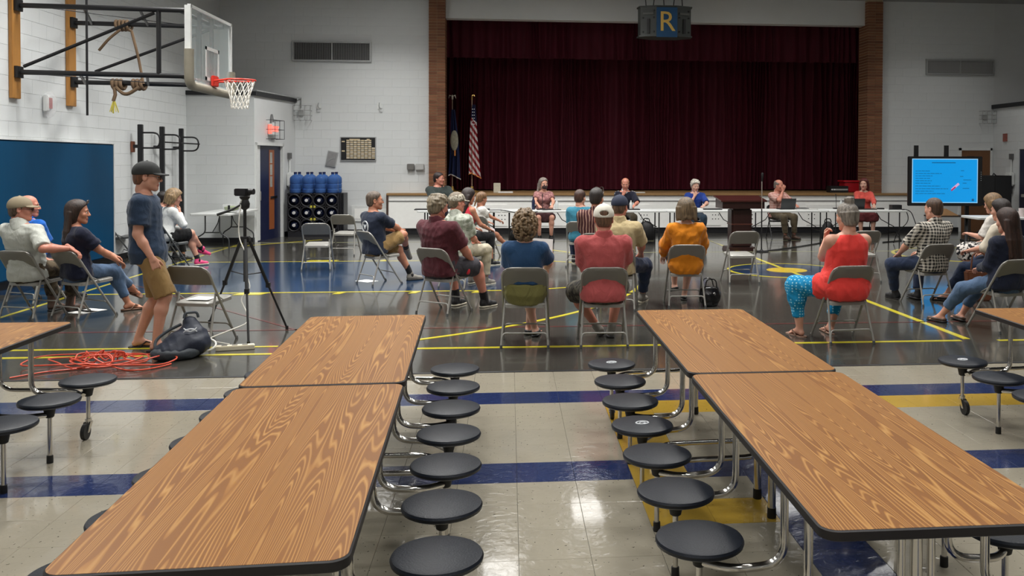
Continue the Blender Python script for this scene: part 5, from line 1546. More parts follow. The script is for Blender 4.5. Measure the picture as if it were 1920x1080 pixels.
def hand_shape(pose, h):
    key = ('hand', pose, h)
    if key in _HC: return _HC[key]
    S = Sdf(); c = {'curl': (22, 30, 22), 'fist': (62, 80, 50), 'flat': (6, 8, 6), 'grip': (40, 55, 40)}[pose]
    xs = (-.031, -.0105, .0100, .029); ln = (.070, .078, .073, .057)
    for x in xs: S.cap((x*.62, .0, 0), (x, .085, .002), .0135, .0105, .012)
    S.cap((0, -.05, 0), (0, .01, 0), .024, .023, .015)
    for x, l in zip(xs, ln):
        p = A(x, .085, .002); a = 0
        for q, (fr_, cc_) in enumerate(zip((.46, .30, .24), c)):
            a += math.radians(cc_); d = A(x*.9*(1 if pose == 'flat' else .3), math.cos(a), -math.sin(a)); d = unit(d)
            n_ = p+d*l*fr_; S.cap(p, n_, .0088-.0008*q, .0082-.0008*q, .002); p = n_
    S.cap((-.020, .015, -.006), (-.048, .048, -.016), .0145, .0115, .012)
    t2 = (-.060, .078, -.022) if pose in ('flat', 'curl') else (-.036, .083, -.036)
    S.cap((-.048, .048, -.016), t2, .0112, .0088, .004)
    S.cap(t2, tuple(np.array(t2)+np.array((-.002, .022, -.006) if pose in ('flat', 'curl') else (.020, .014, -.008))), .0088, .0076, .003)
    P, F = S.mesh(h); _HC[key] = (P, F); return _HC[key]
def rotm(yaw=0, pitch=0, roll=0):
    """head turn: yaw left +, pitch down +, roll to the right +"""
    y, p, r = map(math.radians, (yaw, pitch, roll))
    Rz = np.array(((math.cos(y), -math.sin(y), 0), (math.sin(y), math.cos(y), 0), (0, 0, 1)))
    Rx = np.array(((1, 0, 0), (0, math.cos(-p), -math.sin(-p)), (0, math.sin(-p), math.cos(-p))))
    Ry = np.array(((math.cos(r), 0, math.sin(r)), (0, 1, 0), (-math.sin(r), 0, math.cos(r))))
    return Rz @ Rx @ Ry
def ik(r, t, l1, l2, pole):
    r, t = np.asarray(r, float), np.asarray(t, float); d = t-r; L = np.linalg.norm(d)
    if L > (l1+l2)*.985: t = r+d/L*(l1+l2)*.985; d = t-r; L = np.linalg.norm(d)
    u = d/L; a = (l1*l1-l2*l2+L*L)/(2*L); hgt = math.sqrt(max(l1*l1-a*a, 0))
    p = np.asarray(pole, float); p = unit(p-u*(p @ u))
    return r+u*a+p*hgt, t
def frame_from(d, up):
    d = unit(d); x = unit(np.cross(d, up)); z = np.cross(x, d); return np.stack((x, d, z), 1)

FEM = ((-.13, .135, .105, -.01), (-.02, .182, .118, -.012), (.08, .170, .112, -.005), (.18, .142, .098, .004), (.28, .150, .102, .006), (.36, .162, .108, .0), (.43, .158, .088, -.012), (.475, .120, .066, -.02), (.50, .075, .055, -.022))
MAL = ((-.13, .130, .105, -.01), (-.02, .168, .118, -.012), (.08, .162, .114, -.002), (.18, .160, .114, .004), (.28, .170, .118, .004), (.37, .186, .118, -.004), (.44, .180, .098, -.016), (.485, .130, .070, -.024), (.51, .080, .058, -.026))
def person(label, loc, yaw, hs=1.0, fem=False, fat=0.0, seat=.43, lean=-8, side=0, twist=0, hip=-.07, hip_lift=0.0,
           armR=None, armL=None, legR=None, legL=None, head=(0, 0, 0), skin=None, hair=('short', (60, 46, 38)), cap=None, cap_open=False, cap_yaw=0,
           top=None, bottom=None, shoes=None, h=.0125, slouch=.02, group=None, glasses=False, mask=None, handR='curl', handL='curl', nf=None, over=None, seed=1):
    T = thing('person', label, 'person', loc, math.radians(yaw))
    if group: T['group'] = group
    skin = skin or SK_L; hh_ = .0046 if h < .014 else (.0062 if h < .018 else .0085); hd = .0062 if h < .014 else (.008 if h < .018 else .0105)
    st = [list(q) for q in (FEM if fem else MAL)]
    wf = 1+.42*fat; df = 1+.55*fat
    for q in st:
        g_ = max(0.0, 1-abs(q[0]-.12)/.34)
        q[0] *= hs; q[1] *= hs*(1+(wf-1)*(.35+.65*g_)); q[2] *= hs*(1+(df-1)*(.3+.7*g_)); q[3] = q[3]*hs+.05*fat*g_-slouch*math.sin(PI*min(1, max(0, q[0]/(.5*hs))))*1.0
    sit = seat is not None
    Hc = A(0, hip, (seat+.105*hs+.03*fat) if sit else .93*hs)
    Hc[2] += hip_lift
    th, sd, tw = math.radians(lean), math.radians(side), math.radians(twist)
    Z = unit(A(math.sin(sd), math.sin(th)*math.cos(sd), math.cos(th)*math.cos(sd)))
    X = unit(A(math.cos(tw), math.sin(tw), 0)-Z*(A(math.cos(tw), math.sin(tw), 0) @ Z)); Y = np.cross(Z, X)
    shw = (.176 if not fem else .150)*hs*(1+.24*fat)
    Sh = {s: Hc+Z*(.432*hs)+X*(s*shw)+Y*(-.018) for s in (-1, 1)}
    C7 = Hc+Z*(.505*hs)+Y*(-.026*hs)
    HR = rotm(*head); hsz = 1.07*(.55+.45*hs)
    Hd = C7+unit(Z*.6+A(0, 0, .6)+A(0, .18, 0))*(.148*hsz)
    Hd = Hd+A(0, .010, 0)
    # ---- limbs
    ua, fa = .285*hs, .255*hs; tl, sl = .435*hs, .425*hs
    J = {}
    for s, arm in ((1, armR), (-1, armL)):
        arm = arm or ('lap',)
        kind = arm[0]
        if kind == 'lap': tgt, pole = A(s*.09, hip+.30*hs, (seat or .5)+.20), A(s*.42, -.75, -.5)
        elif kind == 'knee': tgt, pole = A(s*.14, hip+.40*hs, (seat or .5)+.19), A(s*.7, -.6, -.5)
        elif kind == 'cross': tgt, pole = A(-s*.10, hip+.24, Hc[2]+.22*hs), A(s*.9, .1, -.5)
        elif kind == 'side': tgt, pole = A(s*.27, hip+.06, Hc[2]+(-.05 if not sit else .06)), A(s*.3, -1, -.1)
        elif kind == 'face': tgt, pole = Hd+HR @ A(s*.045, .120, -.200)*hsz, A(s*.5, .2, -1)
        else: tgt, pole = A(*arm[1]), A(*(arm[2] if len(arm) > 2 else (s*.42, -.75, -.5)))
        E, W = ik(Sh[s], tgt, ua, fa, pole); J['E', s], J['W', s] = E, W
    HJ = {s: Hc+A(math.cos(tw)*s*.088*hs*(1+.2*fat), 0, -.01) for s in (-1, 1)}
    if not sit: HJ = {s: Hc+A(s*.088*hs, 0, -.02) for s in (-1, 1)}
    for s, leg in ((1, legR), (-1, legL)):
        if leg is None: leg = ((s*.13, hip+.46*hs, .085*hs), (s*.15, .6, 1)) if sit else ((s*.11, .0, .085*hs), (0, 1, 0))
        K, An = ik(HJ[s], A(*leg[0]), tl, sl, A(*leg[1]) if len(leg) > 1 else A(s*.15, .6, 1))
        J['K', s], J['A', s] = K, An
        toe = A(*leg[2]) if len(leg) > 2 else A(s*.18, 1, 0)
        J['T', s] = unit(toe)
    # ---- body
    S = Sdf()
    S.loft(Hc, X, Y, Z, st, .0)
    S.cap(C7-Z*.03, Hd+HR @ A(0, -.03, -.06)*hsz, .058*hsz*(1+.15*fat), .052*hsz, .04)
    lf = 1+.30*fat
    for s in (-1, 1):
        S.cap(C7-Z*.035, Sh[s]+Z*.012, .040*hs, .042*hs, .05)
        la = 1+.48*fat
        S.cap(Sh[s], J['E', s], .052*hs*la*(.88 if fem else 1), .040*hs*la*(.9 if fem else 1), .04)
        S.cap(J['E', s], J['E', s]+(J['W', s]-J['E', s])*.35, .041*hs*lf*(.9 if fem else 1), .042*hs*lf*(.88 if fem else 1), .02)
        S.cap(J['E', s]+(J['W', s]-J['E', s])*.35, J['W', s], .042*hs*lf*(.88 if fem else 1), .026*hs, .02)
        S.cap(HJ[s], J['K', s], .084*hs*lf, .056*hs*lf, .04)
        k_, a_ = J['K', s], J['A', s]; back = unit(np.cross(np.cross(J['T', s], a_-k_), a_-k_))
        if back @ J['T', s] > 0: back = -back
        J['B', s] = back
        S.cap(k_, k_+(a_-k_)*.3+back*.012, .054*hs*lf, .055*hs*lf, .03)
        S.cap(k_+(a_-k_)*.3+back*.012, a_, .055*hs*lf, .034*hs, .03)
        dn = unit(np.cross(np.cross(J['T', s], a_-k_), J['T', s])) if sit or True else A(0, 0, -1)
        if dn @ (a_-k_) < 0: dn = -dn
        J['D', s] = dn
        if shoes is None or shoes[0] in ('flipflop', 'sandal', 'flat'):
            t_ = J['T', s]; hl = a_-t_*.025+dn*.045*hs; S.cap(hl, a_+t_*.02+dn*.02, .030*hs, .034*hs, .02); S.cap(a_+t_*.02+dn*.03, a_+t_*.13*hs+dn*.06*hs, .034*hs, .022*hs, .02)
            sx_ = unit(np.cross(t_, dn))
            for i_ in range(5):
                o_ = (i_-2)*.0155; S.cap(a_+t_*.115*hs+dn*.062*hs+sx_*o_, a_+t_*(.165-.008*abs(i_-(1 if s < 0 else 3)))*hs+dn*.068*hs+sx_*o_*1.15, .0105, .0085, .004)
    P, F = S.mesh(h)
    parts = [(P, F, np.zeros(len(F), int))]
    hp_, hf_, hm_ = head_shape(fem, hd)
    parts.append(((HR @ (hp_*hsz).T).T+Hd, hf_, hm_))
    for s, pose in ((1, handR), (-1, handL)):
        q, f_ = hand_shape(pose, hh_); q = q*hs*(.92 if fem else 1.0)
        if s < 0: q = q*A(-1, 1, 1); f_ = f_[:, ::-1]
        arm = (armR if s > 0 else armL) or ('lap',)
        d_ = unit(J['W', s]-J['E', s]); upv = A(0, .15, 1)
        if arm[0] == 'face': d_ = unit(HR @ A(-s*.45, -.12, .85)); upv = HR @ A(s*.3, 1, .2); pose = 'grip'; q, f_ = hand_shape(pose, hh_); q = q*hs*(.92 if fem else 1.0); q, f_ = (q*A(-1, 1, 1), f_[:, ::-1]) if s < 0 else (q, f_)
        elif arm[0] == 'side': d_ = unit(d_+A(0, .2, -1)); upv = A(s, .2, 0)
        elif len(arm) > 3: d_ = unit(A(*arm[3]))
        elif arm[0] in ('lap', 'knee'): d_ = unit(d_*A(1, 1, .35)+A(0, 0, -.15))
        if len(arm) > 4: upv = A(*arm[4])
        Rh = frame_from(d_, upv)
        parts.append(((Rh @ q.T).T+J['W', s], f_, np.zeros(len(f_), int)))
    off = 0; PP = []; FF = []; MM = []
    for (p_, f_, m_) in parts: PP.append(p_); FF.append(f_+off); MM.append(m_); off += len(p_)
    body = obj('body', np_mesh('body', np.concatenate(PP), np.concatenate(FF), [skin, M_EYEW, M_IRIS, m_lip()], np.concatenate(MM)), T)
    # eyes: white with a dark iris
    ey = MB()
    for s in (-1, 1):
        c_ = HR @ (A(s*.031, .0775, .001)*hsz)+Hd; ey.cur = 0; ey.sphere(c_, .0122*hsz, 10, 8)
        c2 = HR @ (A(s*.031, .0845, .001)*hsz)+Hd; ey.cur = 1; ey.sphere(c2, .0068*hsz, 8, 6)
    ey.build('eyes', [M_EYEW, M_IRIS], T)
    br = MB()
    for s in (-1, 1): br.tube([tuple(HR @ (A(s*x_, y_, z_)*hsz)+Hd) for x_, y_, z_ in ((.014, .0935, .027), (.032, .0915, .031), (.047, .079, .025))], [.0035, .0042, .0025], 6)
    hc_ = hair[1] if hair else (120, 100, 80)
    HM = m_hair('hair_%02x%02x%02x' % tuple(hc_), hc_) if hair else pm('brow_brown', (104, 84, 66), .7)
    br.build('eyebrows', HM, T)
    if hair:
        q, f_ = hair_shape(hair[0], hd if h < .018 else .0105)
        obj('hair', np_mesh('hair', (HR @ (q*hsz).T).T+Hd, f_, HM), T)
    if cap:
        q, f_ = cap_shape(hd, cap_open); R2 = HR @ rotm(cap_yaw, 0, 0)
        obj('cap', np_mesh('cap', (R2 @ (q*hsz).T).T+Hd, f_, cap), T)
    if glasses:
        gm = MB(); W_ = lambda *p: tuple(HR @ (A(*p)*hsz)+Hd)
        for s in (-1, 1):
            gm.tube([W_(s*.033+.022*math.cos(a), .106, -.002+.017*math.sin(a)) for a in [2*PI*i/16 for i in range(16)]], .002, 5, closed=True)
            gm.tube([W_(s*.055, .106, .003), W_(s*.075, .06, .006), W_(s*.084, -.01, .008)], .002, 5)
        gm.tube([W_(-.011, .108, .002), W_(.011, .108, .002)], .002, 5)
        gm.build('glasses', M_BLACK, T)
    if mask:
        Sm = Sdf(); Sm.ell((0, .045, -.052), (.060, .076, .066), 0); Sm.keep((0, .09, -.005), (0, -.15, 1)); Sm.keep((0, .03, 0), (0, -1, -.1))
        q, f_ = Sm.mesh(hd); mk = obj('face_mask', np_mesh('face_mask', (HR @ (q*hsz).T).T+Hd, f_, mask), T)
        sm2 = MB(); W_ = lambda *p: tuple(HR @ (A(*p)*hsz)+Hd)
        for s in (-1, 1):
            sm2.tube([W_(s*.058, .04, -.02), W_(s*.084, -.02, .028), W_(s*.092, -.03, .01), W_(s*.086, -.022, -.03), W_(s*.055, .04, -.08)], .0028, 5)
        sm2.build('ear_loop', mask, mk)
    # ---- trousers / shorts / skirt
    for bottom in ([bottom] if bottom else [])+([over] if over else []):
        B = Sdf(); fr = bottom.get('frac', 1.0); lo = bottom.get('loose', .018)
        stb = [q for q in st if q[0] <= .12*hs]
        B.loft(Hc, X, Y, Z, stb, .0, off=.010+bottom.get('puff', 0))
        if bottom['kind'] == 'skirt':
            m_ = (J['K', 1]+J['K', -1])/2; hm = (HJ[1]+HJ[-1])/2; e_ = hm+(m_-hm)*fr
            for s in (-1, 1): B.tubecut(HJ[s], HJ[s]+(J['K', s]-HJ[s])*fr, (.105+bottom.get('puff', 0))*hs*lf, (.100+bottom.get('puff', 0))*hs*lf, .06)
            B.tubecut(hm, e_, .12*hs*lf, .11*hs*lf, .06)
            if fr > 1.0:
                for s in (-1, 1): B.tubecut(J['K', s], J['K', s]+(J['A', s]-J['K', s])*(fr-1), .09*hs, .10*hs, .05)
        else:
            for s in (-1, 1):
                f1_ = min(fr, 1.0); e_ = HJ[s]+(J['K', s]-HJ[s])*f1_
                if fr <= 1.0: B.tubecut(HJ[s], e_, (.088*hs*lf+lo*.5), (.060+.022*(1-f1_)+.004)*hs*lf+lo*1.35, .05)
                else:
                    B.cap(HJ[s], J['K', s], .086*hs*lf+lo*.5, .058*hs*lf+lo, .05)
                    B.cap(J['K', s], J['K', s]+(J['A', s]-J['K', s])*.3+J['B', s]*.012, .056*hs*lf+lo, .056*hs*lf+lo*.9, .03)
                    e2 = J['K', s]+(J['A', s]-J['K', s])*(fr-1); B.tubecut(J['K', s], e2, .057*hs*lf+lo, .040*hs+lo*bottom.get('flare', 1.2), .03)
        q, f_ = B.mesh(h); me = np_mesh(bottom.get('name', 'trousers'), q, f_, bottom['mat']); crumple(me, bottom.get('crumple', .008), seed+11)
        obj(bottom.get('name', 'trousers'), me, T)
    # ---- shirt
    if top:
        U = Sdf(); o_ = top.get('off', .014); hem = top.get('hem', -.06)*hs
        stt = [q for q in st if q[0] >= hem-.02]
        if stt[0][0] > hem: stt = [[hem]+[st[1][i] for i in (1, 2, 3)]]+stt
        fz = top.get('flare', .010)
        stt = [[q[0], q[1]+fz*max(0, min(1, (.14*hs-q[0])/(.16*hs))), q[2]+fz*max(0, min(1, (.14*hs-q[0])/(.16*hs))), q[3]] for q in stt]
        U.loft(Hc, X, Y, Z, stt, .0, off=o_)
        if sit and hem < .02:
            for s in (-1, 1): U.ell(Hc+A(s*.08, -.02, -.04), (.10*lf, .11*lf, .09), .06)
        sv = top.get('sleeve', .62)
        for s in (-1, 1):
            if sv > 0:
                U.cap(C7-Z*.045, Sh[s]+Z*.008, .044*hs, .048*hs+o_*.4, .05)
                ra, rb = .055*hs*(1+.48*fat)+o_, .050*hs*(1+.45*fat)+o_*1.3
                if sv <= 1.0: U.tubecut(Sh[s], Sh[s]+(J['E', s]-Sh[s])*sv, ra, rb+.006, .04)
                else:
                    U.cap(Sh[s], J['E', s], ra, .043*hs*lf+o_, .04); U.tubecut(J['E', s], J['E', s]+(J['W', s]-J['E', s])*(sv-1), .043*hs*lf+o_, .032*hs+o_*.9, .03)
            elif sv == 0: U.cap(C7-Z*.065+X*s*.045, Sh[s]-X*s*.045*hs-Z*.004, .052*hs, .050*hs, .04)
            if fem: U.ell(Hc+Z*.315*hs+X*(s*.075)+Y*(.085+.03*fat), (.075, .062, .068), .05)
        nk = top.get('neck', .5)
        U.keep(C7+Z*(.0+.035*(nk-.5)*2)+Y*.02, unit(Z*1+Y*top.get('vneck', .35)))
        if top.get('scoop'): U.ell(C7+Y*.05-Z*.0, (.085, .12, .075), .01, mode='-')
        q, f_ = U.mesh(h); me = np_mesh(top.get('name', 'shirt'), q, f_, top['mat']); crumple(me, top.get('crumple', .0095), seed)
        so = obj(top.get('name', 'shirt'), me, T)
        if top.get('collar'):
            K_ = Sdf(); nb = C7-Z*.012; nt_ = Hd+HR @ A(0, -.032, -.085)*hsz
            K_.tubecut(nb-unit(nt_-nb)*.045, nb+(nt_-nb)*1.0, (.086+.02*fat)*hsz, (.068+.012*fat)*hsz, 0); K_.cap(nb+(nt_-nb)*.7, nt_+(nt_-nb)*.4, (.056+.01*fat)*hsz, (.062+.012*fat)*hsz, 0, mode='-'); K_.keep(nb+(nt_-nb)*.60, unit(unit(nt_-nb)+Y*.75))
            q, f_ = K_.mesh(min(h, .0125)*.8); obj('collar', np_mesh('collar', q, f_, top.get('collar') if not isinstance(top['collar'], bool) else top['mat']), so)
    # ---- shoes
    if shoes:
        for s in (-1, 1):
            t_, d_, a_ = J['T', s], J['D', s], J['A', s]; sx_ = unit(np.cross(t_, d_))
            if shoes[0] in ('sneaker', 'boot', 'flat'):
                Q = Sdf(); z0 = .058*hs
                if shoes[0] != 'flat': Q.cap(a_-t_*.030+d_*.03, a_-t_*.012-d_*(.02 if shoes[0] == 'sneaker' else .12), .040*hs, .045*hs, .02)
                Q.cap(a_-t_*.032*hs+d_*.045*hs, a_+t_*.05*hs+d_*.04*hs, .038*hs, .042*hs, .02)
                Q.cap(a_+t_*.05*hs+d_*.048*hs, a_+t_*.150*hs+d_*.058*hs, .040*hs, .034*hs, .02)
                Q.keep(a_+d_*.078*hs, d_)
                if shoes[0] == 'flat': Q.keep(a_+d_*.035*hs, -d_)
                q, f_ = Q.mesh(min(h, .011)); sh = obj('shoe', np_mesh('shoe', q, f_, shoes[1]), T)
                Q = Sdf(); Q.cap(a_-t_*.034*hs+d_*.075*hs, a_+t_*.155*hs+d_*.075*hs, .043*hs, .038*hs, .0); Q.keep(a_+d_*.086*hs, d_); Q.keep(a_+d_*.066*hs, -d_)
                q, f_ = Q.mesh(min(h, .011)*.8); obj('sole', np_mesh('sole', q, f_, shoes[2]), sh)
                if len(shoes) > 3 and shoes[3] is not None:
                    Q = Sdf(); Q.tubecut(a_+d_*.02, a_-unit(a_-J['K', s])*shoes[4]*1.0, .041*hs*lf, .044*hs*lf, 0); q, f_ = Q.mesh(min(h, .011)); obj('sock', np_mesh('sock', q, f_, shoes[3]), sh)
            else:
                Q = Sdf(); Q.cap(a_-t_*.045*hs+d_*.08*hs, a_+t_*.175*hs+d_*.08*hs, .040*hs, .040*hs, .0); Q.keep(a_+d_*.092*hs, d_); Q.keep(a_+d_*.072*hs, -d_)
                q, f_ = Q.mesh(min(h, .011)*.7); sh = obj('sandal', np_mesh('sandal', q, f_, shoes[1]), T)
                mb = MB(); c0 = a_+t_*.135*hs+d_*.055*hs
                for e_ in (-1, 1): mb.tube([c0, a_+t_*.075*hs+d_*.025*hs+sx_*e_*.034, a_+t_*.02*hs+d_*.075*hs+sx_*e_*.040], .0065, 6)
                mb.build('strap', shoes[1], sh)
    PJ = dict(J); PJ['Hd'] = Hd; PJ['HR'] = HR; PJ['hsz'] = hsz; PJ['C7'] = C7; PJ['Hc'] = Hc; PJ['axes'] = (X, Y, Z); PJ['Sh'] = Sh
    return T, PJ

# ---------------------------------------------------------------- backpack shapes
S = Sdf(); S.ell((0, 0, .12), (.20, .17, .13), 0); S.ell((-.12, -.06, .07), (.17, .14, .09), .05); S.cap((.05, .02, .20), (.02, .05, .30), .10, .06, .06); S.keep((0, 0, 0), (0, 0, -1))
me = np_mesh('main_bag', *S.mesh(.011), M_BPN); crumple(me, .01, 3); obj('main_bag', me, bp)
S = Sdf(); S.ell((-.10, -.09, .06), (.21, .12, .075), 0); S.keep((0, 0, 0), (0, 0, -1)); me = np_mesh('front_pocket', *S.mesh(.011), M_BPG); crumple(me, .009, 5); obj('front_pocket', me, bp)
MB().tube(fillet([(-.03, .03, .34), (-.02, .04, .39), (.08, .05, .39), (.09, .05, .34)], .03), .012, 7).build('handle', M_BPG, bp)
MB().tube(fillet([(-.24, -.05, .04), (-.28, .05, .14), (-.18, .10, .22), (-.05, .10, .28)], .1), .014, 7).build('strap', M_BPG, bp)
mk = MB()
for sgn in (-1, 1): mk.tube([(.055*q+.02, -.118+.02*abs(q), .245+sgn*(.018-.030*(1-q*q))) for q in (-1, -.5, 0, .5, 1)], [.004, .007, .005, .007, .004], 6)
o = mk.build('white_mark', M_EMB, bp); o.location = (0, .0, .01)

# ---------------------------------------------------------------- people and their chairs
GA = 'audience on folding chairs'
def X_(px, y, py=420): return aty(px, py, y).x
def sit(clab, plab, x, y, yaw, chair_kind='grey', pyaw=None, **kw):
    if clab: chair(clab, x, y, yaw, chair_kind)
    return person(plab, (x, y, 0), yaw if pyaw is None else pyaw, **kw)
C = m_cloth
K_BLACK = C('black_cloth', (22, 22, 24)); K_NAVY = C('navy_cotton', (24, 34, 52)); K_DENIM = C('blue_denim', (72, 94, 122), var=.22); K_DKDENIM = C('dark_denim', (30, 42, 66), var=.2)
K_KHAKI = C('khaki_cotton', (140, 112, 70)); K_GREY = C('charcoal_shorts_cloth', (50, 48, 54)); K_SOCK = C('black_sock', (24, 24, 26)); K_WSOCK = C('white_sock', (200, 198, 194))
SH_BLK = pm('black_shoe', (26, 26, 28), .5); SH_GRY = pm('grey_shoe', (120, 116, 108), .6); SH_BRN = pm('brown_leather', (70, 50, 38), .5); SO_W = pm('pale_sole', (196, 190, 170), .6); SO_B = pm('dark_sole', (30, 28, 26), .6); SH_PNK = pm('pink_shoe', (206, 62, 112), .5); SH_CRM = pm('cream_shoe', (206, 196, 170), .6)
SH_TAN = pm('tan_sandal', (110, 80, 62), .6)

# man in pale grey shirt and tan cap, far left
sit('folding chair of the man in the tan cap at the left edge', 'man in pale grey shirt and tan cap resting his arm on the next chair', -5.36, 10.66, -18, fat=.30, hs=1.04, lean=-9, head=(-52, 0, 0), skin=SK_R,
    hair=('crew', (84, 66, 52)), cap=pm('tan_cap_cloth', (134, 122, 100), .9), glasses=True, armR=('x', (.62, -.12, .80), (.4, -.6, -.6), (.75, .25, -.55), (.5, .3, .9)), armL=('lap',),
    top=dict(mat=C('pale_grey_shirt', (178, 180, 172)), sleeve=.95, collar=True, hem=-.10), bottom=dict(kind='pants', mat=m_pattern('brown_camo', 'camo', (52, 44, 36), (96, 84, 66), scale=14), frac=1.78, loose=.02), shoes=('boot', SH_BRN, SO_B), seed=2)
# bald man in blue behind him
sit('folding chair of the bald man in blue', 'bald man in bright blue shirt sitting beside the blue wall pad', X_(66, 11.75)+.02, 11.75, -25, fat=.2, lean=-4, head=(-50, 0, 0), skin=SK_R, hair=('fringe', (150, 128, 100)),
    top=dict(mat=C('bright_blue_shirt', (22, 92, 178)), sleeve=.8, collar=True), bottom=dict(kind='pants', mat=K_DKDENIM, frac=1.85), shoes=('sneaker', SH_BLK, SO_B), seed=3)
# woman in navy with long brown hair
T, PJ = sit('folding chair under the hand of the man in the tan cap', 'woman with long brown hair in navy top and jeans, legs crossed', -4.80, 10.64, -30, pyaw=-44, fem=True, fat=.22, hs=.97, lean=0, slouch=.03, head=(-30, 2, 0), skin=SK_T, hair=('longer', (46, 30, 22)),
    armR=('x', (.14, .30, .62), (.8, -.3, -.6)), armL=('x', (-.02, .34, .66), (-.8, -.3, -.5)), legR=((-.20, .62, .24), (.2, .5, 1), (-.1, 1, -.5)), legL=((-.05, .50, .09), (-.1, .6, 1), (.1, 1, 0)),
    top=dict(mat=C('dark_navy_knit', (20, 24, 44)), sleeve=.75, hem=-.08), bottom=dict(kind='pants', mat=K_DENIM, frac=1.80, loose=.012), shoes=('sandal', SH_TAN), seed=4)
gm = MB(); W_ = lambda *p: tuple(PJ['HR'] @ (A(*p)*PJ['hsz'])+PJ['Hd'])
for s in (-1, 1): gm.tube([W_(s*.032+.024*math.cos(a), .088, .118+.016*math.sin(a)) for a in [2*PI*i/14 for i in range(14)]], .005, 5, closed=True)
gm.build('head_sunglasses', pm('sunglass_frame', (60, 50, 46), .2), T)
# standing teenager
T, PJ = person('teenager standing in black cap, navy T-shirt, khaki shorts and flip-flops', (-3.36, 8.74, 0), -82, hs=1.02, seat=None, hip=0.0, lean=-2, slouch=.03, head=(6, 4, 0), skin=SK_L, hair=('crew', (112, 70, 46)), cap=pm('black_cap_cloth', (40, 42, 42), .85), h=.0115,
    armR=('x', (.195, .07, .87), (.30, -1, .0), (-.15, .35, -1), (.9, .4, 0)), armL=('x', (-.19, .0, .84), (-.3, -1, .0), (.1, .35, -1), (-.9, .4, 0)), legR=((.12, .08, .088), (0, 1, 0), (.05, 1, 0)), legL=((-.11, -.13, .088), (0, 1, 0), (-.05, 1, 0)),
    top=dict(mat=C('slate_navy_tshirt', (40, 56, 78)), sleeve=.72, hem=-.13, off=.022, flare=.024, name='tshirt', crumple=.007), bottom=dict(kind='shorts', mat=K_KHAKI, frac=1.0, loose=.024, name='shorts'), shoes=('flipflop', pm('black_foam', (26, 24, 24), .8)), glasses=True, seed=5)
# pair by the pull-up bars
sit('dark grey folding chair by the pull-up bars', 'dark-haired boy in white and navy shirt behind the standing teenager', X_(303, 16.4), 16.4, -40, 'dark', hs=.86, h=.016, lean=12, head=(-10, 8, 0), hair=('short', (34, 26, 22)),
    top=dict(mat=m_pattern('navy_white_shirt', 'blotch', (34, 40, 58), (190, 192, 194), scale=6), sleeve=.8), bottom=dict(kind='pants', mat=K_BLACK, frac=1.8), shoes=('sneaker', SH_BLK, SO_B), seed=6)
chair('empty dark grey folding chair beside the blue wall pad', X_(222, 16.6), 16.6, -55, 'dark')
sit('dark grey folding chair of the woman in the white jacket', 'blonde woman in white jacket and black shorts with hand at her face', X_(318, 15.35), 15.35, -42, 'dark', pyaw=-55, fem=True, fat=.15, hs=.95, h=.015, lean=14, head=(-12, 12, 0), hair=('bob', (150, 124, 90)), armR=('face',), armL=('lap',),
    legR=((-.14, .56, .26), (.2, .5, 1), (-.1, 1, -.3)), legL=((-.04, .46, .09), (0, .6, 1)),
    top=dict(mat=C('white_jacket', (206, 208, 206)), sleeve=1.9, hem=-.04), bottom=dict(kind='shorts', mat=K_BLACK, frac=.95, name='shorts'), shoes=('sneaker', SH_PNK, SO_W, K_SOCK, .10), seed=7)
# empty chairs
ec = chair('empty folding chair with white papers on its seat, beside the backpack', -2.99, 9.06, -14)
paper('white printed sheets lying on the empty chair beside the backpack', (-2.98, 9.10), -12, .4275, (.22, .28))
chair('empty folding chair on the blue floor, nearer of the two by the bottle rack', -3.11, 14.97, 3)
chair('empty folding chair farther off, beside the bottle rack', -3.08, 17.3, -6)
# man in navy T-shirt with round emblem
T9, P9 = sit('folding chair of the man in navy with the round emblem', 'man in navy T-shirt with white round emblem and khaki shorts, leg crossed', -1.87, 13.2, -52, pyaw=-46, hs=1.0, fat=.18, h=.013, lean=-2, slouch=.04, head=(-28, -2, 0), skin=SK_T, hair=('crew', (92, 78, 66)), glasses=True,
    armR=('x', (.02, .40, .74), (.9, -.2, -.4), (-.6, .8, 0)), armL=('x', (-.02, .38, .72), (-.9, -.2, -.4), (.6, .8, 0)), legR=((-.12, .58, .44), (.6, .4, 1), (.1, .5, -.9)), legL=((.06, .52, .085), (-.1, .6, 1), (.3, 1, 0)),
    top=dict(mat=C('ink_navy_tshirt', (28, 36, 54)), sleeve=.8, hem=-.09, name='tshirt'), bottom=dict(kind='shorts', mat=K_KHAKI, frac=.88, loose=.025, name='shorts'), shoes=('sneaker', SH_GRY, SO_B, K_SOCK, .16), seed=8)
# man in maroon polo with mask
sit('folding chair of the masked man in maroon', 'grey-haired man in maroon polo and dark mask, wearing charcoal shorts', -.76, 10.66, -33, pyaw=-36, fat=.48, hs=1.05, lean=-4, slouch=.03, head=(-12, 4, 0), skin=SK_R, hair=('full', (128, 116, 96)), mask=C('navy_mask_cloth', (34, 38, 56)), glasses=True,
    armR=('x', (.22, .27, .56), (.7, -.7, -.3), (-.1, .6, -.8), (.8, .5, .3)), armL=('lap',), handR='fist', legR=((.20, .52, .09), (.2, .6, 1), (.15, 1, 0)), legL=((-.17, .42, .09), (-.2, .6, 1), (-.1, 1, 0)),
    top=dict(mat=C('maroon_polo', (78, 32, 40)), sleeve=.86, collar=True, hem=-.10, off=.018), bottom=dict(kind='shorts', mat=K_GREY, frac=.90, loose=.03, name='shorts'), shoes=('sneaker', SH_BLK, SO_W, K_SOCK, .12), seed=9)
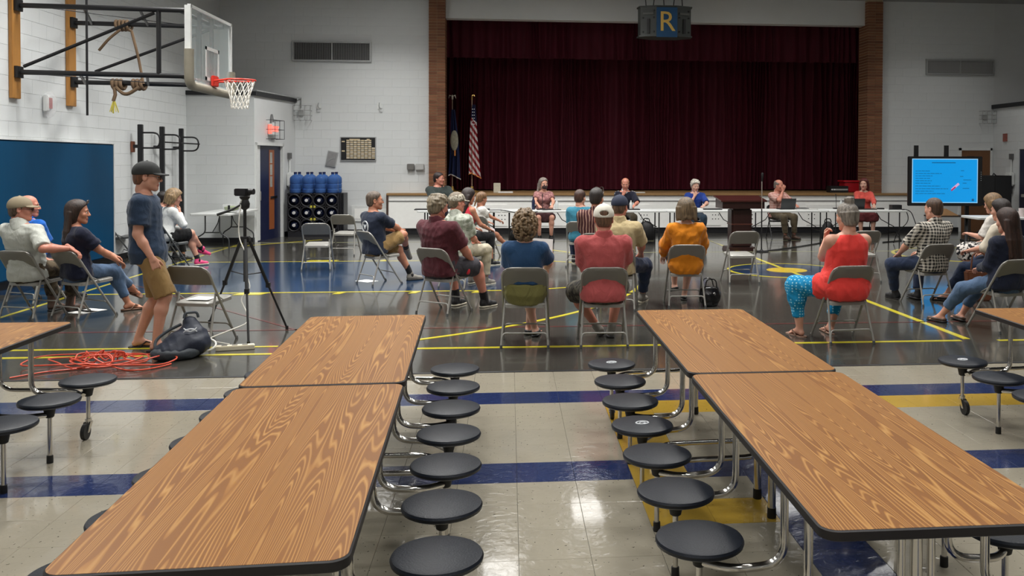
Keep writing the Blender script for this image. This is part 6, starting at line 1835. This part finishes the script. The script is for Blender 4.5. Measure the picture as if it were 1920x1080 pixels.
rk_ = MB().sphere((0, 0, 0), (.028, .02, .045), 12, 8).build('red_key_tag', pm('red_tag', (196, 34, 48), .4), None, loc=aty(877, 508, 10.62)); tag(rk_, 'small red object held in the lap of the masked man in maroon', 'key tag')
# man in camouflage
sit('folding chair of the man in camouflage', 'man in camouflage cap and pale camouflage shirt behind the masked man', X_(858, 12.7)+.06, 12.7, -35, fat=.25, h=.0145, lean=-4, head=(-25, 4, 0), skin=SK_R, hair=('short', (112, 98, 78)), cap=m_pattern('camo_cap', 'camo', (98, 90, 76), (186, 180, 164), scale=26),
    top=dict(mat=m_pattern('pale_camo_shirt', 'camo', (130, 136, 120), (188, 192, 180), scale=11), sleeve=.85, collar=True), bottom=dict(kind='pants', mat=C('stone_trousers', (168, 160, 140)), frac=1.85), shoes=('sneaker', SH_GRY, SO_W), seed=10)
# girls beyond him
sit('folding chair of the woman in red', 'dark-haired woman in red top leaning beyond the man in camouflage', X_(879, 15.2), 15.2, -48, fem=True, h=.016, lean=6, hs=.98, head=(-5, 12, 0), skin=SK_T, hair=('long', (44, 32, 28)), armR=('x', (.16, .32, .62),),
    top=dict(mat=C('red_top', (196, 52, 66)), sleeve=.0, hem=-.05), bottom=dict(kind='pants', mat=K_BLACK, frac=1.5), shoes=('sneaker', SH_BLK, SO_W), seed=11)
T13, P13 = sit('folding chair of the small girl', 'small girl in white top and pale shorts holding a sheet of paper', X_(906, 16.8), 16.8, -30, pyaw=-62, fem=True, h=.016, lean=4, hs=.78, head=(10, 14, 0), skin=SK_T, hair=('pony', (122, 92, 62)), armR=('x', (.10, .30, .66)), hip_lift=.03,
    legR=((.05, .52, .17), (.2, .6, 1), (.1, 1, -.1)), legL=((-.06, .50, .20), (-.1, .6, 1), (0, 1, -.1)),
    top=dict(mat=C('white_top', (214, 212, 206)), sleeve=.5), bottom=dict(kind='shorts', mat=C('pale_pink_shorts', (204, 188, 190)), frac=.75, name='shorts'), shoes=('sneaker', SH_CRM, SO_W), seed=12)
o = MB().box((0, 0, 0), (.16, .003, .30), Matrix.Rotation(-.6, 3, 'Y')).build('paper_sheet', pm('white_paper', (226, 226, 222), .7), None, smooth=False, loc=aty(916, 441, 15.6)); tag(o, 'white sheet of paper held low beside the small girl', 'paper')
# woman with curly hair
sit('folding chair of the woman with curly hair', 'woman with curly grey-brown hair in blue top and olive skirt', .16, 8.75, -3, fem=True, fat=.18, hs=.95, lean=-6, head=(-5, 8, 0), skin=SK_P, hair=('curly', (128, 106, 78)), armR=('x', (.20, .30, .70), (.7, -.5, -.5)), armL=('lap',),
    legR=((.02, .46, .085), (.1, .6, 1), (.1, 1, 0)), legL=((.08, .36, .085), (-.1, .6, 1), (.15, 1, 0)),
    top=dict(mat=C('slate_blue_top', (38, 70, 106)), sleeve=.7, hem=.10, off=.02), bottom=dict(kind='skirt', mat=C('olive_skirt', (112, 108, 62)), frac=.95, name='skirt', puff=.012), shoes=('flat', SH_BLK, SO_B), seed=13)
o = MB().box((0, 0, 0), (.21, .003, .28), Matrix.Rotation(-.3, 3, 'X') @ Matrix.Rotation(.06, 3, 'Y')).build('paper_sheet', pm('white_paper', (226, 226, 222), .7), None, smooth=False, loc=(.33, 9.05, .86)); tag(o, 'white sheet held up by the woman with curly hair', 'paper')
# man with white cap
sit('folding chair of the man in the white cap', 'man in white cap and coral polo shirt sitting with his back to us', .91, 8.71, -1, fat=.34, hs=1.03, lean=-5, head=(-3, 4, 0), skin=SK_R, hair=('crew', (104, 74, 54)), cap=pm('white_cap_cloth', (212, 208, 196), .85), cap_open=True, armR=('x', (.20, .33, .60)), armL=('lap',),
    legR=((.12, .30, .09), (.3, .6, 1), (.1, 1, 0)), legL=((-.02, .36, .09), (-.9, .6, .8), (0, 1, 0)),
    top=dict(mat=C('coral_polo', (178, 84, 84)), sleeve=.8, collar=True, hem=-.10, off=.018), bottom=dict(kind='shorts', mat=m_pattern('dark_camo_shorts', 'camo', (40, 38, 36), (84, 80, 70), scale=16), frac=.9, loose=.03, name='shorts'), shoes=('sneaker', SH_GRY, SO_B), seed=14)
# man in tan shirt
sit('folding chair of the man in the tan shirt', 'man in tan shirt and navy cap leaning to the right behind the white cap', 1.31, 10.77, -12, fat=.34, hs=1.04, lean=-2, side=3, head=(-14, 4, 0), skin=SK_R, hair=('crew', (96, 74, 58)), cap=pm('navy_cap_cloth', (32, 40, 60), .85), armR=('x', (.26, .34, .62), (.8, -.5, -.3)), armL=('lap',),
    legR=((.27, .50, .09), (.7, .6, .9), (.3, 1, 0)), legL=((-.12, .45, .09), (-.2, .6, 1)),
    top=dict(mat=C('tan_shirt', (186, 168, 128)), sleeve=.9, collar=True, hem=-.10, off=.018), bottom=dict(kind='pants', mat=K_DKDENIM, frac=1.85), shoes=('sneaker', SH_GRY, SO_W), seed=15)
# man in striped shirt, boy in teal
T17, P17 = sit('folding chair of the man in the striped shirt', 'dark-haired man in maroon striped shirt with sunglasses on his head', X_(1120, 12.7), 12.75, -8, fat=.3, hs=1.08, h=.0145, lean=-4, head=(-20, 2, 0), skin=SK_T, hair=('short', (46, 40, 38)), glasses=False,
    top=dict(mat=m_pattern('maroon_striped_shirt', 'vstripe', (62, 30, 34), (150, 118, 104), scale=24), sleeve=.85, collar=True), bottom=dict(kind='shorts', mat=K_GREY, frac=.9, name='shorts'), shoes=('sneaker', SH_GRY, SO_W), seed=16)
gm = MB(); W_ = lambda *p: tuple(P17['HR'] @ (A(*p)*P17['hsz'])+P17['Hd'])
for s in (-1, 1): gm.tube([W_(s*.034+.024*math.cos(a), .070, .130+.016*math.sin(a)) for a in [2*PI*i/14 for i in range(14)]], .006, 5, closed=True); gm.tube([W_(s*.06, .07, .13), W_(s*.092, .0, .09), W_(s*.094, -.03, .05)], .004, 5)
gm.build('head_sunglasses', pm('sunglass_frame', (60, 50, 46), .2), T17)
sit('folding chair of the boy in teal', 'boy in teal T-shirt with brown hair, hand at his cheek', X_(1088, 15.2), 15.2, -8, hs=.95, h=.016, lean=0, head=(-25, 4, 0), hair=('short', (70, 46, 36)), armR=('face',),
    top=dict(mat=C('teal_tshirt', (54, 120, 142)), sleeve=.8, name='tshirt'), bottom=dict(kind='pants', mat=K_DKDENIM, frac=1.85), shoes=('sneaker', SH_BLK, SO_W), seed=17)
# woman in orange
sit('folding chair of the woman in orange', 'woman with brown bob in bright orange jacket sitting with her back to us', 2.17, 10.96, -3, fem=True, fat=.28, hs=.97, lean=-4, head=(-4, 2, 0), skin=SK_P, hair=('bob', (98, 80, 58)), armR=('x', (.24, .24, .58), (.9, -.5, -.2)), armL=('x', (-.24, .24, .58), (-.9, -.5, -.2)),
    legR=((.06, .40, .085), (.2, .6, 1), (.1, 1, 0)), legL=((-.06, .48, .19), (-.1, .6, 1), (-.2, 1, -.2)),
    top=dict(mat=C('orange_jacket', (206, 124, 22)), sleeve=1.85, hem=-.12, off=.026, name='jacket', crumple=.012), bottom=dict(kind='skirt', mat=K_BLACK, frac=.85, name='skirt'), shoes=('flat', SH_BLK, SO_B), seed=18)
hb = thing('handbag', 'glossy black handbag on the floor beside the chair of the woman in orange', 'bag', fl(1331, 574), .2)
M_PAT = pm('glossy_black_leather', (18, 18, 20), .18, bmp=.3, bscale=16)
S = Sdf(); S.ell((0, 0, .13), (.14, .09, .16), 0); S.keep((0, 0, 0), (0, 0, -1)); S.keep((0, 0, .24), (0, 0, 1)); me = np_mesh('bag_body', *S.mesh(.010), M_PAT); crumple(me, .012, 4); obj('bag_body', me, hb)
for s in (-1, 1): MB().tube(fillet([(-.08, s*.04, .23), (-.07, s*.05, .34), (.05, s*.06, .34), (.07, s*.05, .23)], .05), .007, 6).build('strap', M_PAT, hb)
MB().sphere((.02, -.085, .16), (.02, .006, .02), 10, 6).build('clasp', M_CHROME, hb)
chair('empty folding chair between the woman in orange and the woman in coral', 3.40, 12.99, 3)
# woman in coral tank top
sit('folding chair of the woman in the coral top', 'grey-haired woman with bun in coral tank top and dotted turquoise leggings', 3.32, 8.68, 4, pyaw=8, fem=True, fat=.82, hs=1.02, lean=-2, head=(14, 6, 0), skin=SK_L, hair=('bun', (132, 124, 114)), armR=('lap',), armL=('x', (-.03, .29, .99), (-.45, -.35, -1), (.3, .2, 1), (-.3, 1, .2)), handL='grip', over=dict(kind='skirt', mat=C('coral_tank', (226, 64, 58), fold=.45), frac=.46, name='tunic_skirt', puff=.0, crumple=.010),
    legR=((.06, .33, .085), (.3, .6, 1), (.1, 1, 0)), legL=((-.33, .26, .085), (-.5, .6, 1), (-.2, 1, 0)),
    top=dict(mat=C('coral_tank', (226, 64, 58), fold=.45), sleeve=0, hem=-.12, off=.02, name='tank_top', neck=.35), bottom=dict(kind='pants', mat=m_pattern('turquoise_dots', 'dots', (22, 130, 178), (150, 206, 224), scale=34), frac=1.74, loose=.026, flare=.7, name='leggings'), shoes=('sandal', SH_TAN), seed=19)
chair('empty folding chair beyond the woman in the coral top', 5.24, 13.0, 4)
# man in checked shirt
sit('folding chair of the man in the black and white check', 'man in black and white checked shirt and jeans, back to us', 5.26, 10.86, 10, pyaw=14, hs=1.0, fat=.12, lean=-4, head=(14, 4, 0), skin=SK_L, hair=('crew', (78, 58, 44)), armL=('x', (-.22, .28, .60), (-.8, -.5, -.3)), armR=('lap',),
    legR=((.10, .30, .09), (.3, .6, 1), (.1, 1, 0)), legL=((-.16, .42, .09), (-.9, .6, 1), (-.1, 1, 0)),
    top=dict(mat=m_pattern('black_white_check', 'check', (24, 24, 26), (196, 190, 178), scale=26), sleeve=1.0, hem=-.10, off=.02, collar=True), bottom=dict(kind='pants', mat=K_DKDENIM, frac=1.88), shoes=('sneaker', SH_BLK, SO_B), seed=20)
# three women at the right edge
sit('folding chair of the blonde woman at the right edge', 'woman with short fair hair in white blouse and patterned skirt near the right edge', X_(1868, 12.3), 12.3, 40, fem=True, fat=.3, hs=.98, h=.0145, lean=12, head=(-6, 10, 0), skin=SK_L, hair=('bob', (128, 100, 66)), armL=('x', (-.10, .34, .74)),
    top=dict(mat=C('white_blouse', (210, 204, 196)), sleeve=.95, hem=-.04, off=.02), bottom=dict(kind='skirt', mat=m_pattern('black_white_skirt', 'blotch', (30, 30, 34), (206, 200, 194), scale=22), frac=1.3, name='skirt'), shoes=('flat', SH_BLK, SO_B), seed=21)
sit('folding chair of the dark-haired woman in cream', 'dark-haired woman in cream top and jeans between the two other women at the right', X_(1872, 10.75), 10.75, 34, fem=True, fat=.2, hs=.97, lean=4, head=(2, 8, 0), skin=SK_L, hair=('long', (38, 28, 24)), armL=('x', (-.16, .30, .66)),
    legL=((-.30, .52, .085), (-.2, .6, 1), (-.2, 1, 0)), top=dict(mat=C('cream_top', (206, 196, 178)), sleeve=1.2, hem=-.08, off=.02), bottom=dict(kind='pants', mat=K_DKDENIM, frac=1.75), shoes=('flat', SH_BLK, SO_B), seed=22)
sit('folding chair of the long-haired woman at the right edge', 'woman with long brown hair in navy cardigan and jeans at the right edge', 5.23, 9.12, 14, fem=True, fat=.15, hs=.94, lean=-2, head=(8, 6, 0), skin=SK_L, hair=('longer', (56, 36, 28)),
    legL=((-.32, .52, .085), (-.4, .6, 1), (-.3, 1, 0)), legR=((-.05, .50, .085), (0, .6, 1)), top=dict(mat=C('navy_cardigan', (26, 32, 50)), sleeve=1.85, hem=-.08, off=.02, name='cardigan'), bottom=dict(kind='pants', mat=K_DENIM, frac=1.7), shoes=('flat', SH_BRN, SO_B), seed=23)
tb_ = thing('tote_bag', 'brown leather tote bag hanging beside the woman in cream', 'bag', (X_(1836, 10.5), 10.5, 0))
MB().prism_ax([(-.14, .08), (.14, .08), (.17, .46), (-.17, .46)], -.06, .06, 'y').build('bag_body', pm('chestnut_leather', (104, 62, 40), .5, bmp=.2), tb_, smooth=True, bevel=.02)
MB().tube(fillet([(-.1, 0, .45), (-.08, 0, .68), (.08, 0, .68), (.1, 0, .45)], .08), .010, 6).build('strap', pm('chestnut_leather', (104, 62, 40), .5), tb_)

# ---------------------------------------------------------------- board members behind the tables
YB = 20.42
def board(lab, px, **kw):
    x = X_(px, YB, 400)
    chair('black chair behind the tables under the '+' '.join(lab.split()[:6]), x, YB, 180, 'black', 'black chairs behind the table row')
    kw.setdefault('h', .019); kw.setdefault('armR', ('x', (.15, .42, .79), (.8, -.3, -.5))); kw.setdefault('armL', ('x', (-.15, .42, .79), (-.8, -.3, -.5)))
    kw.setdefault('bottom', dict(kind='pants', mat=K_BLACK, frac=1.85)); kw.setdefault('shoes', ('sneaker', SH_BLK, SO_B))
    return person(lab, (x, YB, 0), 180+kw.pop('dyaw', 0), **kw)
board('heavy dark-haired man in dark green polo at the left end of the tables', 826, dyaw=28, fat=.55, hs=1.12, hip_lift=.08, lean=-2, head=(38, 2, 0), skin=SK_R, hair=('short', (44, 30, 28)), top=dict(mat=C('dark_green_polo', (46, 54, 52)), sleeve=.85, collar=True))
board('grey-haired woman in pink blouse and dark mask behind the second table', 1019, fem=True, hs=1.02, hip_lift=.05, lean=4, dyaw=4, head=(20, 2, 0), hair=('long', (140, 130, 122)), mask=C('dark_mask', (60, 44, 44)), top=dict(mat=m_pattern('pink_blouse', 'blotch', (178, 130, 126), (140, 96, 96), scale=18), sleeve=.6), bottom=dict(kind='skirt', mat=C('plum_skirt', (74, 48, 50)), frac=.95, name='skirt'))
TU, PU = board('balding man in dark navy uniform jacket with chin on hand', 1172, hs=1.03, hip_lift=.05, lean=8, head=(-8, 16, 0), skin=SK_R, hair=('fringe', (150, 112, 80)), armR=('face',), top=dict(mat=C('uniform_navy', (24, 26, 42)), sleeve=.95, collar=C('white_collar', (206, 206, 204))), bottom=dict(kind='pants', mat=C('brown_trousers', (66, 58, 44)), frac=1.85))
ep = MB()
for s in (-1, 1):
    a0 = Vector(tuple(PU['Sh'][s])); ax = Vector(tuple(PU['axes'][0])); az = Vector(tuple(PU['axes'][2])); ay = Vector(tuple(PU['axes'][1]))
    ep.tube([a0-ax*s*.03+az*.072, a0+ax*s*.035+az*.058+ay*.02, a0+ax*s*.062+az*.01+ay*.035], .009, 6)
ep.build('white_piping', M_EMB, TU)
board('white-haired man in royal blue shirt with hand at his mouth', 1303, hs=1.0, hip_lift=.03, lean=8, dyaw=-4, head=(14, 12, 0), skin=SK_P, hair=('full', (206, 200, 186)), armR=('face',), top=dict(mat=C('royal_blue_shirt', (34, 62, 140)), sleeve=.85, collar=True), bottom=dict(kind='pants', mat=C('teal_jeans', (40, 56, 70)), frac=1.85))
board('grey-haired man in pink checked shirt behind the first laptop', 1460, hs=1.0, hip_lift=.03, fat=.2, lean=6, dyaw=24, head=(22, 4, 0), skin=SK_R, hair=('fringe', (120, 110, 104)), armR=('x', (.05, .20, 1.12), (.5, .1, -1), (-.2, .2, .9), (.3, 1, .2)), top=dict(mat=m_pattern('pink_check', 'check', (176, 120, 112), (206, 170, 158), scale=18), sleeve=.8, collar=True), bottom=dict(kind='pants', mat=C('olive_trousers', (84, 74, 56)), frac=1.85), shoes=('sneaker', SH_BRN, SO_B))
board('red-haired woman in coral cardigan behind the second laptop', 1620, fem=True, hs=1.02, hip_lift=.05, lean=2, dyaw=-12, head=(-22, 0, 0), skin=SK_P, hair=('longer', (92, 34, 30)), top=dict(mat=C('coral_cardigan', (206, 84, 74)), sleeve=1.8), bottom=dict(kind='skirt', mat=C('wine_skirt', (92, 36, 38)), frac=1.2, name='skirt'))

# ---------------------------------------------------------------- emblem on the navy T-shirt (follows the cloth)
def decal_on(T, PJ, shirt, up, items, mat, name):
    X, Y, Z = PJ['axes']; bpy.context.view_layer.update()
    me = shirt.data
    from mathutils.bvhtree import BVHTree
    bv = BVHTree.FromPolygons([v.co for v in me.vertices], [tuple(p.vertices) for p in me.polygons])
    m = MB()
    for pts, r, closed in items:
        out = []
        for (u, v) in pts:
            o_ = Vector(tuple(PJ['Hc']+Z*(up+v)+X*u-Y*.6)); hit = bv.ray_cast(o_, Vector(tuple(Y)))
            if hit[0] is not None: out.append(hit[0]-Vector(tuple(Y))*.003)
        if len(out) > 2: m.tube(out, r, 5, closed=closed)
    m.build(name, mat, shirt)
sh9 = [c for c in T9.children if c.name.startswith('tshirt')][0]
ci = lambda r, n=28: [(r*math.cos(2*PI*i/n), r*1.15*math.sin(2*PI*i/n)) for i in range(n)]
items = [(ci(.072), .006, True), (ci(.058), .0025, True), ([(-.03, .035), (-.018, .005), (0, -.03), (.018, .005), (.03, .035)], .007, False), ([(0, -.03), (0, 0), (0, .03)], .006, False)]
u = -.13
while u < .13:
    items.append(([(u, -.14), (u+.006, -.128), (u+.012, -.14)], .004, False)); items.append(([(u, -.128), (u+.006, -.134), (u+.012, -.128)], .0035, False)); u += .022
decal_on(T9, P9, sh9, .30, items, M_EMB, 'emblem')
